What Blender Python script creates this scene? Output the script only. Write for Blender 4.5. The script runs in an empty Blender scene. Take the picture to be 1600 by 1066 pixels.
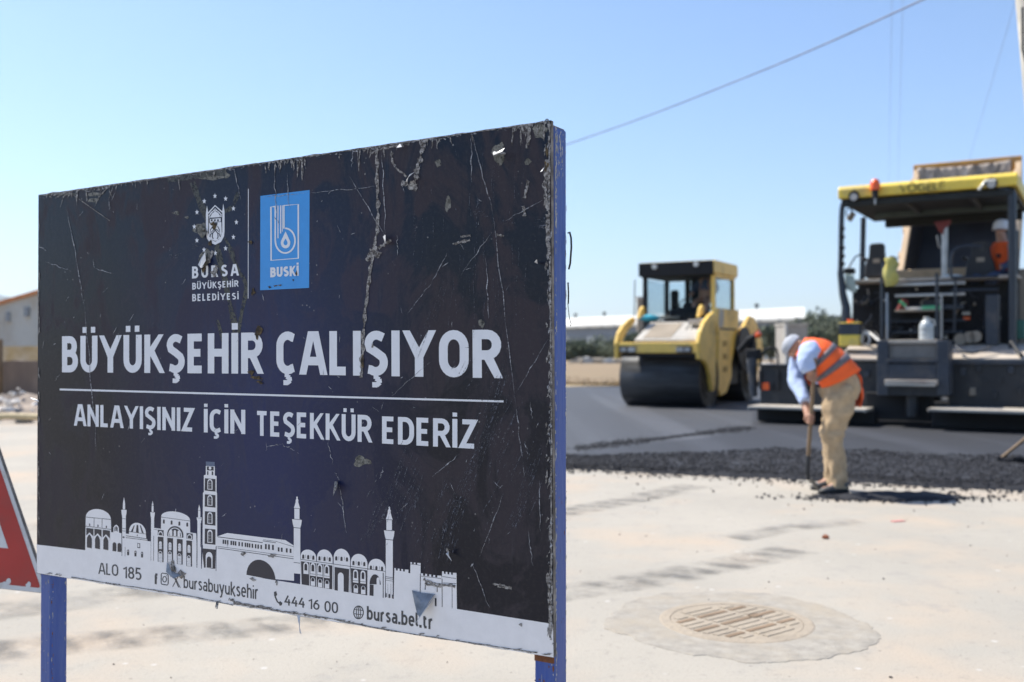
import bpy, bmesh, math, random
import numpy as np
from mathutils import Vector, Matrix, noise as mnoise

# ------------------------------------------------------------------ camera, world, sun, exposure
SC = bpy.context.scene
COL = SC.collection
F = 1555.6; CX, CY = 800.0, 533.0; EYE = 1.18; PITCH = math.atan(17 / F)
cam_d = bpy.data.cameras.new('camera'); cam = bpy.data.objects.new('camera', cam_d); COL.objects.link(cam)
cam.location = (0, 0, EYE); cam.rotation_euler = (math.pi / 2 + PITCH, 0, 0)
cam_d.lens = 35; cam_d.sensor_width = 36; cam_d.clip_start = 0.05; cam_d.clip_end = 20000
cam_d.dof.use_dof = True; cam_d.dof.focus_distance = 2.1; cam_d.dof.aperture_fstop = 3.6
SC.camera = cam
SUN_EL, SUN_AZ = math.radians(54), math.radians(-56)      # azimuth measured from +Y towards +X
w = bpy.data.worlds.new('World'); SC.world = w; w.use_nodes = True
nt = w.node_tree; bg = nt.nodes['Background']
sky = nt.nodes.new('ShaderNodeTexSky'); sky.sky_type = 'NISHITA'; sky.sun_disc = False
sky.sun_elevation = SUN_EL; sky.sun_rotation = SUN_AZ; sky.altitude = 100
sky.air_density = 1.0; sky.dust_density = 0.8; sky.ozone_density = 6.5
nt.links.new(sky.outputs[0], bg.inputs[0]); bg.inputs[1].default_value = 0.112
sun_d = bpy.data.lights.new('sun', 'SUN'); sun_d.energy = 4.2; sun_d.angle = math.radians(0.5); sun_d.color = (1, 0.94, 0.84)
sun = bpy.data.objects.new('sun', sun_d); COL.objects.link(sun)
sdir = Vector((math.sin(SUN_AZ) * math.cos(SUN_EL), math.cos(SUN_AZ) * math.cos(SUN_EL), math.sin(SUN_EL)))
sun.rotation_euler = sdir.to_track_quat('Z', 'Y').to_euler()
SC.view_settings.view_transform = 'Standard'; SC.view_settings.look = 'None'; SC.view_settings.gamma = 1
SC.view_settings.use_curve_mapping = False; SC.view_settings.exposure = 0.84
SC.cycles.use_denoising = True
SC.cycles.max_bounces = 8; SC.cycles.transparent_max_bounces = 16
try: SC.cycles.denoiser = 'OPENIMAGEDENOISE'
except Exception: pass
RND = random.Random(7)

# ------------------------------------------------------------------ helpers
def ray(px, py):
    x = (px - CX) / F; y = (CY - py) / F
    c, s = math.cos(PITCH), math.sin(PITCH)
    return Vector((x, c - y * s, s + y * c))
EYEV = Vector((0, 0, EYE))
def ground(px, py, z=0.0):
    d = ray(px, py); t = (z - EYE) / d.z
    return EYEV + d * t
def at(px, py, Y):
    d = ray(px, py); return EYEV + d * (Y / d.y)

class Frame:
    """A thing's own axes: x to its right, y away from us, z up."""
    def __init__(s, ox, oy, phi):
        s.o = Vector((ox, oy, 0)); s.phi = math.radians(phi)
        s.u = Vector((math.cos(s.phi), -math.sin(s.phi), 0)); s.w = Vector((math.sin(s.phi), math.cos(s.phi), 0))
    def px(s, px, py, ly):
        d = ray(px, py); t = (ly - (EYEV - s.o).dot(s.w)) / d.dot(s.w)
        p = EYEV + d * t - s.o
        return p.dot(s.u), p.z

def tag(o, label=None, cat=None, group=None, kind=None):
    if label: o['label'] = label
    if cat: o['category'] = cat
    if group: o['group'] = group
    if kind: o['kind'] = kind
    return o
def thing(name, label, cat, loc=(0, 0, 0), rotz=0, group=None):
    o = bpy.data.objects.new(name, None); COL.objects.link(o); o.empty_display_size = 0.2
    o.location = loc; o.rotation_euler = (0, 0, rotz)
    return tag(o, label, cat, group)

class MB:
    """collects shapes into one mesh"""
    def __init__(s): s.v = []; s.f = []; s.sm = []
    def add(s, vs, fs, smooth=False):
        n = len(s.v); s.v += [tuple(v) for v in vs]
        for f in fs: s.f.append(tuple(i + n for i in f)); s.sm.append(smooth)
        return s
    def box(s, x0, x1, y0, y1, z0, z1):
        vs = [(x, y, z) for z in (z0, z1) for y in (y0, y1) for x in (x0, x1)]
        return s.add(vs, [(0, 2, 3, 1), (4, 5, 7, 6), (0, 1, 5, 4), (2, 6, 7, 3), (0, 4, 6, 2), (1, 3, 7, 5)])
    def hexa(s, a, b):
        """a, b: two quads (lists of four points) joined into a solid"""
        return s.add(list(a) + list(b), [(3, 2, 1, 0), (4, 5, 6, 7), (0, 1, 5, 4), (1, 2, 6, 5), (2, 3, 7, 6), (3, 0, 4, 7)])
    def tube(s, pts, r, n=8, caps=True):
        pts = [Vector(p) for p in pts]; m = len(pts)
        rs = r if isinstance(r, (list, tuple)) else [r] * m
        rings = []; prev = None
        for i, p in enumerate(pts):
            t = (pts[min(i + 1, m - 1)] - pts[max(i - 1, 0)]).normalized()
            if prev is None:
                a = t.cross(Vector((0, 0, 1)))
                if a.length < 0.1: a = t.cross(Vector((1, 0, 0)))
            else: a = prev - t * prev.dot(t)
            a.normalize(); prev = a; b = t.cross(a)
            rings.append([p + (a * math.cos(2 * math.pi * k / n) + b * math.sin(2 * math.pi * k / n)) * rs[i] for k in range(n)])
        vs = [v for rg in rings for v in rg]; fs = []
        for i in range(m - 1):
            for k in range(n):
                fs.append((i * n + k, i * n + (k + 1) % n, (i + 1) * n + (k + 1) % n, (i + 1) * n + k))
        s.add(vs, fs, True)
        if caps: s.add(rings[0], [tuple(range(n))[::-1]]); s.add(rings[-1], [tuple(range(n))])
        return s
    def loft(s, rings, caps=True, smooth=True):
        n = len(rings[0]); vs = [v for rg in rings for v in rg]; fs = []
        for i in range(len(rings) - 1):
            for k in range(n):
                fs.append((i * n + k, i * n + (k + 1) % n, (i + 1) * n + (k + 1) % n, (i + 1) * n + k))
        s.add(vs, fs, smooth)
        if caps: s.add(rings[0], [tuple(range(n))[::-1]], smooth); s.add(rings[-1], [tuple(range(n))], smooth)
        return s
    def prism(s, poly, axis, a, b):
        """polygon in the plane across axis ('x': (y,z), 'y': (x,z), 'z': (x,y)), from a to b"""
        def P(q, t):
            return {'x': (t, q[0], q[1]), 'y': (q[0], t, q[1]), 'z': (q[0], q[1], t)}[axis]
        n = len(poly); vs = [P(q, a) for q in poly] + [P(q, b) for q in poly]
        fs = [tuple(range(n))[::-1], tuple(range(n, 2 * n))] + [(i, (i + 1) % n, n + (i + 1) % n, n + i) for i in range(n)]
        return s.add(vs, fs)
    def disc_cyl(s, c, axis, r, a, b, n=32, smooth=True):
        pts = [(c[0] + r * math.cos(2 * math.pi * k / n), c[1] + r * math.sin(2 * math.pi * k / n)) for k in range(n)]
        def P(q, t):
            return {'x': (t, q[0], q[1]), 'y': (q[0], t, q[1]), 'z': (q[0], q[1], t)}[axis]
        A = [P(q, a) for q in pts]; B = [P(q, b) for q in pts]
        s.add(A + B, [(i, (i + 1) % n, n + (i + 1) % n, n + i) for i in range(n)], smooth)
        s.add(A, [tuple(range(n))[::-1]]); s.add(B, [tuple(range(n))])
        return s
    def ico(s, c, r, sub=1, sq=(1, 1, 1), smooth=True, jit=0.0):
        bm = bmesh.new(); bmesh.ops.create_icosphere(bm, subdivisions=sub, radius=1)
        vs = []
        for v in bm.verts:
            k = 1 + (RND.uniform(-jit, jit) if jit else 0)
            vs.append((c[0] + v.co.x * r * sq[0] * k, c[1] + v.co.y * r * sq[1] * k, c[2] + v.co.z * r * sq[2] * k))
        fs = [tuple(v.index for v in f.verts) for f in bm.faces]; bm.free()
        return s.add(vs, fs, smooth)
    def build(s, name, mat, parent=None, bevel=0, kind=None, label=None, loc=None):
        me = bpy.data.meshes.new(name); me.from_pydata(s.v, [], s.f)
        me.polygons.foreach_set('use_smooth', s.sm)
        bm = bmesh.new(); bm.from_mesh(me)
        bmesh.ops.recalc_face_normals(bm, faces=bm.faces); bm.to_mesh(me); bm.free()
        me.update()
        if mat: me.materials.append(mat)
        o = bpy.data.objects.new(name, me); COL.objects.link(o)
        if parent: o.parent = parent
        if loc: o.location = loc
        if bevel:
            m = o.modifiers.new('bevel', 'BEVEL'); m.width = bevel; m.segments = 2; m.limit_method = 'ANGLE'; m.harden_normals = False
        if kind: o['kind'] = kind
        if label: o['label'] = label
        return o
def twin(o, parent=None, loc=None):
    c = o.copy(); COL.objects.link(c)
    if parent: c.parent = parent
    if loc: c.location = loc
    return c

# ------------------------------------------------------------------ materials
def mat(name, col, rough=0.6, metal=0.0, var=0.25, scale=4.0, dirt=None, dirt_amt=0.3, dirt_scale=2.0, bump=0.0, bump_scale=40.0, spec=0.5, trans=0.0, alpha=1.0, coat=0.0, sheen=0.0, stretch=None):
    m = bpy.data.materials.new(name); m.use_nodes = True; t = m.node_tree; N = t.nodes; L = t.links
    b = N['Principled BSDF']; b.inputs['Roughness'].default_value = rough; b.inputs['Metallic'].default_value = metal
    b.inputs['Specular IOR Level'].default_value = spec
    if trans: b.inputs['Transmission Weight'].default_value = trans
    if coat: b.inputs['Coat Weight'].default_value = coat
    tc = N.new('ShaderNodeTexCoord'); src = tc.outputs['Object']
    if stretch:
        mp = N.new('ShaderNodeMapping'); mp.inputs['Scale'].default_value = stretch; L.new(src, mp.inputs[0]); src = mp.outputs[0]
    n1 = N.new('ShaderNodeTexNoise'); n1.inputs['Scale'].default_value = scale; n1.inputs['Detail'].default_value = 6; n1.inputs['Roughness'].default_value = 0.65
    L.new(src, n1.inputs['Vector'])
    mr = N.new('ShaderNodeMapRange'); mr.inputs[1].default_value = 0.3; mr.inputs[2].default_value = 0.7
    mr.inputs[3].default_value = 1 - var; mr.inputs[4].default_value = 1 + var * 0.6
    L.new(n1.outputs[0], mr.inputs[0])
    mx = N.new('ShaderNodeMix'); mx.data_type = 'RGBA'; mx.blend_type = 'MULTIPLY'; mx.inputs[0].default_value = 1
    mx.inputs[6].default_value = (*col, 1); L.new(mr.outputs[0], mx.inputs[7])
    out = mx.outputs[2]
    if dirt:
        n2 = N.new('ShaderNodeTexNoise'); n2.inputs['Scale'].default_value = dirt_scale; n2.inputs['Detail'].default_value = 8; n2.inputs['Roughness'].default_value = 0.7
        L.new(src, n2.inputs['Vector'])
        m2 = N.new('ShaderNodeMapRange'); m2.inputs[1].default_value = 0.62 - dirt_amt * 0.5; m2.inputs[2].default_value = 0.8 - dirt_amt * 0.3
        L.new(n2.outputs[0], m2.inputs[0])
        mx2 = N.new('ShaderNodeMix'); mx2.data_type = 'RGBA'; L.new(m2.outputs[0], mx2.inputs[0]); L.new(out, mx2.inputs[6]); mx2.inputs[7].default_value = (*dirt, 1)
        out = mx2.outputs[2]
        rr = N.new('ShaderNodeMapRange'); rr.inputs[3].default_value = rough; rr.inputs[4].default_value = min(1, rough + 0.35)
        L.new(m2.outputs[0], rr.inputs[0]); L.new(rr.outputs[0], b.inputs['Roughness'])
    L.new(out, b.inputs['Base Color'])
    if bump:
        n3 = N.new('ShaderNodeTexNoise'); n3.inputs['Scale'].default_value = bump_scale; n3.inputs['Detail'].default_value = 5
        L.new(src, n3.inputs['Vector'])
        bp = N.new('ShaderNodeBump'); bp.inputs['Strength'].default_value = bump; bp.inputs['Distance'].default_value = 0.02
        L.new(n3.outputs[0], bp.inputs['Height']); L.new(bp.outputs[0], b.inputs['Normal'])
    return m
DUST = (0.38, 0.33, 0.27)
M_yellow = mat('machine_yellow', (0.92, 0.60, 0.13), 0.42, dirt=(0.42, 0.31, 0.17), dirt_amt=0.22, dirt_scale=1.7, var=0.12)
M_pyellow = mat('canopy_yellow', (0.86, 0.63, 0.09), 0.45, dirt=(0.45, 0.36, 0.18), dirt_amt=0.25, dirt_scale=2.5, var=0.1)
M_dark = mat('machine_dark_paint', (0.020, 0.022, 0.026), 0.55, dirt=(0.10, 0.09, 0.08), dirt_amt=0.2, dirt_scale=2.2)
M_dark2 = mat('canopy_lining', (0.012, 0.014, 0.012), 0.7, var=0.4)
M_bluegrey = mat('bluegrey_paint', (0.034, 0.042, 0.058), 0.5, dirt=(0.12, 0.11, 0.10), dirt_amt=0.3, dirt_scale=3)
M_black = mat('black_rubber', (0.011, 0.011, 0.013), 0.8, var=0.3)
M_seat = mat('seat_vinyl', (0.022, 0.023, 0.026), 0.6, dirt=(0.12, 0.11, 0.1), dirt_amt=0.2)
M_deck = mat('dusty_steel_deck', (0.52, 0.45, 0.37), 0.8, dirt=(0.18, 0.13, 0.12), dirt_amt=0.3, dirt_scale=2.0, bump=0.2)
M_plate = mat('worn_walkway_plate', (0.50, 0.45, 0.38), 0.7, dirt=(0.18, 0.16, 0.14), dirt_amt=0.25, bump=0.2)
M_steel = mat('rolled_drum_steel', (0.09, 0.095, 0.105), 0.42, metal=0.6, dirt=(0.035, 0.035, 0.035), dirt_amt=0.5, dirt_scale=1.5, stretch=(0.3, 3, 3))
M_grey = mat('light_grey_panel', (0.50, 0.48, 0.44), 0.5, dirt=(0.30, 0.26, 0.21), dirt_amt=0.3)
M_tanpanel = mat('dusty_tan_panel', (0.36, 0.30, 0.23), 0.7, dirt=(0.22, 0.19, 0.15), dirt_amt=0.4)
M_rail = mat('handrail_paint', (0.026, 0.034, 0.048), 0.35, metal=0.2)
M_lrail = mat('bare_metal', (0.42, 0.42, 0.42), 0.35, metal=0.7)
M_orange = mat('orange_lens', (0.85, 0.12, 0.02), 0.25, var=0.05)
M_lamp = mat('lamp_glass', (0.75, 0.73, 0.66), 0.2, var=0.1)
M_truck = mat('truck_bed_tan', (0.62, 0.44, 0.27), 0.6, dirt=(0.4, 0.3, 0.2), dirt_amt=0.3)
M_truckrim = mat('truck_rim_orange', (0.68, 0.34, 0.07), 0.55, dirt=(0.25, 0.2, 0.15), dirt_amt=0.3)
M_bedin = mat('bed_interior_dark', (0.022, 0.022, 0.024), 0.6, dirt=(0.05, 0.05, 0.05), dirt_amt=0.3)  # near-black tone of the bed floor and the inner wall sheets
M_skin = mat('skin', (0.42, 0.22, 0.14), 0.5, var=0.15)
M_shirt = mat('light_blue_shirt', (0.42, 0.52, 0.74), 0.85, var=0.15, bump=1.0, bump_scale=10)
M_navyshirt = mat('navy_shirt', (0.05, 0.07, 0.13), 0.85, var=0.1)
M_vest = mat('orange_vest', (0.95, 0.13, 0.02), 0.75, var=0.12, scale=9, bump=0.5, bump_scale=12)
M_strip = mat('reflective_grey_strip', (0.13, 0.115, 0.125), 0.5, var=0.15)
M_pants = mat('khaki_trousers', (0.47, 0.345, 0.21), 0.9, var=0.28, scale=10, dirt=(0.25, 0.18, 0.11), dirt_amt=0.15, bump=0.5, bump_scale=9)
M_shoe = mat('black_shoe', (0.03, 0.032, 0.036), 0.5, dirt=(0.12, 0.11, 0.1), dirt_amt=0.2)
M_cap = mat('pale_grey_cap', (0.42, 0.44, 0.48), 0.8)
M_helmet = mat('white_helmet', (0.72, 0.74, 0.78), 0.35)
M_wood = mat('wooden_handle', (0.20, 0.13, 0.07), 0.65, var=0.35, scale=6, stretch=(8, 8, 1))
M_yclean = mat('yellow_cloth', (0.58, 0.50, 0.13), 0.85, var=0.3, dirt=(0.3, 0.32, 0.15), dirt_amt=0.35, dirt_scale=6)
M_red = mat('red_plastic', (0.17, 0.022, 0.018), 0.6)
M_green = mat('green_plastic', (0.10, 0.45, 0.20), 0.5)
M_teal = mat('teal_bag', (0.05, 0.42, 0.55), 0.6)
M_hose = mat('white_hose', (0.7, 0.68, 0.63), 0.5)
def glass(name, tint=(0.8, 0.85, 0.88), rough=0.02):
    m = bpy.data.materials.new(name); m.use_nodes = True; t = m.node_tree; t.nodes.clear()
    o = t.nodes.new('ShaderNodeOutputMaterial'); g = t.nodes.new('ShaderNodeBsdfGlossy'); g.inputs['Roughness'].default_value = rough
    tr = t.nodes.new('ShaderNodeBsdfTransparent'); tr.inputs[0].default_value = (*tint, 1)
    lw = t.nodes.new('ShaderNodeLayerWeight'); lw.inputs[0].default_value = 0.12; fr = t.nodes.new('ShaderNodeMath'); fr.operation = 'MULTIPLY'; fr.inputs[1].default_value = 0.45; t.links.new(lw.outputs[0], fr.inputs[0])
    ms = t.nodes.new('ShaderNodeMixShader'); t.links.new(fr.outputs[0], ms.inputs[0]); t.links.new(tr.outputs[0], ms.inputs[1]); t.links.new(g.outputs[0], ms.inputs[2])
    t.links.new(ms.outputs[0], o.inputs[0]); return m
M_glass = glass('cab_glass', (0.88, 0.92, 0.94))
M_jug = glass('clear_plastic', (0.80, 0.83, 0.82), 0.1)
# ------------------------------------------------------------------ ground, road, field
def ground_material():
    m = bpy.data.materials.new('dusty_concrete_ground'); m.use_nodes = True; t = m.node_tree; N = t.nodes; L = t.links
    b = N['Principled BSDF']; b.inputs['Roughness'].default_value = 0.9
    tc = N.new('ShaderNodeTexCoord')
    def ns(scale, det=6, rough=0.6, vec=None):
        n = N.new('ShaderNodeTexNoise'); n.inputs['Scale'].default_value = scale; n.inputs['Detail'].default_value = det; n.inputs['Roughness'].default_value = rough
        L.new(vec or tc.outputs['Object'], n.inputs['Vector']); return n.outputs[0]
    def rng(i, a, b_, c=0, d=1):
        r = N.new('ShaderNodeMapRange'); r.inputs[1].default_value = a; r.inputs[2].default_value = b_; r.inputs[3].default_value = c; r.inputs[4].default_value = d
        L.new(i, r.inputs[0]); return r.outputs[0]
    def mix(f, a, b_):
        x = N.new('ShaderNodeMix'); x.data_type = 'RGBA'; L.new(f, x.inputs[0])
        for k, v in ((6, a), (7, b_)):
            if isinstance(v, tuple): x.inputs[k].default_value = (*v, 1)
            else: L.new(v, x.inputs[k])
        return x.outputs[2]
    c = mix(rng(ns(0.55), 0.38, 0.62), (0.392, 0.358, 0.302), (0.345, 0.318, 0.270))
    c = mix(rng(ns(0.9, 3), 0.5, 0.72), c, (0.44, 0.355, 0.27))
    c = mix(rng(ns(2.7, 8, 0.75), 0.55, 0.75), c, (0.285, 0.27, 0.245))
    c = mix(rng(ns(9, 8, 0.8), 0.56, 0.70, 0, 0.7), c, (0.235, 0.215, 0.19))
    c = mix(rng(ns(90, 4, 0.7), 0.56, 0.72, 0, 0.7), c, (0.19, 0.175, 0.16))
    vo = N.new('ShaderNodeTexVoronoi'); vo.inputs['Scale'].default_value = 5.5; L.new(tc.outputs['Object'], vo.inputs['Vector'])
    c = mix(rng(vo.outputs[0], 0.05, 0.09, 0.75, 0), c, (0.50, 0.48, 0.45))
    vo2 = N.new('ShaderNodeTexVoronoi'); vo2.inputs['Scale'].default_value = 11; L.new(tc.outputs['Object'], vo2.inputs['Vector'])
    c = mix(rng(vo2.outputs[0], 0.04, 0.085, 0.7, 0), c, (0.14, 0.13, 0.12))
    L.new(c, b.inputs['Base Color'])
    bp = N.new('ShaderNodeBump'); bp.inputs['Strength'].default_value = 0.35; bp.inputs['Distance'].default_value = 0.01
    L.new(ns(60, 6, 0.7), bp.inputs['Height']); L.new(bp.outputs[0], b.inputs['Normal'])
    return m
M_ground = ground_material()
def sheet(name, pts, z, m, kind='structure', sub=0):
    o = MB().add([(p[0], p[1], z) for p in pts], [tuple(range(len(pts)))]).build(name, m); o['kind'] = kind
    if o.data.polygons[0].normal.z < 0: o.data.flip_normals()
    return o
M_earth = mat('dry_earth', (0.40, 0.31, 0.19), 0.95, var=0.3, scale=0.15, dirt=(0.50, 0.40, 0.24), dirt_amt=0.5, dirt_scale=0.6, bump=0.5, bump_scale=8)
sheet('ground', [(-6000, -300), (6000, -300), (6000, 9000), (-6000, 9000)], -0.03, M_earth)
sheet('pavement', [(-30, -12), (30, -12), (30, 15.5), (4.33, 11.5), (-2.5, 17.5), (-30, 20.5)], 0.0, M_ground)

def asphalt_material(name, base, loose):
    m = bpy.data.materials.new(name); m.use_nodes = True; t = m.node_tree; N = t.nodes; L = t.links
    b = N['Principled BSDF']; b.inputs['Roughness'].default_value = 0.66 if not loose else 0.85
    tc = N.new('ShaderNodeTexCoord')
    n = N.new('ShaderNodeTexNoise'); n.inputs['Scale'].default_value = 60 if not loose else 45; n.inputs['Detail'].default_value = 4; n.inputs['Roughness'].default_value = 0.8
    L.new(tc.outputs['Object'], n.inputs['Vector'])
    # lane-like streaks left by the paver, running with the road
    mp = N.new('ShaderNodeMapping'); mp.inputs['Rotation'].default_value = (0, 0, math.radians(26)); mp.inputs['Scale'].default_value = (1.1, 0.03, 1)
    L.new(tc.outputs['Object'], mp.inputs[0])
    n2 = N.new('ShaderNodeTexNoise'); n2.inputs['Scale'].default_value = 1.0; n2.inputs['Detail'].default_value = 3; L.new(mp.outputs[0], n2.inputs['Vector'])
    r1 = N.new('ShaderNodeMapRange'); r1.inputs[1].default_value = 0.35; r1.inputs[2].default_value = 0.7; r1.inputs[3].default_value = 0.6; r1.inputs[4].default_value = 1.6; L.new(n.outputs[0], r1.inputs[0])
    r2 = N.new('ShaderNodeMapRange'); r2.inputs[1].default_value = 0.5; r2.inputs[2].default_value = 0.62; r2.inputs[3].default_value = 1.0; r2.inputs[4].default_value = 1.0 if loose else 1.5; L.new(n2.outputs[0], r2.inputs[0])
    mu = N.new('ShaderNodeMath'); mu.operation = 'MULTIPLY'; L.new(r1.outputs[0], mu.inputs[0]); L.new(r2.outputs[0], mu.inputs[1])
    mx = N.new('ShaderNodeMix'); mx.data_type = 'RGBA'; mx.blend_type = 'MULTIPLY'; mx.inputs[0].default_value = 1; mx.inputs[6].default_value = (*base, 1); L.new(mu.outputs[0], mx.inputs[7])
    L.new(mx.outputs[2], b.inputs['Base Color'])
    bp = N.new('ShaderNodeBump'); bp.inputs['Strength'].default_value = 0.6; bp.inputs['Distance'].default_value = 0.01
    L.new(n.outputs[0], bp.inputs['Height']); L.new(bp.outputs[0], b.inputs['Normal'])
    return m
M_asph = asphalt_material('rolled_asphalt', (0.048, 0.051, 0.058), False)
M_loose = asphalt_material('loose_asphalt', (0.012, 0.013, 0.018), True)
# the mat runs away from us, a little to the right; its near edge crosses the view
E0 = ground(885, 733); E1 = ground(1600, 768)
ed = (E1 - E0).normalized()                       # along the near edge
def edge_pt(t, off=0.0):
    return E0 + ed * t + Vector((-ed.y, ed.x, 0)) * off
RW = Vector((math.sin(math.radians(26)), math.cos(math.radians(26)), 0))
a0 = edge_pt(-2.0, 0.35); a1 = edge_pt(12.0, 0.35)
# left border of the mat follows the field beyond, seen at the roller's left
f0 = ground(880, 606); f1 = ground(1320, 601)
sheet('road', [a0, a1, a1 + RW * 60, (f1.x + 60, f1.y + 4), f1, f0, (f0.x - 14, f0.y + 1.5)], 0.035, M_asph)
# loose uneven hot mix along the near edge: a grid with ragged border
def wid(t): return 0.85 + 0.25 * mnoise.noise(Vector((t * 1.3, 7, 1))) + 1.75 * min(1, max(0, (t + 0.2) / 1.9)) ** 1.3
def loose_mix():
    nx, ny = 330, 40; vs = []; fs = []
    for j in range(ny + 1):
        for i in range(nx + 1):
            t = -2.2 + i * (12.5 / nx); k = j / ny
            jag = 0.11 * mnoise.noise(Vector((t * 1.6, 3, 0))) + 0.05 * mnoise.noise(Vector((t * 7, 9, 0))) + 0.025 * mnoise.noise(Vector((t * 22, 5, 0)))
            width = wid(t)
            off = jag + k * width
            p = edge_pt(t, off)
            h = 0.046 + 0.022 * mnoise.noise(Vector((p.x * 5, p.y * 5, 2))) + 0.013 * mnoise.noise(Vector((p.x * 22, p.y * 22, 4)))
            h = h * min(1, k * 9) - 0.004 * (k < 0.01)
            if k > 0.75: h = h * (1 - (k - 0.75) / 0.25) + 0.030 * (k - 0.75) / 0.25
            vs.append((p.x, p.y, h)); 
    for j in range(ny):
        for i in range(nx):
            a = j * (nx + 1) + i; fs.append((a, a + 1, a + nx + 2, a + nx + 1))
    o = MB().add(vs, fs, True).build('loose_asphalt', M_loose); o['kind'] = 'stuff'
    tag(o, 'dark band of loose hot asphalt along the edge of the new road', 'asphalt')
loose_mix()
M_fresh = asphalt_material('fresh_asphalt', (0.026, 0.028, 0.034), False)
s0, s1 = ground(884, 712, .03), ground(1176, 672, .03)
sheet('fresh_asphalt', [edge_pt(-.1, .3), edge_pt(12, .3), edge_pt(12, .3) + RW * 14, ground(1176, 640), s1, s0.lerp(s1, .6) + Vector((.12, -.1, 0)), s0.lerp(s1, .3) + Vector((-.05, .12, 0)), s0], 0.0392, M_fresh)
def rocks(name, pts, m, label, cat, sizes, flat=0.7):
    """many small angular stones as one mesh"""
    rs = np.random.RandomState(3)
    base = np.array([(1, 0, 0), (-1, 0, 0), (0, 1, 0), (0, -1, 0), (0, 0, 1), (0, 0, -1)], float)
    tri = np.array([(0, 2, 4), (2, 1, 4), (1, 3, 4), (3, 0, 4), (2, 0, 5), (1, 2, 5), (3, 1, 5), (0, 3, 5)])
    n = len(pts); P = np.array(pts, float); S = np.array(sizes, float)
    ang = rs.rand(n) * 6.28; ca, sa = np.cos(ang), np.sin(ang)
    V = base[None] * (0.6 + 0.8 * rs.rand(n, 6, 1)) + rs.randn(n, 6, 3) * 0.12
    V[:, :, 2] *= flat
    x = V[:, :, 0] * ca[:, None] - V[:, :, 1] * sa[:, None]; y = V[:, :, 0] * sa[:, None] + V[:, :, 1] * ca[:, None]
    V[:, :, 0] = x; V[:, :, 1] = y
    V = V * S[:, None, None] + P[:, None, :]
    T = (tri[None] + (np.arange(n) * 6)[:, None, None]).reshape(-1, 3)
    me = bpy.data.meshes.new(name); me.from_pydata(V.reshape(-1, 3).tolist(), [], T.tolist()); me.materials.append(m)
    o = bpy.data.objects.new(name, me); COL.objects.link(o)
    return tag(o, label, cat, kind='stuff')
pts = []; sz = []
for _ in range(46000):
    t = RND.uniform(-1.9, 9.5); off = RND.random() ** 1.15 * wid(t) * 1.02
    p = edge_pt(t, off + 0.02); s = RND.choice((0.0035, 0.004, 0.005, 0.006, 0.008, 0.010, 0.016))
    pts.append((p.x, p.y, 0.045 + s * 0.3 + 0.020 * mnoise.noise(Vector((p.x * 5, p.y * 5, 2))))); sz.append(s)
rocks('asphalt_crumbs', pts, M_loose, 'coarse black stones heaped in the loose asphalt band', 'asphalt', sz)
pts = []; sz = []
for _ in range(1500):
    t = RND.uniform(-1.9, 8.0); off = -abs(RND.gauss(0, 0.16)) - 0.0
    if RND.random() < 0.12: off = -abs(RND.gauss(0, 0.8))
    p = edge_pt(t, off); s = RND.choice((0.005, 0.007, 0.009, 0.013, 0.018))
    pts.append((p.x, p.y, s * 0.4)); sz.append(s)
fx = ground(1400, 782)
for _ in range(1400):                                   # spill by the worker's feet
    p = (fx.x + RND.gauss(0, 0.33), fx.y + RND.gauss(0.12, 0.10)); s = RND.choice((0.006, 0.009, 0.012, 0.016)); pts.append((*p, s * 0.5)); sz.append(s)
for _ in range(160):
    p = (RND.uniform(-3, 6), RND.uniform(2.6, 8)); s = RND.uniform(0.002, 0.007); pts.append((*p, s * 0.4)); sz.append(s)
rocks('scattered_crumbs', pts, M_loose, 'small black asphalt crumbs scattered on the pale ground', 'asphalt', sz)
# a low mound of mix by the feet
mb = MB(); nx = 40; vs = []; fs = []
for j in range(21):
    for i in range(nx + 1):
        x = (i / nx - 0.5) * 1.3; y = (j / 20 - 0.5) * 0.42
        d = math.hypot(x / 0.62, y / 0.19); h = max(-0.004, 0.05 * (1 - d * d) + 0.02 * mnoise.noise(Vector((x * 9, y * 12, 8))))
        vs.append((fx.x + 0.05 + x, fx.y + 0.16 + y, h))
for j in range(20):
    for i in range(nx):
        a = j * (nx + 1) + i; fs.append((a, a + 1, a + nx + 2, a + nx + 1))
tag(mb.add(vs, fs, True).build('asphalt_mound', M_loose), 'small spilled heap of black asphalt right of the standing worker', 'asphalt', kind='stuff')
# darker seam of crumbs on the mat (left of the loose band)
pts = []; sz = []
sa, sb = ground(900, 706), ground(1175, 672)
for _ in range(2600):
    k = RND.random(); p = sa.lerp(sb, k); q = (p.x + RND.gauss(0, 0.05), p.y + RND.gauss(0, 0.13 + 0.1 * math.sin(k * 9))); s = RND.choice((0.006, 0.009, 0.012)); pts.append((*q, 0.037 + s * 0.3)); sz.append(s)
rocks('seam_crumbs', pts, M_loose, 'thin line of black crumbs across the smooth new asphalt', 'asphalt', sz)

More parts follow.
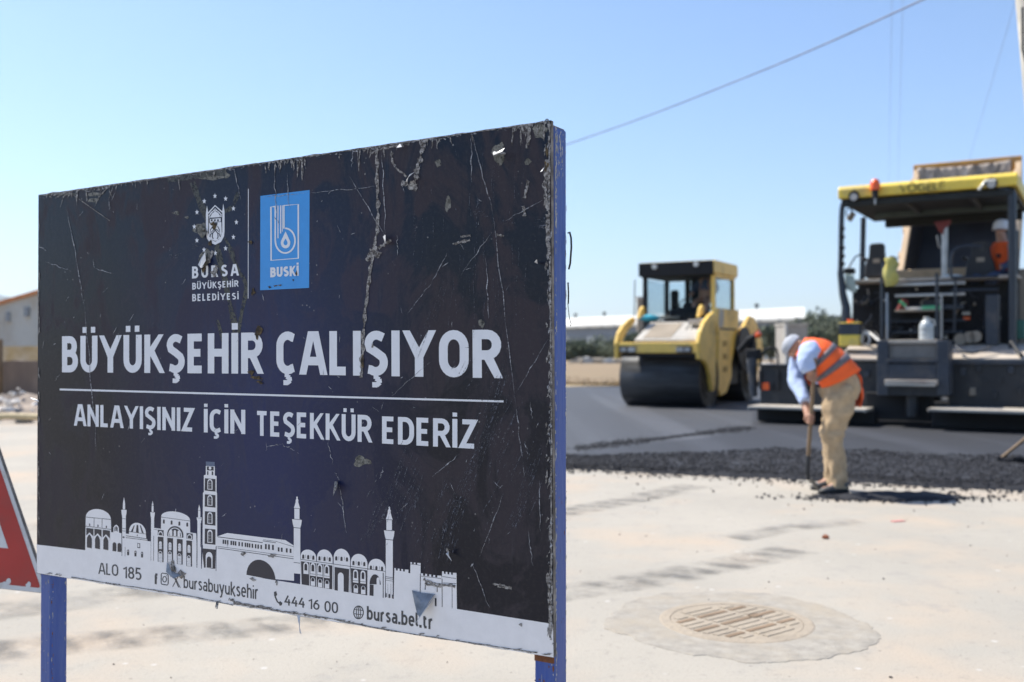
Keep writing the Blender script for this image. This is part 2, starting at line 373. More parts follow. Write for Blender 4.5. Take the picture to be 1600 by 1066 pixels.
# tyre marks: soft stains on the pavement, laid just above it
def stain_material(name, col, amt, scale):
    m = bpy.data.materials.new(name); m.use_nodes = True; t = m.node_tree; N = t.nodes; L = t.links
    b = N['Principled BSDF']; b.inputs['Base Color'].default_value = (*col, 1); b.inputs['Roughness'].default_value = 0.9
    uv = N.new('ShaderNodeUVMap'); sp = N.new('ShaderNodeSeparateXYZ'); L.new(uv.outputs[0], sp.inputs[0])
    def math_(op, a, b_=None):
        n = N.new('ShaderNodeMath'); n.operation = op
        for k, v in ((0, a), (1, b_)):
            if v is None: continue
            if isinstance(v, (int, float)): n.inputs[k].default_value = v
            else: L.new(v, n.inputs[k])
        return n.outputs[0]
    v = math_('ABSOLUTE', math_('SUBTRACT', math_('MULTIPLY', sp.outputs[1], 2.0), 1.0))
    soft = math_('SUBTRACT', 1.0, math_('POWER', v, 3.0))
    lug = math_('SINE', math_('ADD', math_('MULTIPLY', sp.outputs[0], scale), math_('MULTIPLY', sp.outputs[1], 3.5)))
    lug = math_('ADD', math_('MULTIPLY', math_('MINIMUM', math_('MAXIMUM', math_('MULTIPLY', lug, 1.8), -1.0), 1.0), 0.26), 0.70)
    tc = N.new('ShaderNodeTexCoord'); n = N.new('ShaderNodeTexNoise'); n.inputs['Scale'].default_value = 5; n.inputs['Detail'].default_value = 8; n.inputs['Roughness'].default_value = 0.7; L.new(tc.outputs['Object'], n.inputs['Vector'])
    r = N.new('ShaderNodeMapRange'); r.inputs[1].default_value = 0.38; r.inputs[2].default_value = 0.62; L.new(n.outputs[0], r.inputs[0])
    a = math_('MULTIPLY', math_('MULTIPLY', soft, lug), math_('MULTIPLY', r.outputs[0], amt))
    tr = N.new('ShaderNodeBsdfTransparent'); ms = N.new('ShaderNodeMixShader'); L.new(a, ms.inputs[0]); L.new(tr.outputs[0], ms.inputs[1]); L.new(b.outputs[0], ms.inputs[2])
    L.new(ms.outputs[0], N['Material Output'].inputs[0]); return m
def ribbon(name, path, width, m, z=0.004):
    me = bpy.data.meshes.new(name); vs = []; fs = []; uvs = []; d = 0; n = len(path)
    P = [Vector((p[0], p[1], 0)) for p in path]; cum = [0]
    for i in range(1, n): cum.append(cum[-1] + (P[i] - P[i - 1]).length)
    for i in range(n):
        t = (P[min(i + 1, n - 1)] - P[max(i - 1, 0)]).normalized(); nn = Vector((-t.y, t.x, 0)) * width * 0.5
        vs += [(P[i] - nn)[:2] + (z,), (P[i] + nn)[:2] + (z,)]
    vs = [tuple(v) for v in vs]
    for i in range(n - 1): fs.append((2 * i, 2 * i + 2, 2 * i + 3, 2 * i + 1)); uvs += [(cum[i], 0), (cum[i + 1], 0), (cum[i + 1], 1), (cum[i], 1)]
    me.from_pydata(vs, [], fs); l = me.uv_layers.new(name='UVMap')
    for k, u in enumerate(uvs): l.data[k].uv = u
    me.materials.append(m); o = bpy.data.objects.new(name, me); COL.objects.link(o); o['kind'] = 'structure'; return o
def smoothpath(keys, n=24):
    out = []
    for i in range(len(keys) - 1):
        p0 = keys[max(i - 1, 0)]; p1 = keys[i]; p2 = keys[i + 1]; p3 = keys[min(i + 2, len(keys) - 1)]
        for k in range(n):
            t = k / n
            out.append(tuple(0.5 * ((2 * p1[c]) + (-p0[c] + p2[c]) * t + (2 * p0[c] - 5 * p1[c] + 4 * p2[c] - p3[c]) * t * t + (-p0[c] + 3 * p1[c] - 3 * p2[c] + p3[c]) * t ** 3) for c in range(len(p1))))
    out.append(tuple(keys[-1])); return out
M_tyre = stain_material('tyre_stain', (0.15, 0.145, 0.135), 0.62, 30)
M_tyre2 = stain_material('faint_stain', (0.2, 0.19, 0.175), 0.6, 9)
ribbon('tyre_track', smoothpath([(-2.6, 3.75), (-1.8, 4.03), (-0.74, 4.42), (0.27, 4.90), (1.0, 5.38), (1.7, 5.95)]), 0.34, M_tyre, 0.004)
ribbon('tyre_track', smoothpath([(-0.6, 6.2), (0.4, 7.34), (1.0, 8.0), (1.6, 8.8)]), 0.36, M_tyre, 0.005)
ribbon('tyre_track', smoothpath([(-5.5, 5.6), (-3.5, 6.6), (-1.5, 7.6), (-0.4, 8.6)]), 0.35, M_tyre2, 0.006)
ribbon('tyre_track', smoothpath([(-4.0, 3.3), (-2.4, 4.5), (-1.4, 5.2)]), 0.4, M_tyre2, 0.007)
ribbon('tyre_track', smoothpath([(1.4, 6.3), (1.9, 6.7), (2.4, 6.95)]), 0.25, M_tyre2, 0.008)

# manhole: a mortar collar with a round cover in it
mc = ground(1150, 972)
M_mortar = mat('mortar_collar', (0.345, 0.316, 0.270), 0.95, var=0.25, scale=14, dirt=(0.36, 0.31, 0.24), dirt_amt=0.35, dirt_scale=3, bump=0.35, bump_scale=160)
M_cover = mat('dusty_iron_cover', (0.36, 0.30, 0.225), 0.85, dirt=(0.33, 0.28, 0.22), dirt_amt=0.4, dirt_scale=9, bump=0.4)
M_slot = mat('slot_dirt', (0.23, 0.16, 0.10), 0.9)
root = thing('manhole', 'round dusty iron manhole cover in a rough mortar collar set in the pale ground', 'manhole', (mc.x, mc.y, 0))
def ringshape(r0, r1, z0, z1, n=160, wob=0.0, smooth=False):
    m = MB(); rows = []; rag = lambda a: .035 * mnoise.noise(Vector((math.cos(a) * 5, math.sin(a) * 5, 8))) + .02 * mnoise.noise(Vector((math.cos(a) * 14, math.sin(a) * 14, 2))) if wob else 0
    for (r, z, q) in ((r0, z0, 0), (r0, z1, 0), (r1, z1, wob * 0.7), (r1 + 0.012, 0.002, wob), (r1 + 0.02, z0, wob)):
        rows.append([((r + q * mnoise.noise(Vector((math.cos(a) * 1.6, math.sin(a) * 1.6, 3)))) * math.cos(a) + (rag(a) * math.cos(a) if q else 0), (r + q * mnoise.noise(Vector((math.cos(a) * 1.6, math.sin(a) * 1.6, 3)))) * math.sin(a) + (rag(a) * math.sin(a) if q else 0), z) for a in [2 * math.pi * k / n for k in range(n)]])
    return m.loft(rows, caps=False, smooth=smooth)
o = ringshape(0.325, 0.54, -0.01, 0.0035, wob=0.05).build('mortar_collar', M_mortar, root)
ringshape(0.285, 0.324, -0.01, 0.006).build('frame', M_cover, root)
MB().disc_cyl((0, 0), 'z', 0.283, -0.01, 0.005, 48).build('cover', M_cover, root)
for k in range(-5, 6):                                   # raised bars of the cover
    hw = math.sqrt(max(0, 0.26 ** 2 - (k * 0.045) ** 2))
    for (xa, xb) in ((-hw, -0.12), (-0.09, 0.09), (0.12, hw)):
        if xb - xa > 0.03: MB().box(xa, xb, k * 0.045 - 0.013, k * 0.045 + 0.012, 0.004, 0.0078).build('rib', M_cover if (k % 3) else M_slot, root)
MB().box(-0.03, 0.03, -0.02, 0.02, 0.0082, 0.0092).build('lifting_slot', M_slot, root, loc=(0.13, 0.0, 0))
root.rotation_euler.z = math.radians(38)
root = tag(MB().ico((0, 0, 0.012), 0.02, 1, (1.3, 0.9, 0.8), False, 0.3).build('stone', mat('reddish_stone', (0.45, 0.16, 0.08), 0.9)), 'small reddish stone lying alone on the pale ground', 'stone'); root.location = ground(1289, 842)
p = ground(1403, 815); root = tag(MB().box(-0.05, 0.05, -0.02, 0.02, 0.001, 0.006).build('litter', mat('pink_scrap', (0.6, 0.25, 0.22), 0.8)), 'small pinkish scrap lying flat on the ground', 'litter'); root.location = p; root.rotation_euler.z = 0.4
# ------------------------------------------------------------------ the works sign
SF = Frame(-1.2263, 2.5748, 30.5)
sign = thing('works_sign', 'large scratched navy works sign with white lettering and a white skyline on blue posts', 'sign', (SF.o.x, SF.o.y, 0), -SF.phi)
def S(px, py, d=0.0):
    u, z = SF.px(px, py, 0.0); return Vector((u, -d, z))
def print_mat(name, col, rough=0.5, var=0.06):
    return mat(name, col, rough, var=var, scale=30)
def face_material():
    m = bpy.data.materials.new('navy_print'); m.use_nodes = True; t = m.node_tree; N = t.nodes; L = t.links
    b = N['Principled BSDF']
    tc = N.new('ShaderNodeTexCoord'); O = tc.outputs['Object']
    def mapping(sc, rot=(0, 0, 0)):
        mp = N.new('ShaderNodeMapping'); mp.inputs['Scale'].default_value = sc; mp.inputs['Rotation'].default_value = rot; L.new(O, mp.inputs[0]); return mp.outputs[0]
    def ns(vec, scale, det=6, rough=0.6, dist=0.0):
        n = N.new('ShaderNodeTexNoise'); n.inputs['Scale'].default_value = scale; n.inputs['Detail'].default_value = det; n.inputs['Roughness'].default_value = rough; n.inputs['Distortion'].default_value = dist
        L.new(vec, n.inputs['Vector']); return n.outputs[0]
    def rng(i, a, b_, c=0, d=1):
        r = N.new('ShaderNodeMapRange'); r.inputs[1].default_value = a; r.inputs[2].default_value = b_; r.inputs[3].default_value = c; r.inputs[4].default_value = d
        L.new(i, r.inputs[0]); return r.outputs[0]
    def mul(a, b_):
        n = N.new('ShaderNodeMath'); n.operation = 'MULTIPLY'
        for k, v in ((0, a), (1, b_)):
            if isinstance(v, (int, float)): n.inputs[k].default_value = v
            else: L.new(v, n.inputs[k])
        return n.outputs[0]
    def mix(f, a, b_):
        x = N.new('ShaderNodeMix'); x.data_type = 'RGBA'; L.new(f, x.inputs[0])
        for k, v in ((6, a), (7, b_)):
            if isinstance(v, tuple): x.inputs[k].default_value = (*v, 1)
            else: L.new(v, x.inputs[k])
        return x.outputs[2]
    # the printed ground: darker at both ends, a lighter blue glow through the middle
    sp = N.new('ShaderNodeSeparateXYZ'); L.new(O, sp.inputs[0])
    g1 = rng(sp.outputs[0], 0.25, 0.75); g2 = rng(sp.outputs[0], 0.85, 1.25, 1, 0); g3 = rng(sp.outputs[2], 1.62, 1.2)
    glow = mul(mul(g1, g2), g3)
    c = mix(glow, (0.0040, 0.0055, 0.0140), (0.011, 0.019, 0.078))
    # dust film, wiped off in finger and rag shapes
    film = mul(rng(ns(mapping((1, 1, 0.7)), 6.5, 8, 0.62, 0.9), 0.47, 0.54), rng(ns(mapping((1, 1, 0.28)), 17, 6, 0.65, 0.4), 0.36, 0.47))
    c = mix(mul(film, 0.85), c, mix(glow, (0.034, 0.026, 0.032), (0.029, 0.031, 0.074)))
    fine = rng(ns(mapping((1, 1, 1)), 120, 3, 0.8), 0.5, 0.75)
    c = mix(mul(fine, 0.16), c, (0.10, 0.09, 0.085))
    # rubbed diagonal streaks at the right
    st = rng(ns(mapping((1, 1, 0.045), (0, math.radians(-22), 0)), 34, 6, 0.75), 0.57, 0.75)
    area = mul(rng(sp.outputs[0], 0.8, 1.1), rng(ns(mapping((1, 1, 0.6)), 5, 4), 0.48, 0.62))
    c = mix(mul(mul(st, area), 0.5), c, (0.12, 0.12, 0.14))
    st2 = rng(ns(mapping((1, 1, 0.03)), 30, 5, 0.7), 0.56, 0.7)
    a2 = mul(rng(sp.outputs[2], 1.1, 1.35), rng(ns(mapping((1, 1, 0.6)), 3.3, 3), 0.5, 0.62))
    c = mix(mul(mul(st2, a2), 0.55), c, (0.008, 0.008, 0.014))
    spk = N.new('ShaderNodeTexVoronoi'); spk.inputs['Scale'].default_value = 55; L.new(O, spk.inputs['Vector'])
    gate = rng(ns(mapping((1, 1, 1)), 9, 3), 0.56, 0.62)
    c = mix(mul(rng(spk.outputs[0], 0.07, 0.12, 0.7, 0), gate), c, (0.28, 0.27, 0.26))
    L.new(c, b.inputs['Base Color'])
    L.new(rng(film, 0, 1, 0.28, 0.6), b.inputs['Roughness']); b.inputs['Specular IOR Level'].default_value = 0.28
    bp = N.new('ShaderNodeBump'); bp.inputs['Strength'].default_value = 0.12; bp.inputs['Distance'].default_value = 0.004
    L.new(ns(mapping((1, 1, 1)), 35, 4), bp.inputs['Height']); L.new(bp.outputs[0], b.inputs['Normal'])
    return m
M_face = face_material()
M_ppaper = print_mat('white_print', (0.78, 0.76, 0.76), 0.42)
M_ptext = print_mat('white_lettering', (0.70, 0.71, 0.74), 0.42)
M_pdark = print_mat('dark_print', (0.022, 0.022, 0.035), 0.4)
M_pgrey = print_mat('grey_lettering', (0.055, 0.055, 0.06), 0.5)
M_pblue = print_mat('sky_blue_print', (0.035, 0.27, 0.66), 0.38)
M_rip = mat('torn_backing', (0.27, 0.25, 0.22), 0.8, var=0.5, scale=50, dirt=(0.08, 0.06, 0.04), dirt_amt=0.4, dirt_scale=30)
M_tape = mat('tape_residue', (0.10, 0.10, 0.085), 0.55, var=0.5, scale=40)
M_tape2 = mat('pale_residue', (0.22, 0.21, 0.18), 0.6, var=0.4, scale=30)
M_scr = mat('scratch_white', (0.38, 0.39, 0.42), 0.6, var=0.5, scale=60)
M_scr2 = mat('faint_scratch', (0.12, 0.13, 0.16), 0.6, var=0.5, scale=60)
M_hole = mat('rust_hole', (0.03, 0.022, 0.015), 0.9, var=0.6, scale=80, dirt=(0.2, 0.14, 0.06), dirt_amt=0.35, dirt_scale=60)
def wear_mat(name, c0, c1, sc, cut, rough=0.7, stretch=(1, 1, 1)):
    """patchy two-tone wear whose edge is eaten away by noise"""
    m = bpy.data.materials.new(name); m.use_nodes = True; t = m.node_tree; N = t.nodes; L = t.links; b = N['Principled BSDF']; b.inputs['Roughness'].default_value = rough
    tc = N.new('ShaderNodeTexCoord'); mp = N.new('ShaderNodeMapping'); mp.inputs['Scale'].default_value = stretch; L.new(tc.outputs['Object'], mp.inputs[0])
    n1 = N.new('ShaderNodeTexNoise'); n1.inputs['Scale'].default_value = sc; n1.inputs['Detail'].default_value = 6; n1.inputs['Roughness'].default_value = 0.75; L.new(mp.outputs[0], n1.inputs['Vector'])
    r = N.new('ShaderNodeMapRange'); r.inputs[1].default_value = 0.4; r.inputs[2].default_value = 0.64; L.new(n1.outputs[0], r.inputs[0])
    x = N.new('ShaderNodeMix'); x.data_type = 'RGBA'; L.new(r.outputs[0], x.inputs[0]); x.inputs[6].default_value = (*c0, 1); x.inputs[7].default_value = (*c1, 1); L.new(x.outputs[2], b.inputs['Base Color'])
    n2 = N.new('ShaderNodeTexNoise'); n2.inputs['Scale'].default_value = sc * 1.7; n2.inputs['Detail'].default_value = 5; n2.inputs['Roughness'].default_value = 0.7; L.new(mp.outputs[0], n2.inputs['Vector'])
    r2 = N.new('ShaderNodeMapRange'); r2.inputs[1].default_value = cut - 0.04; r2.inputs[2].default_value = cut + 0.05; L.new(n2.outputs[0], r2.inputs[0]); L.new(r2.outputs[0], b.inputs['Alpha'])
    return m
M_rip = wear_mat('torn_backing', (0.045, 0.035, 0.028), (0.42, 0.40, 0.38), 130, 0.40)
M_tape = wear_mat('tape_residue', (0.022, 0.022, 0.020), (0.07, 0.07, 0.055), 60, 0.44, 0.5)
M_tape2 = wear_mat('pale_residue', (0.06, 0.058, 0.045), (0.25, 0.24, 0.21), 60, 0.42)
M_scr = wear_mat('scratch_white', (0.12, 0.12, 0.13), (0.50, 0.51, 0.54), 90, 0.43)
M_scr2 = wear_mat('faint_scratch', (0.03, 0.033, 0.045), (0.17, 0.18, 0.22), 150, 0.51)
M_flap = mat('peeled_vinyl', (0.55, 0.55, 0.56), 0.4, var=0.2, scale=20)
M_edge = mat('worn_panel_edge', (0.34, 0.30, 0.26), 0.7, var=0.6, scale=25, dirt=(0.07, 0.06, 0.05), dirt_amt=0.55, dirt_scale=14)
def post_mat():
    m = mat('blue_post_paint', (0.018, 0.066, 0.30), 0.38, var=0.12, dirt=(0.10, 0.14, 0.31), dirt_amt=0.36, dirt_scale=9, stretch=(1.5, 1.5, 0.2), bump=0.15, bump_scale=60)
    return m
M_post = post_mat()
M_chip = mat('chipped_primer', (0.42, 0.40, 0.36), 0.7, var=0.5, scale=60)
M_rust = mat('rust', (0.20, 0.075, 0.03), 0.9, var=0.5, scale=50)
PT = 0.010
# panel
TL, TR, BL, BR = S(60, 304.5), S(860.5, 188), S(57.5, 896), S(865, 1028)
n = 60
top = [TL.lerp(TR, k / n) + Vector((0, 0, -0.0025 * abs(mnoise.noise(Vector((k * 0.9, 1, 0)))))) for k in range(n + 1)]
bot = [BL.lerp(BR, k / n) + Vector((0, 0, 0.004 * abs(mnoise.noise(Vector((k * 0.8, 7, 0)))))) for k in range(n + 1)]
rim = [(p.x, p.z) for p in top] + [(p.x, p.z) for p in reversed(bot)]
MB().prism(rim, 'y', 0.0006, PT).build('panel', M_edge, sign)
mb = MB()
for k in range(n):
    a, b_, c_, d_ = bot[k], bot[k + 1], top[k + 1], top[k]
    mb.add([(a.x, 0, a.z), (b_.x, 0, b_.z), (c_.x, 0, c_.z), (d_.x, 0, d_.z)], [(0, 1, 2, 3)])
o = mb.build('printed_face', M_face, sign)
def fix_front(o):
    """make every flat print face look out of the sign, towards -y"""
    me = o.data
    bm = bmesh.new(); bm.from_mesh(me)
    fl = [f for f in bm.faces if f.normal.y > 0]
    bmesh.ops.reverse_faces(bm, faces=fl); bm.to_mesh(me); bm.free(); return o
fix_front(o)
# posts: square tube, the right one flush with the panel's right edge
for (x0, x1) in ((0.0, 0.042), (1.465, 1.507)):
    zt = 1.594 if x0 > 1 else 1.585
    po = MB().box(x0, x1, PT + 0.001, PT + 0.049, -0.35, zt).build('post', M_post, sign, bevel=0.0035)
    cp = MB().box(x0 + 0.003, x1 - 0.003, PT + 0.003, PT + 0.046, zt - 0.001, zt + 0.002).build('end_cap', M_edge, po)
for z in (0.70, 1.45):                                   # rails behind the panel
    MB().box(0.042, 1.465, PT + 0.002, PT + 0.03, z, z + 0.03).build('rail', M_post, sign, bevel=0.002)

class Art:
    """flat print: polygons a fraction of a millimetre proud of the panel"""
    def __init__(s, level): s.bm = bmesh.new(); s.l = level; s.n = 0
    def d(s):
        s.n += 1; return s.l * 0.00022 + (s.n % 12) * 0.000012
    def poly(s, pts, conv=None):
        d = s.d(); P = [conv(*p) if conv else p for p in pts]
        vs = [s.bm.verts.new(S(x, y, d)) for x, y in P]
        try: f = s.bm.faces.new(vs)
        except ValueError: return s
        f.normal_update()
        if f.normal.y > 0: f.normal_flip()
        return s
    def line(s, pts, wd, conv=None, jag=0.0, taper=False):
        """stroke of px width wd"""
        P = [Vector(conv(*p)) if conv else Vector(p) for p in pts]; d = s.d(); n = len(P); L_ = []; R_ = []
        for i in range(n):
            t = (P[min(i + 1, n - 1)] - P[max(i - 1, 0)]).normalized(); q = Vector((-t.y, t.x)); k = wd * 0.5
            if taper: k *= max(0.12, math.sin(math.pi * min(1, max(0, (i + 0.3) / (n - 0.4)))))
            L_.append(P[i] + q * k * (1 + jag * 2.2 * mnoise.noise(Vector((i * .37 + s.n * 7.7, 0, 0))))); R_.append(P[i] - q * k * (1 + jag * 2.2 * mnoise.noise(Vector((i * .41 + s.n * 3.1, 9, 0)))))
        for i in range(n - 1):
            vs = [s.bm.verts.new(S(p.x, p.y, d)) for p in (L_[i], R_[i], R_[i + 1], L_[i + 1])]
            try: f = s.bm.faces.new(vs)
            except ValueError: continue
            f.normal_update()
            if f.normal.y > 0: f.normal_flip()
        return s
    def build(s, name, m, parent=sign, kind=None, label=None):
        bmesh.ops.triangulate(s.bm, faces=s.bm.faces[:]); me = bpy.data.meshes.new(name); s.bm.to_mesh(me); s.bm.free()
        me.materials.append(m); o = bpy.data.objects.new(name, me); COL.objects.link(o); o.parent = parent
        if kind: o['kind'] = kind
        if label: o['label'] = label
        return o
def conv(ox, oy, sc): return lambda x, y: (ox + x / sc, oy + y / sc)
cA = conv(120, 780, 6.9565); cB = conv(330, 770, 5.5172); cC = conv(400, 740, 3.2); cD = conv(580, 780, 5.9222); cL = conv(280, 290, 5.332); c5 = conv(40, 700, 2.9136)
def arch(x, yb, w_, h, sl=0.0, n=8, ry=None):
    """door shape: bottom-left x, bottom y, width, height"""
    r = w_ / 2; ry = ry or r * 1.25; pts = [(x, yb), (x, yb - h + ry)]
    for k in range(1, n): a = math.pi * (1 - k / n); pts.append((x + r + r * math.cos(a), yb - h + ry - ry * math.sin(a)))
    pts += [(x + w_, yb - h + ry), (x + w_, yb)]
    return [(px, py + sl * (px - x)) for px, py in pts]
def dome(x0, y0, x1, y1, h, n=14):
    return [(x0 + (x1 - x0) * (1 - math.cos(math.pi * k / n)) / 2, y0 + (y1 - y0) * (1 - math.cos(math.pi * k / n)) / 2 - h * math.sin(math.pi * k / n)) for k in range(n + 1)]
def rect(x, y, w_, h, sl=0.1): return [(x, y), (x + w_, y + sl * w_), (x + w_, y + h + sl * w_), (x, y + h)]
Wt = Art(1.0); Dk = Art(2.2); Wi = Art(3.3); Di = Art(4.4)
# white base strip
Wt.poly([(57.3, 851), (132.7, 859.8), (400, 902), (713, 951.5), (864.2, 975.2), (865, 1027.5), (700, 1000.4), (400, 951.5), (58, 895.5)])
Wt2 = Art(1.1)
# first building
Wt2.poly([(92, 640), (92, 560), (98, 195)] + dome(98, 195, 372, 222, 100)[1:] + [(375, 360), (372, 660)], cA)
Dk.line([(98, 195), (375, 222)], 0.8, cA); Dk.line([(92, 292), (375, 330)], 0.8, cA); Dk.line([(190, 205), (188, 302)], 0.7, cA); Dk.line([(277, 213), (275, 312)], 0.7, cA)
for x, y in ((135, 290), (226, 302), (317, 314)): Dk.poly(arch(x, y, 12, 26), cA)
for i, (x, y) in enumerate(((105, 312), (193, 322), (284, 333))):
    Dk.poly([(x, y), (x + 78, y + 10), (x + 78, y + 95), (x, y + 85)], cA)
    Wi.poly([(x - 2, y + 110), (x - 2, y + 85), (x + 14, y + 72), (x + 36, y + 50), (x + 60, y + 76), (x + 78, y + 92), (x + 78, y + 118)], cA)
    Di.poly([(x + 8, y + 212), (x + 8, y + 112), (x + 20, y + 85), (x + 34, y + 70), (x + 50, y + 88), (x + 60, y + 116), (x + 60, y + 222)], cA)
# small gabled gate, first minaret
Wt2.poly([(374, 700), (372, 360), (398, 360), (398, 310), (412, 290), (430, 278), (448, 292), (458, 312), (460, 365), (486, 372), (490, 700)], cA)
Dk.line([(412, 350), (414, 305)], 0.9, cA); Dk.line([(444, 352), (442, 305)], 0.9, cA); Dk.poly(arch(422, 345, 14, 50), cA)
Dk.poly(arch(390, 565, 42, 98, 0.1), cA); Dk.poly(arch(444, 572, 42, 98, 0.1), cA)
def minaret(A, x0, x1, ytop, ysh, ybal, yb, base, cv):
    """tapered spire, shaft, flared balcony, lower shaft"""
    xm = (x0 + x1) / 2; w_ = (x1 - x0) / 2
    A.poly([(xm, ytop), (xm + w_ * 0.45, ysh - (ysh - ytop) * 0.35), (xm + w_ * 0.62, ysh), (xm + w_ * 0.62, ybal), (xm + w_ * 1.45, ybal + 2), (xm + w_ * 1.3, ybal + (yb - ybal) * 0.55), (x1, yb), (x1, base), (x0, base), (x0, yb), (xm - w_ * 1.3, ybal + (yb - ybal) * 0.55), (xm - w_ * 1.45, ybal), (xm - w_ * 0.62, ybal), (xm - w_ * 0.62, ysh), (xm - w_ * 0.45, ysh - (ysh - ytop) * 0.35)], cv)
minaret(Wt2, 494, 534, -20, 50, 116, 190, 720, cA)
for y in (110, 212, 318, 345): Dk.line([(496, y), (532, y + 3)], 0.6, cA)
Dk.poly(rect(500, 405, 20, 16), cA); Dk.line([(528, 520), (526, 622)], 0.5, cA)
# ribbed dome hall
Wt2.poly([(534, 700), (534, 375), (568, 378)] + dome(568, 352, 752, 372, 105)[0:] + [(755, 430), (766, 432), (768, 455), (805, 460), (805, 740)], cA)
for k, (a, b_) in enumerate(((590, 608), (645, 675), (708, 728))):
    xm = 660; Dk.poly([(a, 352 + (a - 568) * 0.1), (xm + (a - xm) * 0.55, 280 + abs(a - xm) * 0.1), (xm + (b_ - xm) * 0.55, 280 + abs(b_ - xm) * 0.1), (b_, 356 + (b_ - 568) * 0.1)], cA)
Dk.line([(566, 352), (755, 380)], 0.7, cA); Dk.line([(534, 398), (766, 432)], 0.9, cA); Dk.line([(534, 418), (768, 448)], 0.8, cA)
Dk.poly(rect(660, 478, 30, 52), cA); Wi.poly(rect(666, 485, 18, 36), cA); Dk.poly(rect(655, 385, 8, 18), cA)
for x, y in ((548, 610), (628, 622), (700, 634)): Dk.poly(arch(x, y, 22, 62), cA); Wi.poly(dome(x + 5, y - 40, x + 17, y - 39, 12), cA)
# second minaret
minaret(Wt2, 808, 842, 20, 75, 142, 205, 760, cA)
Dk.line([(812, 140), (842, 144)], 0.6, cA); Dk.line([(816, 70), (838, 72)], 0.5, cA); Dk.line([(838, 400), (836, 672)], 0.6, cA)
# great hall
Wt2.poly([(836, 780), (838, 312), (916, 322), (918, 190)] + dome(918, 188, 1232, 228, 72)[1:] + [(1234, 362), (1300, 372), (1312, 830)], cA)
Dk.line([(916, 195), (1232, 238)], 0.7, cA); Wt2.line([(1076, 135), (1076, 105)], 0.5, cA)
for x, y in ((938, 265), (1022, 276), (1106, 287), (1192, 298)): Dk.poly(arch(x, y, 20, 44), cA)
Dk.line([(838, 330), (878, 335)], 0.5, cA)
Dk.poly(arch(985, 405, 175, 118, 0.08, 14, 90), cA); Wi.poly(arch(998, 402, 148, 98, 0.08, 14, 80), cA); Di.poly(arch(1010, 398, 124, 84, 0.08, 14, 70), cA)
WW = Art(5.5)
for x, y in ((1016, 396), (1058, 400), (1100, 406)): WW.poly(arch(x, y, 26, 66, 0.1), cA)
Dk.poly([(882, 332), (945, 340), (945, 402), (882, 394)], cA); Wi.poly(arch(888, 396, 50, 52, 0.1), cA); Di.poly(arch(896, 392, 34, 34, 0.1), cA)
Dk.poly([(1195, 368), (1262, 376), (1262, 440), (1195, 430)], cA); Wi.poly(arch(1202, 428, 54, 50, 0.1), cA); Di.poly(arch(1210, 424, 38, 34, 0.1), cA)
for x, yt, yb in ((882, 408, 680), (986, 420, 684), (1090, 432, 706), (1192, 448, 728)):
    Dk.poly([(x, yt), (x + 62, yt + 6), (x + 62, yb + 6), (x, yb)], cA)
    Wi.poly(arch(x + 14, yt + 132, 32, 84, 0.1), cA); Wi.poly(arch(x + 8, yb - 2, 42, 116, 0.1), cA); Di.poly(arch(x + 14, yb - 92, 30, 18, 0.1), cA)
    for q in range(4): Di.line([(x + 15, yt + 70 + q * 17), (x + 45, yt + 72 + q * 17)], 0.25, cA)
    for q in range(5): Di.line([(x + 13, yb - 82 + q * 17), (x + 46, yb - 80 + q * 17)], 0.25, cA)
Dk.line([(1308, 400), (1304, 745)], 0.6, cA)
# thin minaret
minaret(Wt2, 1312, 1352, 60, 118, 198, 240, 860, cA)
Dk.line([(1316, 122), (1350, 124)], 0.5, cA); Dk.line([(1306, 205), (1358, 208)], 0.5, cA); Dk.line([(1350, 260), (1348, 520)], 0.7, cA)
# clock tower (crop5 coordinates)
Wt2.poly([(802, 560), (808, 445), (806, 440), (808, 205), (812, 200), (812, 125), (821, 122), (821, 82), (862, 84), (862, 126), (870, 128), (870, 202), (872, 205), (873, 440), (866, 450), (866, 590)], c5)
mt = Art(1.1).poly([(821, 62), (861, 64), (862, 84), (821, 82)], c5).build('skyline_roof', print_mat('slate_print', (0.10, 0.13, 0.2)))
Dk.poly(rect(826, 84, 31, 18, 0.05), c5); Wi.poly([(841 + 6 * math.cos(a), 92 + 7 * math.sin(a)) for a in [k * 0.628 for k in range(10)]], c5)
Dk.poly(rect(827, 106, 6, 17, 0.05), c5); Dk.poly(rect(848, 107, 7, 17, 0.05), c5)
for y0, y1 in ((138, 194), (211, 267), (288, 349), (367, 436)):
    Dk.poly([(817, y0), (865, y0 + 4), (865, y1 + 5), (816, y1)], c5); Wi.poly(arch(829, y1 - 5, 23, (y1 - y0) * 0.86, 0.05), c5); Di.poly(arch(833, y1 - 8, 15, (y1 - y0) * 0.70, 0.05), c5)
    for q in (0.25, 0.45): WW.line([(833, y1 - 8 - (y1 - y0) * q), (848, y1 - 7 - (y1 - y0) * q)], 0.25, c5)
    WW.line([(840.5, y1 - 8), (840.5, y1 - (y1 - y0) * 0.75)], 0.25, c5)
Dk.poly([(806, 457), (866, 463), (864, 550), (852, 550), (820, 544), (813, 546), (808, 500)], c5)
Wi.poly(arch(821, 545, 31, 72, 0.05), c5); Di.poly(arch(826, 544, 21, 50, 0.05), c5)
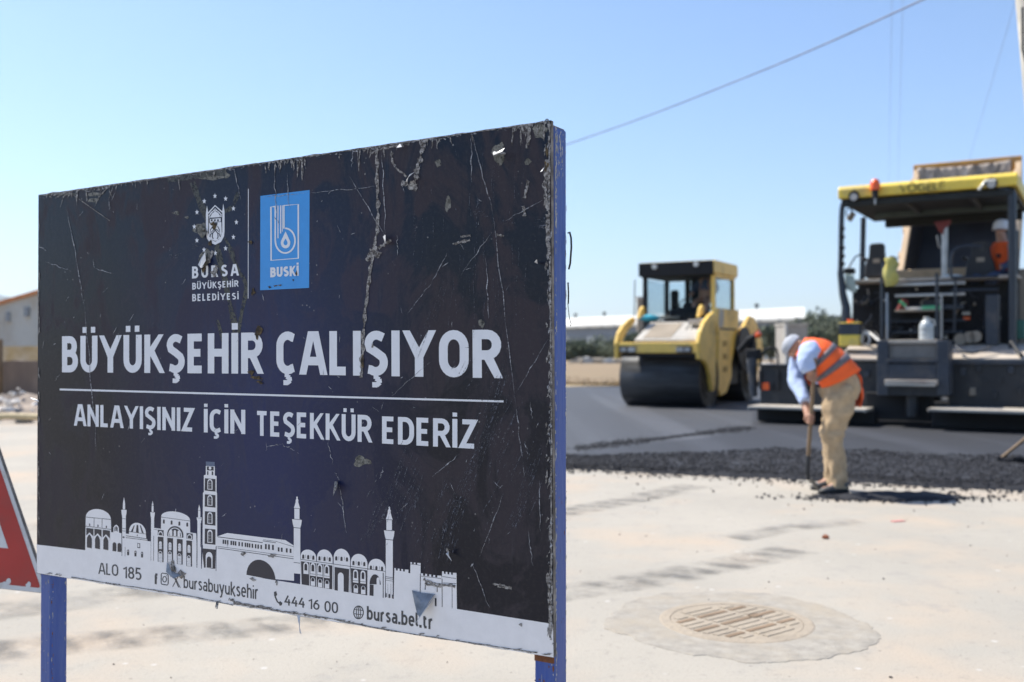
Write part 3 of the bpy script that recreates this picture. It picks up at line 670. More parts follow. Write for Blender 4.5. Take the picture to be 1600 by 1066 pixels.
# long roofed bazaar over the bridge arch (crop B coordinates)
Wt2.poly([(45, 640), (48, 378), (140, 347), (445, 385), (640, 408), (712, 455), (715, 760), (45, 700)], cB)
Dk.line([(55, 380), (445, 430)], 1.1, cB); Dk.line([(445, 415), (560, 432)], 0.9, cB); Dk.line([(450, 405), (560, 420), (712, 466)], 0.6, cB); Dk.line([(55, 462), (712, 552)], 0.6, cB); Dk.line([(55, 476), (712, 570)], 0.9, cB)
for x in (100, 118, 137, 168, 187, 205, 236, 262, 290, 308, 326, 350, 378, 400, 426): Dk.poly(rect(x, 404 + (x - 100) * 0.14, 13, 36), cB)
for x in (465, 492, 526): Dk.poly(rect(x, 442 + (x - 465) * 0.12, 15, 44), cB)
for x in (575, 602, 645, 678): Dk.poly(rect(x, 470 + (x - 575) * 0.12, 15, 36), cB)
Dk.poly([(305, 708)] + [(305 + 125 * (1 - math.cos(a)), 555 + 153 * (1 - math.sin(a)) + 48 * (1 - math.cos(a)) / 2) for a in [math.pi * k / 16 for k in range(1, 16)]] + [(557, 755)], cB)
# onion-tipped minaret, domed caravanserai
def minaret2(xc, yt, s, yb, base, cv):
    Wt2.poly([(xc, yt), (xc + 7 * s, yt + 12 * s), (xc + 5 * s, yt + 20 * s), (xc + 12 * s, yt + 35 * s), (xc + 10 * s, yt + 50 * s), (xc + 20 * s, yt + 85 * s), (xc + 26 * s, yt + 105 * s), (xc + 21 * s, yt + 108 * s), (xc + 21 * s, yb), (xc + 42 * s, yb + 6 * s), (xc + 36 * s, yb + 50 * s), (xc + 28 * s, yb + 78 * s), (xc + 28 * s, base), (xc - 28 * s, base - 5), (xc - 28 * s, yb + 72 * s), (xc - 36 * s, yb + 44 * s), (xc - 43 * s, yb), (xc - 23 * s, yb), (xc - 23 * s, yt + 105 * s), (xc - 27 * s, yt + 100 * s), (xc - 20 * s, yt + 80 * s), (xc - 12 * s, yt + 50 * s), (xc - 12 * s, yt + 35 * s), (xc - 5 * s, yt + 20 * s), (xc - 7 * s, yt + 10 * s)], cv)
    Dk.line([(xc - 25 * s, yt + 104 * s), (xc + 25 * s, yt + 108 * s)], 0.7, cv); Dk.line([(xc - 42 * s, yb), (xc + 42 * s, yb + 7 * s)], 0.8, cv); Dk.line([(xc - 28 * s, yb + 74 * s), (xc + 28 * s, yb + 80 * s)], 0.9, cv)
minaret2(741, 30, 1.0, 226, 700, cB); Dk.line([(712, 600), (768, 608)], 0.8, cB)
minaret2(1536, 118, 1.08, 322, 960, cB)
Wt2.poly([(768, 820), (770, 575), (1500, 690), (1500, 930)], cB)
for x0, x1, y0, y1, h in ((772, 906, 545, 560, 62), (912, 1048, 560, 575, 78), (1056, 1198, 560, 578, 86), (1204, 1348, 600, 615, 80), (1354, 1502, 640, 655, 78)):
    Wt2.poly([(x0, y0 + 60)] + dome(x0, y0, x1, y1, h) + [(x1, y1 + 75)], cB)
    for q in (0.1, 0.42, 0.75): Dk.poly(arch(x0 + (x1 - x0) * q, y0 + 22 + q * 14, 18, 36), cB)
    for q in (0.32, 0.66): Dk.line([(x0 + (x1 - x0) * q, y0 - 16 + q * 12), (x0 + (x1 - x0) * q, y0 + 14 + q * 12)], 0.4, cB)
Dk.line([(772, 574), (1500, 678)], 0.8, cB)
for (x0, x1, yt, yb) in ((775, 1046, 590, 790), (1204, 1348, 650, 862)):
    Dk.poly([(x0, yt), (x1, yt + (x1 - x0) * 0.14), (x1 - 2, yb + (x1 - x0) * 0.16), (x0 + 6, yb)], cB)
Wi.poly(arch(797, 698, 44, 102, 0.1), cB); Di.poly(arch(806, 668, 24, 58, 0.1), cB)
for x, y in ((858, 684), (918, 692), (978, 702), (1226, 742), (1290, 750)):
    Wi.poly([(x - 3, y + 30)] + arch(x, y, 42, 82, 0.1)[1:-1] + [(x + 45, y + 36)], cB); Di.poly(arch(x + 9, y - 8, 23, 58, 0.1), cB); Di.line([(x - 3, y + 14), (x + 44, y + 19)], 0.6, cB)
for x, y in ((860, 800), (922, 812), (982, 822), (1230, 860), (1294, 872)):
    Wi.poly(arch(x, y, 38, 72, 0.1), cB); Di.poly(arch(x + 6, y - 38, 26, 30, 0.1), cB)
Wi.line([(848, 600), (850, 815)], 0.9, cB); Wi.line([(908, 605), (910, 825)], 0.9, cB); Wi.line([(968, 615), (970, 832)], 0.9, cB)
Dk.line([(1058, 625), (1054, 832)], 0.5, cB); Dk.poly([(1066, 640), (1190, 658), (1186, 858), (1064, 840)], cB); Wi.poly(arch(1094, 850, 50, 165, 0.1), cB); Dk.line([(1200, 640), (1198, 858)], 0.7, cB)
Dk.poly([(1366, 788)] + [(1366 + 48 * (1 - math.cos(a)), 700 + 88 * (1 - math.sin(a)) + 3 * (1 - math.cos(a))) for a in [math.pi * k / 10 for k in range(1, 10)]] + [(1464, 792)], cB)
Wi.poly(arch(1428, 796, 26, 66), cB); Dk.poly([(1368, 790), (1402, 795), (1400, 890), (1366, 886)], cB); Dk.line([(1484, 690), (1484, 905)], 1.2, cB)
Dk.line([(1500, 722), (1578, 735)], 0.7, cB); Dk.line([(1500, 735), (1578, 748)], 0.7, cB); Dk.line([(1502, 752), (1578, 765)], 0.6, cB)
for x, y in ((1500, 900), (1530, 908), (1560, 912)): Dk.poly(arch(x, y, 14, 36), cB)
for x in (1524, 1550): Dk.line([(x, 785), (x, 905)], 0.35, cB)
# castle walls (crop D coordinates)
def cren(x0, y0, x1, y1, n_):
    pts = []
    for k in range(n_):
        a = x0 + (x1 - x0) * k / n_; b_ = x0 + (x1 - x0) * (k + 0.5) / n_; c__ = x0 + (x1 - x0) * (k + 1) / n_
        ya = y0 + (y1 - y0) * k / n_; pts += [(a, ya), (b_, ya + 2), (b_, ya + 22), (c__, ya + 24)] if k < n_ - 1 else [(a, ya), (c__, ya + 2)]
    return pts
Wt2.poly([(208, 980), (214, 640)] + cren(214, 638, 345, 655, 4) + [(345, 683), (362, 686)] + cren(364, 582, 458, 594, 3) + [(456, 1020)], cD)
Wt2.poly([(456, 1040), (460, 688)] + cren(462, 686, 650, 712, 5) + [(655, 735)] + cren(657, 668, 790, 686, 4) + [(794, 1022), (794, 1045)], cD)
for (x0, y0, x1, y1) in ((364, 600, 456, 612), (660, 716, 785, 735), (668, 775, 790, 782), (462, 712, 650, 735)): Dk.line([(x0, y0), (x1, y1)], 0.7, cD)
Dk.line([(456, 690), (454, 865)], 0.9, cD); Dk.line([(657, 735), (658, 998)], 1.0, cD); Dk.line([(750, 780), (750, 1010)], 0.8, cD); Dk.line([(214, 650), (210, 760)], 0.6, cD)
Dk.line([(500, 840), (502, 800), (520, 785), (590, 790), (612, 815), (612, 860)], 1.3, cD); Wi.poly(dome(522, 858, 602, 862, 50), cD); Dk.poly(rect(590, 915, 16, 75), cD)
Wt2.build('skyline_silhouette', M_ppaper); Wt.build('white_strip', M_ppaper); Dk.build('skyline_dark_print', M_pdark, kind='stuff'); Wi.build('skyline_detail', M_ppaper, kind='stuff'); Di.build('skyline_opening', M_pdark, kind='stuff'); WW.build('skyline_glazing', M_ppaper, kind='stuff')  # dark windows, doors and outlines of the skyline are print

# lettering
_c = bpy.data.curves.new('cap', 'FONT'); _c.body = 'H'; _o = bpy.data.objects.new('cap', _c); _m = bpy.data.meshes.new_from_object(_o); CAP = max(v.co.y for v in _m.vertices); bpy.data.objects.remove(_o)
def arc(cx, cy, rx, ry, a0, a1, n=9): return [(cx + rx * math.cos(math.radians(a0 + (a1 - a0) * k / n)), cy + ry * math.sin(math.radians(a0 + (a1 - a0) * k / n))) for k in range(n + 1)]
XH = .70
GL = {  # skeleton width, strokes (x 0..1 of the width, y 0..1 of the cap height)
 'B': (.40, [[(0, 0), (0, 1)], [(0, 1)] + arc(.50, .765, .40, .235, 90, -90) + [(0, .53)], [(.45, .53)] + arc(.52, .265, .48, .265, 90, -90) + [(0, 0)]]),
 'U': (.42, [[(0, 1), (0, .30)] + arc(.5, .30, .5, .30, 180, 360, 12) + [(1, 1)]]),
 'Y': (.54, [[(-.06, 1.08), (.5, .42)], [(1.06, 1.08), (.5, .42)], [(.5, .48), (.5, 0)]]),
 'K': (.44, [[(0, 0), (0, 1)], [(1.02, 1.06), (.10, .46)], [(.28, .60), (1.10, -.06)]]),
 'S': (.38, [[(.96, .93)] + arc(.52, .765, .50, .235, 62, 180, 9) + [(.10, .64), (.5, .53), (.90, .40)] + arc(.48, .250, .52, .25, 20, -125, 10) + [(.0, .06)]]),
 'E': (.34, [[(1, 1), (0, 1), (0, 0), (1, 0)], [(0, .52), (.88, .52)]]),
 'H': (.42, [[(0, 0), (0, 1)], [(1, 0), (1, 1)], [(0, .52), (1, .52)]]),
 'I': (.0, [[(0, 0), (0, 1)]]),
 'R': (.42, [[(0, 0), (0, 1)], [(0, 1)] + arc(.52, .735, .46, .265, 90, -90) + [(0, .47)], [(.50, .47), (1.08, -.08)]]),
 'C': (.38, [[(1, .93)] + arc(.56, .70, .56, .30, 55, 180, 8) + arc(.56, .30, .56, .30, 180, 305, 8) + [(1, .07)]]),
 'A': (.48, [[(-.08, -.1), (.41, 1.1)], [(1.08, -.1), (.59, 1.1)], [(.14, .27), (.86, .27)]]),
 'L': (.32, [[(0, 1), (0, 0), (1, 0)]]),
 'O': (.46, [arc(.5, .66, .5, .34, 0, 180, 12) + arc(.5, .34, .5, .34, 180, 360, 12) + [(1, .66)]]),
 'N': (.46, [[(0, 0), (0, 1)], [(1, 0), (1, 1)], [(0, 1.0), (1, 0.0)]]),
 'Z': (.40, [[(0, 1), (1, 1), (0, 0), (1, 0)]]),
 'T': (.46, [[(0, 1), (1, 1)], [(.5, 1), (.5, 0)]]),
 'D': (.42, [[(0, 0), (0, 1), (.40, 1)] + arc(.42, .62, .58, .38, 90, 0, 8) + arc(.42, .38, .58, .38, 0, -90, 8) + [(0, 0)]]),
 '1': (.22, [[(-.1, .78), (1, 1.0), (1, 0)]]),
 '8': (.40, [arc(.5, .76, .44, .24, -90, 270, 20), arc(.5, .26, .5, .26, -90, 270, 20)]),
 '5': (.38, [[(.94, 1), (.08, 1), (.04, .54)] + arc(.44, .30, .56, .30, 110, -120, 14) + [(0, .05)]]),
 '4': (.46, [[(.62, 1), (0, .28), (1.1, .28)], [(.78, .62), (.78, 0)]]),
 '6': (.42, [[(.86, .97), (.45, .85), (.10, .55), (0, .32)] + arc(.5, .30, .5, .30, 180, 360, 12) + arc(.5, .34, .5, .26, 0, 165, 10)]),
 '0': (.42, [arc(.5, .62, .5, .38, 0, 180, 12) + arc(.5, .38, .5, .38, 180, 360, 12) + [(1, .62)]]),
 'b': (.36, [[(0, 1), (0, 0)], [(0, XH * .5)] + arc(.5, XH * .62, .5, XH * .38, 160, 0, 9) + arc(.5, XH * .38, .5, XH * .38, 0, -160, 9)]),
 'u': (.34, [[(0, XH), (0, .24)] + arc(.48, .24, .48, .24, 180, 320, 8) + [(1, .2)], [(1, XH), (1, 0)]]),
 'r': (.20, [[(0, 0), (0, XH)], [(0, XH * .62), (.4, XH * .95), (1.1, XH)]]),
 's': (.28, [[(.95, XH * .93)] + arc(.50, XH * .77, .46, XH * .23, 60, 180, 7) + [(.5, XH * .52)] + arc(.48, XH * .25, .52, XH * .25, 40, -130, 9) + [(0, XH * .06)]]),
 'a': (.32, [[(.1, XH * .92)] + arc(.5, XH * .72, .5, XH * .28, 110, 0, 6) + [(1, 0)], [(1, XH * .55), (.5, XH * .55)] + arc(.42, XH * .28, .42, XH * .28, 95, 270, 8) + [(.8, XH * .04), (1, XH * .22)]]),
 'y': (.36, [[(-.05, XH * 1.05), (.52, .02)], [(1.05, XH * 1.05), (.40, -.20), (.02, -.26)]]),
 'k': (.34, [[(0, 0), (0, 1)], [(1.0, XH * 1.05), (.08, XH * .44)], [(.25, XH * .56), (1.08, -.05)]]),
 'e': (.34, [[(.04, XH * .50), (1, XH * .50)] + arc(.5, XH * .62, .5, XH * .38, 0, 180, 9) + arc(.5, XH * .38, .5, XH * .38, 180, 300, 8) + [(.95, XH * .08)]]),
 'h': (.34, [[(0, 0), (0, 1)], [(0, XH * .6)] + arc(.5, XH * .66, .5, XH * .34, 150, 0, 8) + [(1, 0)]]),
 'i': (.0, [[(0, 0), (0, XH)]]), 'l': (.08, [[(0, 1), (0, .14), (1.2, .0)]]), 't': (.24, [[(.3, XH * 1.28), (.3, .18), (.55, 0), (1.1, .02)], [(-.1, XH), (1, XH)]]),
 'f': (.22, [[(.4, 0), (.4, .82), (.62, 1), (1.15, 1)], [(-.05, .62), (1, .62)]]), '.': (.0, [])}
BASE = {'Ü': 'U', 'Ş': 'S', 'İ': 'I', 'Ç': 'C'}
def word(body, bl, br, tl, tr, m, d, t=.175, name='lettering', gap=.085):
    """letters drawn as strokes of even weight t (of the cap height), fitted between the four corners"""
    x = 0.0; quads = []
    def stroke(P, clamp):
        P = [Vector(p) for k_, p in enumerate(P) if k_ == 0 or (Vector(p) - Vector(P[k_ - 1])).length > 1e-5]; n_ = len(P); L_ = []; R_ = []
        for i in range(n_):
            a = (P[i] - P[i - 1]).normalized() if i else (P[1] - P[0]).normalized(); b_ = (P[i + 1] - P[i]).normalized() if i < n_ - 1 else a
            na, nb = Vector((-a.y, a.x)), Vector((-b_.y, b_.x)); mm = na + nb
            mm = na if mm.length < 0.3 else mm.normalized(); k = t / 2 / max(0.5, mm.dot(na))
            L_.append(P[i] + mm * k); R_.append(P[i] - mm * k)
        for i in range(n_ - 1):
            q = [L_[i], R_[i], R_[i + 1], L_[i + 1]]
            if clamp: q = [Vector((v.x, min(1.0, max(0.0, v.y)))) for v in q]
            quads.append(q)
    for ch in body:
        g = BASE.get(ch, ch); wd_, st = GL[g]; low = g.islower() or g == '.'
        x += t / 2
        for P in st:
            stroke([(x + px_ * wd_, (t / 2 + py_ * (1 - t)) if 0 <= py_ <= 1 else py_ * 1.0) for px_, py_ in ([(a, 0.0 if (b_ == 0 and i in (0, len(P) - 1)) else b_) for i, (a, b_) in enumerate(P)])], not low)
        # butt ends on the base line and cap line reach the full height
        for P in st:
            for (px_, py_), (qx, qy) in ((P[0], P[1]), (P[-1], P[-2])):
                if abs(px_ - qx) < 1e-6 and py_ in (0, 1): X = x + px_ * wd_; y0_, y1_ = (0, t / 2) if py_ == 0 else (1 - t / 2, 1); quads.append([Vector((X - t / 2, y0_)), Vector((X + t / 2, y0_)), Vector((X + t / 2, y1_)), Vector((X - t / 2, y1_))])
        cxm = x + wd_ / 2; s_ = t * .82
        def box_(cx_, y0_, y1_, hw_): quads.append([Vector((cx_ - hw_, y0_)), Vector((cx_ + hw_, y0_)), Vector((cx_ + hw_, y1_)), Vector((cx_ - hw_, y1_))])
        if ch == 'Ü': box_(cxm - wd_ * .36, 1.08, 1.08 + s_, s_ * .48); box_(cxm + wd_ * .36, 1.08, 1.08 + s_, s_ * .48)
        if ch == 'İ': box_(cxm, 1.08, 1.08 + s_, s_ * .55)
        if ch == '.': box_(cxm, 0, t * 1.15, t * .6)
        if ch == 'i': box_(cxm, XH + .14, XH + .14 + s_, s_ * .5)
        if ch in 'ŞÇ':
            o_t = t; 
            stroke([(cxm - .01, .02), (cxm - .01, -.05), (cxm + .07, -.08), (cxm + .08, -.16), (cxm, -.21), (cxm - .09, -.20)], False) if False else None
            h_ = t * .30
            P = [Vector(p) for p in ((cxm, .03), (cxm, -.055), (cxm + .075, -.08), (cxm + .085, -.145), (cxm + .02, -.195), (cxm - .08, -.195))]
            for i in range(len(P) - 1):
                a = (P[i + 1] - P[i]).normalized(); q = Vector((-a.y, a.x)) * h_; quads.append([P[i] + q - a * .012, P[i] - q - a * .012, P[i + 1] - q + a * .012, P[i + 1] + q + a * .012])
        x += wd_ + t / 2 + gap
    total = x - gap; sbl, sbr, stl, str_ = (S(*q, d) for q in (bl, br, tl, tr)); bm = bmesh.new()
    for k, q in enumerate(quads):
        vs = []
        for v in q:
            a = v.x / total; lo_ = sbl.lerp(sbr, a); hi_ = stl.lerp(str_, a); p = lo_ + (hi_ - lo_) * v.y; vs.append(bm.verts.new((p.x, -d - (k % 9) * 0.000012, p.z)))
        f = bm.faces.new(vs); f.normal_update()
        if f.normal.y > 0: f.normal_flip()
    me = bpy.data.meshes.new(name); bm.to_mesh(me); bm.free(); me.materials.append(m); o = bpy.data.objects.new(name, me); COL.objects.link(o); o.parent = sign; return o
LV = 0.0004
for b_ in (
    ('BÜYÜKŞEHİR', (97.1, 581.9), (411, 584.2), (97.1, 525.6), (411, 519.4), .195),
    ('ÇALIŞIYOR', (432, 584.7), (784.3, 591.2), (432, 518.2), (783.8, 515.2), .195),
    ('ANLAYIŞINIZ', (116.6, 665.2), (303.2, 674.8), (116.6, 631.5), (303.2, 637.7), .172),
    ('İÇİN', (318.7, 675.7), (383.5, 678.5), (318.7, 639), (383.5, 640.5), .172),
    ('TEŞEKKÜR', (399, 680.5), (581.1, 691.7), (399, 641.9), (581.1, 648.9), .172),
    ('EDERİZ', (597.1, 693.1), (744.9, 701.6), (597.1, 650.6), (744.9, 656), .172)):
    word(b_[0], b_[1], b_[2], b_[3], b_[4], M_ptext, LV, b_[5])
for b_ in (('BURSA', (108, 775), (496, 750), (108, 676), (494, 653), .20, .34), ('BÜYÜKŞEHİR', (110, 868), (495, 842), (110, 812), (494, 789), .18, .17),
           ('BELEDİYESİ', (110, 965), (497, 948), (110, 905), (496, 894), .18, .22)):
    word(b_[0], *[cL(*q) for q in b_[1:5]], M_ptext, LV, b_[5], gap=b_[6] * .85)
word('BUSKİ', cL(761, 766), cL(998, 752), cL(761, 684), cL(998, 666), M_ptext, LV * 2, .24, gap=.08)
for b_ in (('ALO', (154.5, 896.7), (185, 900.7), (154.5, 879.2), (185, 882.4), .125), ('185', (192.3, 902.9), (221.3, 907.2), (192.3, 884.6), (221.3, 887.8), .13),
           ('bursabuyuksehir', (287.1, 918.8), (403.8, 936.8), (287.1, 899.5), (403.8, 914.4), .125),
           ('444', (444.7, 945.3), (476.6, 950), (444.7, 929), (476.6, 933.8), .14), ('16', (481.9, 951.2), (499.4, 953.5), (481.9, 935), (499.4, 937), .13),
           ('00', (507.2, 956.0), (528.4, 959), (507.2, 938.6), (528.4, 941.4), .13), ('bursa.bel.tr', (573.4, 968), (676.6, 983.8), (573.4, 947.0), (676.6, 960.6), .165),
           ('f', (240.5, 912.5), (247.3, 913.5), (240.5, 895.5), (247.3, 896.5), .20)):
    word(b_[0], *b_[1:5], M_pgrey, LV * 1.4, b_[5])
R = Art(2.0)
R.poly([(93.5, 607.2), (787, 625.9), (787, 628.9), (93.5, 610.1)]); R.poly([cL(575, 28), cL(580, 28), cL(578, 942), cL(573, 942)])
R.build('printed_rule', M_ptext, kind='stuff')
# emblem: ring of twelve stars round a shield
E1_ = Art(2.0)
for x, y in ((210, 132), (299, 88), (388, 110), (453, 192), (478, 307), (453, 430), (388, 524), (302, 563), (208, 536), (149, 458), (127, 343), (149, 223)):
    E1_.poly([(x + (18 if k % 2 == 0 else 7.5) * math.sin(math.pi * k / 5), y - (24 if k % 2 == 0 else 10) * math.cos(math.pi * k / 5)) for k in range(10)], cL)
E1_.build('emblem_star', M_ptext, kind='stuff')
E2 = Art(2.0)
E2.poly([(224, 400), (224, 235), (228, 200), (233, 168), (238, 200), (243, 232), (243, 400)], cL); E2.poly([(360, 390), (360, 215), (364, 190), (368, 152), (374, 186), (379, 215), (379, 390)], cL)
E2.poly([(224, 395), (243, 392), (252, 420), (275, 455), (302, 468), (330, 452), (352, 415), (360, 385), (379, 382), (374, 425), (350, 470), (302, 494), (256, 475), (232, 440)], cL)
for off, wd in ((0, 2.0), (26, 1.4), (46, 1.0)): E2.line([(242 + off * 0.2, 232 + off * 0.9), (300, 168 + off), (360 - off * 0.2, 222 + off * 0.9)], wd, cL)
E2.line([(252 + 50 - 50 * math.cos(a), 262 - 52 * math.sin(a)) for a in [math.pi * k / 10 for k in range(11)]], 1.2, cL)
E2.poly(dome(264, 268, 340, 264, 46), cL); E2.poly([(256, 280), (348, 272), (346, 300), (258, 308)], cL)
E2.poly([(250, 312), (352, 304), (356, 395), (346, 430), (320, 458), (300, 462), (272, 450), (252, 415)], cL); E2.build('emblem_shield', M_ptext, kind='stuff')
E3 = Art(3.2)
for x in (266, 292, 318): E3.poly([(x, 283), (x + 14, 281), (x + 14, 298), (x, 300)], cL)
E3.line([(282, 340), (262, 370), (264, 395), (286, 372), (300, 365), (318, 370), (340, 392), (336, 368), (322, 340)], 1.3, cL)
for sx in (258, 345):
    E3.line([(302, 372), (302 + (sx - 302) * 0.5, 398), (302 + (sx - 302) * 0.85, 405), (sx, 430)], 1.6, cL); E3.line([(302 + (sx - 302) * 0.5, 398), (302 + (sx - 302) * 0.55, 430), (302 + (sx - 302) * 0.35, 445)], 1.6, cL)
E3.poly([(282, 312), (322, 309), (318, 335), (288, 338)], cL); E3.build('emblem_figure', M_pdark, kind='stuff')
B1 = Art(1.2).poly([(407, 306.3), (483.9, 297.1), (483.1, 450), (406.6, 453.7)]).build('blue_logo_panel', M_pblue)
B2 = Art(3.0)
B2.line([(803, 176), (766, 179), (768, 624), (994, 606), (994, 157), (874, 167), (874, 360)], 2.5, cL)
B2.line([(802, 176), (802, 470)], 2.3, cL); B2.line([(825, 168), (825, 440)], 1.6, cL); B2.line([(847, 166), (847, 400)], 1.9, cL); B2.line([(862, 166), (862, 385)], 1.1, cL)
B2.line([(802, 460)] + [(885 - 82 * math.cos(a), 460 + 103 * math.sin(a)) for a in [math.pi * k / 20 for k in range(0, 31)]], 2.6, cL)
B2.poly([(888, 382)] + [(888 + 40 * math.sin(a), 478 - 46 * math.cos(a)) for a in [math.radians(d) for d in range(50, 311, 20)]], cL)
B2.build('water_logo', M_ptext)
Art(3.8).poly([(888, 442)] + [(888 + 17 * math.sin(a), 478 - 21 * math.cos(a)) for a in [math.radians(d) for d in range(50, 311, 26)]], cL).build('water_drop', M_pblue)
# small icons in the white strip
I = Art(2.4)
def ell(cx, cy, rx, ry, n_=18, a0=0, a1=360): return [(cx + rx * math.cos(math.radians(a0 + (a1 - a0) * k / n_)), cy + ry * math.sin(math.radians(a0 + (a1 - a0) * k / n_))) for k in range(n_ + 1)]
I.line(ell(257.4, 905.2, 3.0, 4.3), 1.4); I.line([(252.2, 897.5), (253.6, 895.6), (261.5, 896.7), (263.0, 898.8), (263.0, 912.2), (261.5, 914.4), (253.2, 913.0), (252.0, 911), (252.2, 897.5)], 1.5); I.poly(ell(260.6, 899.6, 0.7, 0.9, 6))
I.line([(269.5, 898.5), (273, 903), (279.5, 918)], 1.6); I.line([(272.0, 898.8), (282, 918.6)], 0.9); I.line([(279, 900), (270, 917)], 1.2)
I.line(ell(560.4, 957, 7.6, 10), 1.5); I.line(ell(560.4, 957, 3.4, 10), 1.1); I.line([(560.6, 947), (560.2, 967)], 1.1); I.line([(553.5, 952.5), (567.5, 954)], 1.0); I.line([(553, 959), (567.6, 961)], 1.0)
I.line([(430.2, 926.5), (430.4, 933), (433.6, 940.2), (439, 944.5)], 2.2); I.poly([(428.2, 925), (431.8, 924), (433.4, 929.5), (431, 932), (428.6, 931.5)]); I.poly([(435.4, 941.5), (438.2, 939.4), (441.5, 942.4), (440.6, 945.6), (437.4, 946.8)])
I.build('printed_icon', M_pgrey, kind='stuff')

# ---- wear: scratches, tape residue, tears, flaps
def wander(a, b_, n_=14, amp=1.2):
    a = Vector(a); b_ = Vector(b_); t = (b_ - a); q = Vector((-t.y, t.x)).normalized(); r = RND.random() * 50
    return [tuple(a.lerp(b_, k / n_) + q * amp * mnoise.noise(Vector((r + k * 0.45, 0, 0))) * 2) for k in range(n_ + 1)]
W1 = Art(5.6)
for a, b_, wd in (((737, 208), (770, 330), 1.2), ((770, 330), (806, 630), 1.1), ((806, 630), (820, 745), 1.1), ((106, 330), (133, 480), 1.0), ((133, 480), (152, 705), 0.9), ((478, 302), (590, 292), 0.7), ((406, 309), (478, 302), 0.8),
                  ((547, 276), (604, 372), 0.9), ((597, 232), (603, 365), 1.2), ((700, 395), (676, 440), 0.9), ((676, 440), (636, 492), 0.8), ((770, 362), (720, 430), 0.9), ((848, 313), (790, 345), 0.8), ((760, 402), (764, 500), 1.2), ((737, 215), (737, 285), 1.3),
                  ((429, 275), (433, 340), 1.4), ((449, 270), (452, 330), 0.8), ((365, 260), (377, 312), 1.2), ((428, 338), (438, 350), 1.0), ((60, 383), (73, 392), 1.3), ((72, 409), (112, 424), 0.9), ((150, 420), (178, 428), 1.1), ((148, 420), (146, 405), 0.8), ((170, 313), (173, 330), 1.0),
                  ((552, 186 + 50), (550, 262), 1.2), ((621, 368), (622, 400), 1.0), ((672, 566), (613, 618), 0.8), ((676, 745), (718, 710), 1.0), ((521, 725), (512, 688), 0.9), ((740, 883), (765, 950), 1.1), ((736, 885), (741, 880), 2.0), ((857, 530), (808, 612), 0.8),
                  ((788, 770), (750, 870), 0.8), ((843, 750), (845, 830), 1.0), ((826, 830), (833, 885), 0.9), ((594, 748), (600, 730), 1.0), ((626, 797), (641, 783), 0.9), ((531, 755), (542, 835), 1.0), ((524, 738), (531, 750), 1.2), ((417, 698), (440, 694), 1.1), ((440, 694), (461, 704), 1.1),
                  ((94, 585), (86, 596), 0.6), ((832, 655), (829, 628), 0.9), ((820, 690), (826, 712), 0.9)):
    W1.line(wander(a, b_), wd, None, 0.75, True)
for _ in range(90):
    x = RND.uniform(66, 852); y = RND.uniform(265, 850); a = RND.choice((RND.uniform(1.2, 1.9), RND.uniform(1.9, 2.4), RND.uniform(0, 3.1))); l = RND.uniform(2, 14)
    if y < 305 - (x - 60) * 0.145 + 8: continue
    W1.line(wander((x, y), (x + l * math.cos(a), y + l * math.sin(a)), 4, 0.5), RND.uniform(0.4, 0.9), None, 0.7, True)
W1.build('scratch', M_scr, kind='stuff')
W2 = Art(5.0)
for _ in range(150):                                     # bundles of faint diagonal rubs at the lower right
    cx_, cy_ = RND.choice(((800, 620, ), (770, 700), (715, 760), (640, 740), (830, 720), (690, 820), (600, 780), (745, 560)))
    x = RND.gauss(cx_, 14); y = RND.gauss(cy_, 30); l = RND.uniform(10, 60); a = math.radians(RND.gauss(113, 5))
    if x > 850 or x + l * math.cos(a) < 65: continue
    W2.line(wander((x, y), (x + l * math.cos(a), y + l * math.sin(a)), 7, 0.8), RND.uniform(0.3, 1.3), None, 0.9, True)
for _ in range(60):
    x = RND.uniform(640, 850); y = RND.uniform(230, 480); l = RND.uniform(10, 70)
    W2.line(wander((x, y), (x + RND.uniform(-4, 3), y + l), 7, 0.5), RND.uniform(0.3, 0.9), None, 0.9, True)
for (x, y) in ((788, 345), (845, 345), (844, 354), (745, 335), (300, 385), (270, 400)):
    for _ in range(5): xx = x + RND.uniform(-10, 6); yy = y + RND.uniform(-4, 4); W2.line(wander((xx, yy), (xx + RND.uniform(8, 18), yy + RND.uniform(-2, 0)), 4, 0.4), RND.uniform(0.6, 1.6), None, 0.8, True)
for guide, n_, sp in ((((800, 560), (775, 650), (740, 730), (712, 800), (695, 870)), 46, 13), (((850, 690), (825, 770), (800, 830)), 22, 12), (((640, 690), (610, 770), (575, 840)), 18, 9), (((700, 420), (680, 480), (650, 560)), 12, 10), (((660, 740), (645, 800)), 10, 5)):
    g_ = smoothpath(guide, 8); m_ = len(g_)
    for _ in range(n_):
        a = RND.randrange(0, m_ - 4); b_ = min(m_ - 1, a + RND.randrange(4, 14)); o_ = RND.gauss(0, sp * .5); W2.line([(x + o_, y + o_ * .15) for x, y in g_[a:b_ + 1]], RND.uniform(.25, .8), None, .9, True)
W2.build('rub_mark', M_scr2, kind='stuff')
W3 = Art(1.45)                                            # olive tape residue
for pts, wd in (((((301, 285), (318, 330), (336, 372))), 9), (((336, 372), (352, 440), (368, 520)), 9), (((352, 372), (372, 420), (384, 450), (372, 520)), 6), (((345, 330), (362, 325), (372, 300)), 6), (((340, 500), (356, 560)), 5), (((262, 281), (300, 276), (352, 269)), 9)):
    q = smoothpath(pts, 6); W3.line(q, wd, None, 0.35)
W3.build('tape_residue', M_tape, kind='stuff')
W4 = Art(1.6)
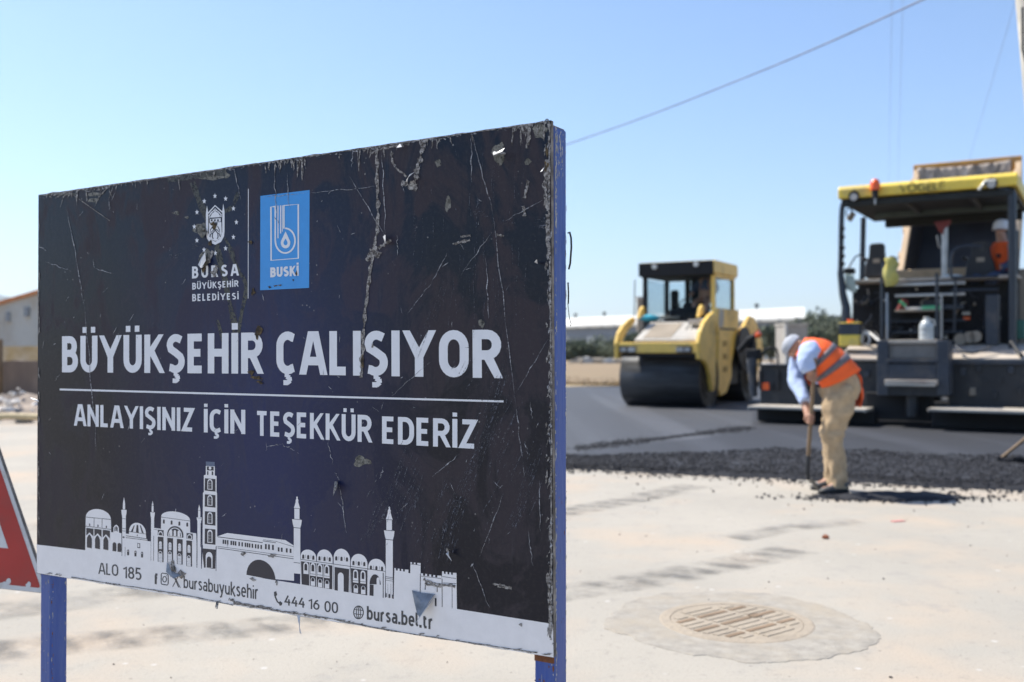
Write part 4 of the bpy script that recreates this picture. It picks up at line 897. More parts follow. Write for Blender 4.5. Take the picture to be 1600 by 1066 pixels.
def blob(A, x, y, rx, ry, n_=16, j=0.35):
    r = RND.random() * 90
    A.poly([(x + rx * (1 + j * 2 * mnoise.noise(Vector((math.cos(2 * math.pi * k / n_) + r, math.sin(2 * math.pi * k / n_), 0)))) * math.cos(2 * math.pi * k / n_), y + ry * (1 + j * 2 * mnoise.noise(Vector((math.cos(2 * math.pi * k / n_), math.sin(2 * math.pi * k / n_) + r, 5)))) * math.sin(2 * math.pi * k / n_)) for k in range(n_)])
for x, y, rx, ry in ((326, 276, 24, 5), (346, 273, 14, 6), (316, 358, 9, 8), (310, 360, 8, 5), (780, 238, 10, 16), (845, 205, 12, 12), (825, 253, 5, 6), (100, 303, 20, 2.5), (147, 304, 14, 3), (146, 313, 8, 3), (275, 333, 7, 3), (292, 340, 3, 2), (320, 405, 10, 14), (566, 722, 12, 8), (752, 505, 5, 7), (700, 318, 5, 10), (685, 255, 4, 5)):
    blob(W4, x, y, rx, ry)
W4.build('pale_residue', M_tape2, kind='stuff')
W5 = Art(5.9)                                            # torn strips showing the backing
for pts, wd in (([(589, 230), (590, 290), (591, 345), (584, 392), (578, 430), (570, 500), (566, 560), (565, 590)], 4.5), ([(664, 218), (655, 255), (648, 285), (640, 296)], 6), ([(612, 236), (616, 258), (636, 276)], 3), ([(628, 285), (645, 292), (652, 296)], 7),
                ([(592, 388), (604, 380), (612, 376)], 4), ([(574, 408), (582, 392), (590, 386)], 6), ([(735, 375), (708, 382)], 3.5), ([(776, 367), (788, 369)], 3), ([(720, 370), (736, 368)], 3), ([(826, 282), (820, 310)], 4), ([(818, 322), (821, 338)], 4.5),
                ([(828, 200), (824, 232)], 5), ([(856, 250), (852, 290), (856, 330)], 6), ([(855, 335), (857, 400)], 4), ([(340, 415), (333, 432)], 7), ([(333, 392), (326, 410)], 5), ([(172, 345), (108, 300)], 1.0), ([(60, 455), (62, 520)], 1.5), ([(61, 306), (140, 294.5)], 2.5),
                ([(140, 294.3), (260, 276.8), (400, 256.4), (520, 238.8), (640, 221.4), (740, 206.8), (850, 190.8)], 2.2), ([(850, 192), (858, 192), (859, 260), (858, 330), (860, 420), (861, 520)], 3.0), ([(861, 520), (862, 640), (862, 760), (862, 860), (863, 960)], 2.2), ([(640, 225), (600, 232), (580, 240)], 3.2),
                ([(778, 915), (800, 919)], 4.5), ([(770, 912), (790, 916)], 3), ([(112, 902), (180, 913), (260, 925), (330, 938), (365, 946)], 1.6), ([(358, 936), (380, 944), (425, 951)], 4), ([(425, 953), (480, 961), (540, 970)], 2), ([(540, 972), (640, 990), (760, 1008), (840, 1020)], 1.8), ([(858, 895), (861, 1000)], 5), ([(662, 905), (680, 912), (712, 916)], 4.0), ([(664, 912), (690, 917)], 3)):
    W5.line(smoothpath(pts, 12), wd, None, 0.75)
for x, y, rx, ry in ((646, 290, 7, 5), (590, 398, 5, 6), (786, 240, 4, 3), (270, 888, 5, 9), (284, 897, 6, 6), (395, 905, 4, 3), (380, 866, 4, 3), (425, 868, 6, 3), (700, 860, 4, 3), (815, 976, 2.5, 2), (433, 910, 2, 4), (568, 545, 4, 5), (583, 540, 3, 3)): blob(W5, x, y, rx, ry, 12, 0.6)
for _ in range(150):                                     # drips and lifted slivers hanging from the top edge
    x = RND.choice((RND.uniform(64, 180), RND.uniform(64, 850), RND.uniform(410, 480), RND.uniform(560, 690), RND.uniform(800, 856)))
    y = 304.5 - (x - 60) * .1457 + 2; l = RND.choice((3, 5, 8, 14, 26)) * RND.uniform(.6, 1.4)
    W5.line(wander((x, y), (x + RND.uniform(-3, 3) + (RND.uniform(-14, 4) if x < 180 else 0), y + l), 6, .8), RND.uniform(.7, 2.6), None, .8, True)
for _ in range(60):
    y = RND.uniform(215, 1000); x = 856 + (y - 188) * .0054 + RND.uniform(-4, 2); W5.line(wander((x, y), (x + RND.uniform(-4, 1), y + RND.uniform(3, 16)), 5, .8), RND.uniform(.8, 3.0), None, .8, True)
for _ in range(70):
    x = RND.choice((RND.uniform(70, 860), RND.uniform(350, 500), RND.uniform(800, 862))); y = 896 + (x - 58) * .1628 - 2; W5.line(wander((x, y), (x + RND.uniform(4, 14), y + RND.uniform(-3, 1)), 5, .6), RND.uniform(.8, 2.6), None, .8, True)
for _ in range(40):
    y = RND.uniform(320, 860); W5.line(wander((61, y), (61 + RND.uniform(-1, 2), y + RND.uniform(3, 20)), 5, .4), RND.uniform(.5, 1.3), None, .8, True)
W5.build('torn_strip', M_rip, kind='stuff')
W7 = Art(6.2)
for _ in range(130):
    y = RND.uniform(205, 1010); x = 858.5 + (y - 188) * .0054 + RND.gauss(0, 1.5); W7.line(wander((x, y), (x + RND.uniform(-2, 1), y + RND.uniform(2, 12)), 5, .6), RND.uniform(.6, 1.8), None, .8, True)
for _ in range(80):
    x = RND.uniform(62, 856); y = 304.5 - (x - 60) * .1457 + RND.uniform(1, 5); W7.line(wander((x, y), (x + RND.uniform(2, 9), y + RND.uniform(-1.5, 3)), 4, .5), RND.uniform(.5, 1.5), None, .8, True)
W7.build('edge_chip', M_scr, kind='stuff')
W6 = Art(6.4)
for x, y, rx, ry in ((334, 352, 4, 5), (329, 380, 3, 4), (319, 421, 3, 5), (393, 378, 4, 3), (396, 456, 3, 4), (403, 522, 5, 9), (393, 581, 4, 4), (402, 590, 7, 3), (408, 597, 8, 3), (567, 566, 2, 12), (855, 235, 2, 7), (853, 260, 3, 6), (422, 449, 2, 1.5), (431, 447, 3, 1), (438, 446, 2, 1), (459, 438, 1.2, 2), (464, 428, 1.4, 4)):
    blob(W6, x, y, rx, ry, 12, 0.8)
W6.build('tear_hole', M_hole, kind='stuff')
# small flaps of vinyl that stand off the panel and catch the sun
def flap(name, pts, lifts, m=M_flap):
    P = [S(x, y, 0.0022 + l) for (x, y), l in zip(pts, lifts)]
    c = sum(P, Vector()) / len(P); vs = P + [c + Vector((0, -0.0015, 0))]; n_ = len(P)
    MB().add(vs + [v + Vector((0, 0.0005, 0)) for v in vs], [(i, (i + 1) % n_, n_) for i in range(n_)] + [((i + 1) % n_ + n_ + 1, i + n_ + 1, 2 * n_ + 1) for i in range(n_)]).build(name, m, sign)
flap('vinyl_flap', [(774, 237), (785, 246), (794, 233), (793, 240), (785, 247), (776, 241)], (0.002, 0.02, 0.01, 0.018, 0.03, 0.012))
flap('vinyl_flap', [(638, 282), (646, 274), (650, 270), (648, 280), (642, 286)], (0.004, 0.01, 0.004, 0.02, 0.012))
flap('vinyl_flap', [(600, 370), (609, 368), (612, 378), (606, 382)], (0.002, 0.012, 0.018, 0.006))
flap('vinyl_flap', [(626, 225), (636, 232), (630, 234)], (0.0, 0.015, 0.02))
flap('vinyl_flap', [(524, 752), (531, 752), (535, 760), (530, 768), (526, 775)], (0, 0.004, 0.014, 0.012, 0.01), M_rip)
flap('vinyl_flap', [(645, 922), (660, 926), (681, 928), (678, 936), (668, 960), (662, 955), (654, 943)], (0.001, 0.001, 0.001, 0.010, 0.024, 0.02, 0.010), mat('peeled_grey_back', (0.20, 0.22, 0.25), 0.5, var=0.5, scale=40))
flap('vinyl_flap', [(682, 930), (677, 943), (664, 969), (668, 955)], (0.002, 0.012, 0.03, 0.02))
flap('vinyl_flap', [(262, 878), (268, 882), (276, 892), (287, 898), (280, 902), (266, 892)], (0.0, 0.004, 0.012, 0.004, 0.015, 0.01), mat('peeled_strip', (0.22, 0.24, 0.27), 0.5, var=0.5, scale=40))
flap('vinyl_flap', [(703, 862), (709, 858), (707, 866), (716, 874), (700, 864)], (0.001, 0.016, 0.01, 0.02, 0.006))
flap('vinyl_flap', [(311, 414), (317, 404), (325, 394), (328, 408), (322, 420)], (0.001, 0.003, 0.006, 0.01, 0.012))
flap('vinyl_flap', [(309, 362), (318, 352), (326, 362), (320, 374)], (0.001, 0.004, 0.001, 0.006), M_tape2)
flap('vinyl_flap', [(836, 410), (848, 407), (845, 413)], (0.001, 0.02, 0.01))
flap('vinyl_flap', [(851, 262), (857, 270), (853, 272)], (0.001, 0.02, 0.02))
flap('vinyl_flap', [(465, 961), (470, 962), (474, 986), (478, 989)], (0.0, 0.0, 0.01, 0.012))
flap('vinyl_flap', [(339, 940), (343, 941), (343, 951), (340, 949)], (0.0, 0.0, 0.004, 0.006), M_rip)
flap('vinyl_flap', [(51, 621), (60, 625), (62, 628), (52, 623)], (0.004, 0, 0, 0.006))
# wire tie and dry grass stuck behind the right post
o = MB().tube([(1.507 + 0.002, 0.060, 1.402), (1.507 + 0.005, 0.062, 1.404), (1.507 + 0.009, 0.060, 1.393), (1.507 + 0.0095, 0.060, 1.375), (1.507 + 0.006, 0.062, 1.345), (1.507 + 0.002, 0.064, 1.335)], 0.0020, 6).build('cable_tie', M_black, sign)
MB().tube([(1.508, 0.063, 1.31), (1.5085, 0.064, 1.29), (1.508, 0.064, 1.27)], 0.0015, 5).build('wire_end', M_black, sign)
MB().tube([(1.507, 0.064, 1.27), (1.510, 0.064, 1.245), (1.514, 0.064, 1.232), (1.512, 0.064, 1.228)], 0.0007, 4).build('wire_end', M_black, sign)
# chipped paint on the posts: small irregular flakes
def chips(face, n_, spots, m=M_chip):
    bm = bmesh.new()
    for _ in range(n_):
        kind_, lo, hi, z0, z1 = RND.choice(spots); a = RND.uniform(lo, hi); z = RND.uniform(z0, z1); h = RND.uniform(0.0008, 0.010) * RND.choice((0.5, 1, 1.6)); w_ = RND.uniform(0.0005, 0.0018)
        d = RND.uniform(0.00015, 0.0004); ring = []
        for k in range(7):
            an = 2 * math.pi * k / 7; q = RND.uniform(0.6, 1.2); da = w_ * q * math.cos(an); dz = h * q * math.sin(an) * 0.6
            ring.append(bm.verts.new((1.507 + d, a + da, z + dz) if kind_ == 'R' else ((0.042 + d, a + da, z + dz) if kind_ == 'L' else (a + da, PT + 0.001 - d, z + dz))))
        bm.faces.new(ring)
    me = bpy.data.meshes.new('paint_chip'); bm.normal_update(); bm.to_mesh(me); bm.free(); me.materials.append(m)
    o = bpy.data.objects.new('paint_chip', me); COL.objects.link(o); o.parent = sign; o['kind'] = 'stuff'
chips(None, 420, (('R', 0.014, 0.020, 0.4, 1.59), ('R', 0.014, 0.019, 1.4, 1.59), ('R', 0.054, 0.0575, 0.4, 1.58), ('R', 0.014, 0.045, 1.50, 1.59), ('R', 0.013, 0.018, 0.5, 1.0)))
chips(None, 120, (('F', 1.470, 1.500, 0.2, 0.6), ('F', 1.498, 1.506, 0.2, 0.62), ('F', 0.002, 0.040, 0.2, 0.6), ('L', 0.014, 0.018, 0.1, 0.6), ('L', 0.052, 0.057, 0.1, 0.6)))
chips(None, 60, (('R', 0.014, 0.057, 0.4, 1.0), ('F', 1.466, 1.506, 0.5, 0.63), ('F', 0.0, 0.042, 0.2, 0.61), ('L', 0.012, 0.020, 0.1, 0.6)), M_rust)
MB().box(1.4655, 1.5065, PT - 0.0004, PT + 0.0008, 0.612, 0.632).build('rust_band', M_rust, sign)
# ------------------------------------------------------------------ people
def skin_body(name, verts, edges, radii, m, parent, sub=2):
    """one continuous surface grown round a skeleton"""
    me = bpy.data.meshes.new(name); me.from_pydata(verts, edges, []); o = bpy.data.objects.new(name, me); COL.objects.link(o)
    md = o.modifiers.new('skin', 'SKIN'); md.use_smooth_shade = True
    for i, r in enumerate(radii):
        sv = me.skin_vertices[0].data[i]; sv.radius = r if isinstance(r, tuple) else (r, r); sv.use_root = (i == 0)
    ss = o.modifiers.new('sub', 'SUBSURF'); ss.levels = sub; ss.render_levels = sub
    dg = bpy.context.evaluated_depsgraph_get(); nm = bpy.data.meshes.new_from_object(o.evaluated_get(dg))
    o.modifiers.clear(); old = o.data; o.data = nm; bpy.data.meshes.remove(old); nm.materials.clear(); nm.materials.append(m)
    for p in nm.polygons: p.use_smooth = True
    o.parent = parent; return o
def ringset(path, n=20):
    """rings: (centre, axis dir, side dir, half-width, half-depth[, wobble])"""
    out = []
    for (c, ax, sd, a, b_, *wv) in path:
        c = Vector(c); ax = Vector(ax).normalized(); sd = Vector(sd); sd = (sd - ax * sd.dot(ax)).normalized(); od = ax.cross(sd)
        wb = wv[0] if wv else 0
        out.append([c + sd * a * math.cos(t) * (1 + wb * math.sin(3 * t + c.z * 37) * 0.5 + wb * mnoise.noise(Vector((math.cos(t) * 2, math.sin(t) * 2, c.z * 11)))) + od * b_ * math.sin(t) * (1 + wb * mnoise.noise(Vector((math.sin(t) * 2, c.z * 9, math.cos(t) * 2)))) for t in [2 * math.pi * k / n for k in range(n)]])
    return out
def limb(mb, pts, rad, wob=0.06, n=16, fine=5):
    """cloth tube following a limb, with folds"""
    P = smoothpath([tuple(p) + (r,) for p, r in zip(pts, rad)], fine); rings = []; m_ = len(P)
    side = Vector((0, 1, 0.05))
    for i, q in enumerate(P):
        a = Vector(P[min(i + 1, m_ - 1)][:3]) - Vector(P[max(i - 1, 0)][:3])
        r = q[3] * (1 + wob * mnoise.noise(Vector((i * 0.9, q[2] * 15, 1))))
        rings.append((q[:3], a, side, r, r, wob * 1.6))
    mb.loft(ringset(rings, n)); return mb

wp = ground(1298, 769)
worker = thing('person', 'worker bent over a shovel in an orange high-visibility vest, pale blue shirt and khaki trousers', 'person', (wp.x, wp.y, 0))
# joints in metres from the feet; x right, y away, z up. He faces left and a little away.
J = dict(pel=(.075, .02, .90), w=(.035, .03, .985), ch=(-.085, .06, 1.115), nk=(-.225, .10, 1.215), hd=(-.262, .13, 1.225), top=(-.315, .155, 1.225))
V = [J['pel'], J['w'], J['ch'], (-.17, .08, 1.185), J['nk'], J['hd'], J['top'],
     (.055, -.09, .87), (-.015, -.10, .475), (.035, -.105, .10), (-.05, -.12, .035), (-.12, -.13, .03),           # near leg
     (.10, .13, .87), (.035, .14, .48), (.055, .15, .10), (-.03, .14, .04), (-.09, .135, .035),                     # far leg
     (-.20, -.09, 1.19), (-.245, -.17, 1.06), (-.205, -.185, .985),                                                # near arm to hand at the top of the handle
     (-.18, .25, 1.16), (-.225, .19, .92), (-.215, -.05, .70), (-.218, -.12, .625),                                  # far arm reaching down
     (-.30, .12, 1.14), (-.265, .215, 1.22), (-.235, .045, 1.225)]                                                   # nose, ears
Ed = [(0, 1), (1, 2), (2, 3), (3, 4), (4, 5), (5, 6), (0, 7), (7, 8), (8, 9), (9, 10), (10, 11), (0, 12), (12, 13), (13, 14), (14, 15), (15, 16), (3, 17), (17, 18), (18, 19), (3, 20), (20, 21), (21, 22), (22, 23), (5, 24), (5, 25), (5, 26)]
Rr = [.125, .13, .14, .12, .06, .092, .075, .09, .062, .04, .038, .03, .09, .062, .04, .038, .03, .06, .045, .030, .06, .042, .033, .032, .018, .018, .018]
skin_body('body', V, Ed, Rr, M_skin, worker, 1)
def hand(root, c, axis, out, r=0.018, left=1, parent=None):
    """five fingers curled round a shaft through c along axis; palm on the side 'out'"""
    c = Vector(c); ax = Vector(axis).normalized(); ot = Vector(out); ot = (ot - ax * ot.dot(ax)).normalized(); sd = ax.cross(ot) * left
    V_ = [c + ot * (r + .016)]; E_ = []; R_ = [.022]
    V_.append(V_[0] + ot * .03 + ax * .01); E_.append((0, 1)); R_.append(.020)
    for k in range(4):
        b0 = len(V_); h = ax * (.030 - .020 * k); ln = (1.0, 1.08, 1.0, .85)[k]; pr = 0
        V_.append(c + h + ot * (r + .012)); E_.append((0, b0)); R_.append(.010)
        for j, a in enumerate((50, 105, 165, 215)):
            t = math.radians(a * ln); V_.append(c + h + (ot * math.cos(t) + sd * math.sin(t)) * (r + .009)); E_.append((b0 + j, b0 + j + 1)); R_.append(.0095 - .0006 * j)
    b0 = len(V_); V_.append(c + ax * .045 + ot * (r + .006) - sd * .012); E_.append((0, b0)); R_.append(.011)
    V_.append(c + ax * .055 - sd * (r + .010)); E_.append((b0, b0 + 1)); R_.append(.010); V_.append(c + ax * .055 - ot * (r + .008) - sd * .004); E_.append((b0 + 1, b0 + 2)); R_.append(.009)
    skin_body('hand', [tuple(v) for v in V_], E_, R_, M_skin, parent, 1)
# trousers: two legs and a seat in one garment
mb = MB()
limb(mb, [(.055, -.06, .93), (.045, -.085, .80), (.012, -.095, .62), (-.012, -.10, .48), (.012, -.10, .33), (.034, -.10, .17), (.036, -.10, .050)], [.118, .127, .106, .084, .074, .068, .076], .16, 22)
limb(mb, [(.115, .10, .93), (.115, .12, .80), (.085, .13, .64), (.055, .14, .49), (.06, .145, .33), (.062, .15, .17), (.062, .15, .055)], [.125, .130, .108, .084, .072, .066, .074], .16, 22)
mb.loft(ringset([((.085, .02, .78), (0, 0, 1), (1, .15, 0), .13, .17), ((.085, .02, .85), (-.1, 0, 1), (1, .15, 0), .162, .205), ((.075, .02, .91), (-.3, 0, 1), (1, .15, 0), .168, .20), ((.05, .02, .975), (-.5, 0, 1), (1, .15, 0), .158, .185)], 24))
mb.build('trousers', M_pants, worker)
MB().loft(ringset([((.052, .02, .955), (-.5, 0, 1), (1, .15, 0), .164, .19), ((.036, .02, .985), (-.5, 0, 1), (1, .15, 0), .162, .188)], 24)).build('belt', M_black, worker)
sm = MB()
sm.loft(ringset([((.033, .02, .98), (-.5, 0, 1), (1, .15, 0), .158, .185, .05), ((-.02, .04, 1.05), (-.6, .1, .8), (1, .15, .6), .15, .19, .05), ((-.10, .06, 1.125), (-.7, .2, .6), (1, .15, 1), .135, .20, .05), ((-.18, .085, 1.185), (-.8, .2, .5), (1, .15, 1.2), .11, .18, .05), ((-.235, .105, 1.215), (-.8, .2, .4), (1, .15, 1.4), .065, .08)], 24))
limb(sm, [(-.165, -.05, 1.19), (-.215, -.12, 1.17), (-.25, -.165, 1.085), (-.23, -.18, 1.02)], [.09, .085, .07, .058], .12, 16)
limb(sm, [(-.16, .20, 1.17), (-.22, .22, 1.06), (-.235, .17, .93), (-.225, .06, .83), (-.218, -.02, .76)], [.085, .072, .068, .058, .05], .12, 16)
sm.build('shirt', M_shirt, worker)
def vest_ring(s, k=1.0, th0=0, th1=360, n=28):
    """section of the vest at s along the back (0 hem, 1 collar)"""
    keys = [((.055, .02, .955), (-.5, 0, 1), (1, .15, .3), .19, .215), ((.01, .035, 1.02), (-.6, .1, .8), (1, .15, .6), .178, .215), ((-.06, .055, 1.09), (-.7, .15, .7), (1, .15, .9), .165, .222), ((-.13, .072, 1.15), (-.7, .2, .6), (1, .15, 1.1), .148, .215), ((-.19, .088, 1.192), (-.8, .2, .5), (1, .15, 1.2), .112, .165), ((-.235, .10, 1.215), (-.8, .2, .45), (1, .15, 1.3), .085, .11)]
    f = s * (len(keys) - 1); i = min(int(f), len(keys) - 2); t = f - i; a, b_ = keys[i], keys[i + 1]
    mix_ = lambda p, q: tuple(x + (y - x) * t for x, y in zip(p, q))
    c, ax, sd = (Vector(mix_(a[j], b_[j])) for j in range(3)); ra = a[3] + (b_[3] - a[3]) * t; rb = a[4] + (b_[4] - a[4]) * t
    ax.normalize(); sd = (sd - ax * sd.dot(ax)).normalized(); od = ax.cross(sd); out = []
    for q in range(n + 1):
        th = math.radians(th0 + (th1 - th0) * q / n); wv = 1 + .035 * math.sin(th * 5 + s * 6) * (1 - s) + .03 * mnoise.noise(Vector((math.cos(th) * 2, math.sin(th) * 2, s * 6)))
        out.append(c + (sd * ra * math.cos(th) + od * rb * math.sin(th)) * k * wv)
    return out
def shell(mb, s0, s1, k, th0, th1, rows=10, n=36, thick=.006, hem=None):
    A = []; 
    for r in range(rows + 1):
        s = s0 + (s1 - s0) * r / rows; A.append(vest_ring(s, k, th0, th1, n))
    if hem:
        for r in range(rows + 1):
            for q in range(n + 1): A[r][q] = A[r][q] + hem(r / rows, q / n)
    Bk = [[v * 1 for v in row] for row in A]; ctr = [sum(row, Vector()) / len(row) for row in A]
    Bk = [[v + (c - v).normalized() * thick for v in row] for row, c in zip(A, ctr)]
    vs = [v for row in A for v in row] + [v for row in Bk for v in row]; w_ = n + 1; off = w_ * (rows + 1); fs = []
    for r in range(rows):
        for q in range(n):
            a = r * w_ + q; fs += [(a, a + 1, a + w_ + 1, a + w_), (off + a, off + a + w_, off + a + w_ + 1, off + a + 1)]
    for q in range(n): fs += [(q, off + q, off + q + 1, q + 1), (rows * w_ + q, rows * w_ + q + 1, off + rows * w_ + q + 1, off + rows * w_ + q)]
    for r in range(rows): a = r * w_; fs += [(a, a + w_, off + a + w_, off + a), (a + n, off + a + n, off + a + n + w_, a + n + w_)]
    mb.add(vs, fs, True); return mb
VT0, VT1 = -158, 150
v_o = shell(MB(), 0.0, 1.0, 1.11, VT0, VT1, 14, 44).build('vest', M_vest, worker)
shell(MB(), 0.20, 0.29, 1.145, VT0, VT1, 2, 44, .003).build('reflective_strip', M_strip, v_o)
shell(MB(), 0.42, 0.50, 1.145, VT0, VT1, 2, 44, .003).build('reflective_strip', M_strip, v_o)
# the loose tail of the vest hanging off his far hip
tp = smoothpath([(.18, .03, 1.03, .09), (.235, .05, .975, .10), (.275, .06, .90, .085), (.285, .06, .80, .06), (.262, .06, .715, .05)], 5)
vs = []; fs = []
for i, q in enumerate(tp):
    for k in range(7):
        u_ = k / 6 - 0.5; vs.append((q[0] + 0.012 * math.sin(k * 1.4 + i * .4) - abs(u_) * .05, q[1] + u_ * q[3] * 3.2, q[2] + .008 * math.sin(k * 2)))
nn = len(vs); vs += [(x - .006, y, z - .004) for x, y, z in vs]
for i in range(len(tp) - 1):
    for k in range(6): a = i * 7 + k; fs += [(a, a + 1, a + 8, a + 7), (nn + a, nn + a + 7, nn + a + 8, nn + a + 1)]
    a = i * 7; fs += [(a, a + 7, nn + a + 7, nn + a), (a + 6, nn + a + 6, nn + a + 13, a + 13)]
MB().add(vs, fs, True).build('vest_tail', M_vest, v_o)
# cap
mb = MB(); cc = Vector((-.285, .14, 1.235)); ax = Vector((-.62, .25, .45)).normalized()
mb.loft(ringset([(cc - ax * .01, ax, (0, 1, 0), .098, .100), (cc + ax * .03, ax, (0, 1, 0), .094, .096), (cc + ax * .058, ax, (0, 1, 0), .070, .072), (cc + ax * .074, ax, (0, 1, 0), .03, .03)], 18)).build('cap', M_cap, worker)
# shoes
def shoe(x, y, dx=-1):
    mb = MB(); prof = [(.06, .040, .052, .055), (.035, .046, .062, .075), (-.01, .048, .06, .072), (-.06, .052, .042, .05), (-.11, .052, .034, .038), (-.155, .044, .028, .030), (-.185, .02, .02, .02)]
    rings = []
    for (px_, hw, hh, zc) in prof:
        rings.append([Vector((x + px_, y + hw * math.cos(t) + px_ * 0.12, max(.012, zc * .9 + hh * math.sin(t)))) for t in [2 * math.pi * k / 14 for k in range(14)]])
    mb.loft(rings); o = mb.build('shoe', M_shoe, worker)
    s = MB(); s.loft([[Vector((x + a + .004, y + b_ * 1.04, z)) for a, b_ in [(.062, -.03), (.062, .03), (-.02, .045), (-.10, .05), (-.165, .035), (-.192, .0), (-.165, -.045), (-.10, -.06), (-.02, -.05)]] for z in (.001, .022)], True, False).build('sole', M_black, o)
shoe(.045, -.11); shoe(.06, .15)
hx0, hx1 = Vector((-.190, -.20, 1.13)), Vector((-.232, -.135, .26))
hax = (hx0 - hx1).normalized(); pt = lambda z: hx1 + (hx0 - hx1) * ((z - hx1.z) / (hx0.z - hx1.z))
hand(None, pt(.975), hax, (-.6, .3, .3), .016, 1, worker); hand(None, pt(.625), hax, (-.7, .5, .3), .016, 1, worker)
# shovel: handle, socket, blade
sh = thing('shovel', 'wooden handled shovel held upright by the bent worker, its blade in the asphalt', 'shovel', (wp.x, wp.y, 0))
MB().tube([hx0, hx0.lerp(hx1, .5), hx1], .0165, 10).build('handle', M_wood, sh)
MB().tube([hx1 + hax * .06, hx1, hx1 - hax * .08, (-.222, -.125, .12)], [.019, .02, .021, .016], 10).build('socket', M_dark, sh)
bl = []; 
for i in range(7):
    t = i / 6; row = []
    for k in range(7):
        u_ = (k / 6 - .5) * (.20 - .05 * t * t); row.append(Vector((-.222 + .045 * t * 1.6 + .0 * t, -.125 + u_, .14 - .10 * t + 1.8 * u_ * u_ * .5)))
    bl.append(row)
vs = [v for r in bl for v in r] + [v - Vector((.003, 0, .003)) for r in bl for v in r]; fs = []
for i in range(6):
    for k in range(6): a = i * 7 + k; fs += [(a, a + 1, a + 8, a + 7), (49 + a, 49 + a + 7, 49 + a + 8, 49 + a + 1)]
for i in range(6): a = i * 7; fs += [(a, a + 7, 49 + a + 7, 49 + a), (a + 6, 49 + a + 6, 49 + a + 13, a + 13), (i, 49 + i, 50 + i, i + 1), (42 + i, 43 + i, 92 + i, 91 + i)]
MB().add(vs, fs, True).build('blade', M_steel, sh)
# rake coming in from the right
rk0 = ground(1562, 718, .07); rk1 = at(1640, 655, rk0.y - 0.1)
rk = thing('asphalt_rake', 'long handled rake reaching in from the right edge, its head clogged with black mix', 'rake', (0, 0, 0))
MB().tube([rk0, rk1, rk1 + (rk1 - rk0) * 1.2], .017, 10).build('handle', M_wood, rk)
hd = MB(); hd.box(rk0.x - .03, rk0.x + .32, rk0.y - .02, rk0.y + .02, .03, .075)
for k in range(8): hd.box(rk0.x - .02 + k * .044, rk0.x - .008 + k * .044, rk0.y - .03, rk0.y - .005, .0, .05)
hd.build('head', M_dark, rk, bevel=.003)
cl = MB()
for _ in range(46): cl.ico((rk0.x + RND.uniform(-.01, .34), rk0.y + RND.uniform(-.08, .03), RND.uniform(.02, .10)), RND.uniform(.014, .04), 1, (1, 1, .8), False, .25)
cl.build('clinging_mix', M_loose, rk, kind='stuff')

# ------------------------------------------------------------------ road roller
RF = Frame(3.08, 21.3, 30)
rl = thing('road_roller', 'yellow tandem road roller with a glazed cab and a wide black steel front drum', 'road roller', (RF.o.x, RF.o.y, 0), -RF.phi)
def rp(x, y, ly): return RF.px(x, y, ly)
def rbox(name, x0, x1, y0, y1, l0, l1, m, parent=rl, bevel=.01, **k):
    xm, ym = (x0 + x1) / 2, (y0 + y1) / 2
    a = rp(x0, ym, l0)[0]; b_ = rp(x1, ym, l0)[0]; t = rp(xm, y0, l0)[1]; bt = rp(xm, y1, l0)[1]
    return MB().box(a, b_, l0, l1, bt, t).build(name, m, parent, bevel=bevel, **k)
DRr = .625; ul = rp(968, 597, -.60)[0]; ur = rp(1093, 597, -.60)[0]; us = rp(1099, 600, 0)[0]; um = (ul + ur) / 2; hw = (ur - ul) / 2
def drum(ly, name='drum', ur=None):
    ur = ur or globals()['ur']
    d = MB(); n_ = 72; prof = [(ul + .02, DRr - .06), (ul + .0, DRr - .045), (ul, DRr - .012), (ul + .012, DRr), (ur - .012, DRr), (ur, DRr - .012), (ur, DRr - .045), (ur - .02, DRr - .06)]
    rings = [[Vector((x, ly + r * math.cos(2 * math.pi * k / n_), DRr + r * math.sin(2 * math.pi * k / n_))) for k in range(n_)] for x, r in prof]
    d.loft(rings, True, True); o = d.build(name, M_steel, rl)
    for x, s_ in ((ul + .02, -1), (ur - .02, 1)):
        MB().disc_cyl((ly, DRr), 'x', .40, x, x + s_ * .02, 40).build('drum_side', M_dark, o)
        MB().disc_cyl((ly, DRr), 'x', .16, x + s_ * .02, x + s_ * .10, 24).build('hub', M_yellow, o)
        for k in range(8): a = k * math.pi / 4; MB().disc_cyl((ly + .115 * math.cos(a), DRr + .115 * math.sin(a)), 'x', .018, x + s_ * .10, x + s_ * .115, 8).build('bolt', M_dark, o)
    return o
drum(0); LR = 3.15; drum(LR, 'drum', ur - .09)
# front yoke: cross bar, side arms curving up to the body
yk = rbox('front_cross_bar', 965, 1093, 535, 552, -.86, -.66, M_yellow, bevel=.02)
for x0, x1 in ((968, 980), (1058, 1068)): rbox('light_housing', x0 - 1, x1 + 13, 541, 551.5, -.872, -.855, M_black, yk, .004)
for x0 in (981, 1056): rbox('headlight', x0, x0 + 11, 543, 550, -.885, -.868, M_grey, yk, .004)
for x0 in (969, 1069): rbox('indicator', x0, x0 + 9, 543.5, 549.5, -.882, -.868, M_grey, yk, .003)
rbox('scraper_bar', 972, 1090, 552, 558, -.80, -.63, M_black, bevel=.006)
zb = rp(1030, 552, -.86)[1]; zt = rp(1030, 535, -.86)[1]
arm = [(-.86, zb - .12), (-.90, zt - .02), (-.78, zt + .20), (-.55, zt + .36), (-.22, zt + .50), (.02, zt + .56), (.12, zt + .48), (-.05, zt + .38), (-.34, zt + .25), (-.56, zt + .08), (-.66, zb - .10)]
MB().prism(arm, 'x', ul + .0, ul + .08).build('side_arm', M_yellow, rl, bevel=.02)
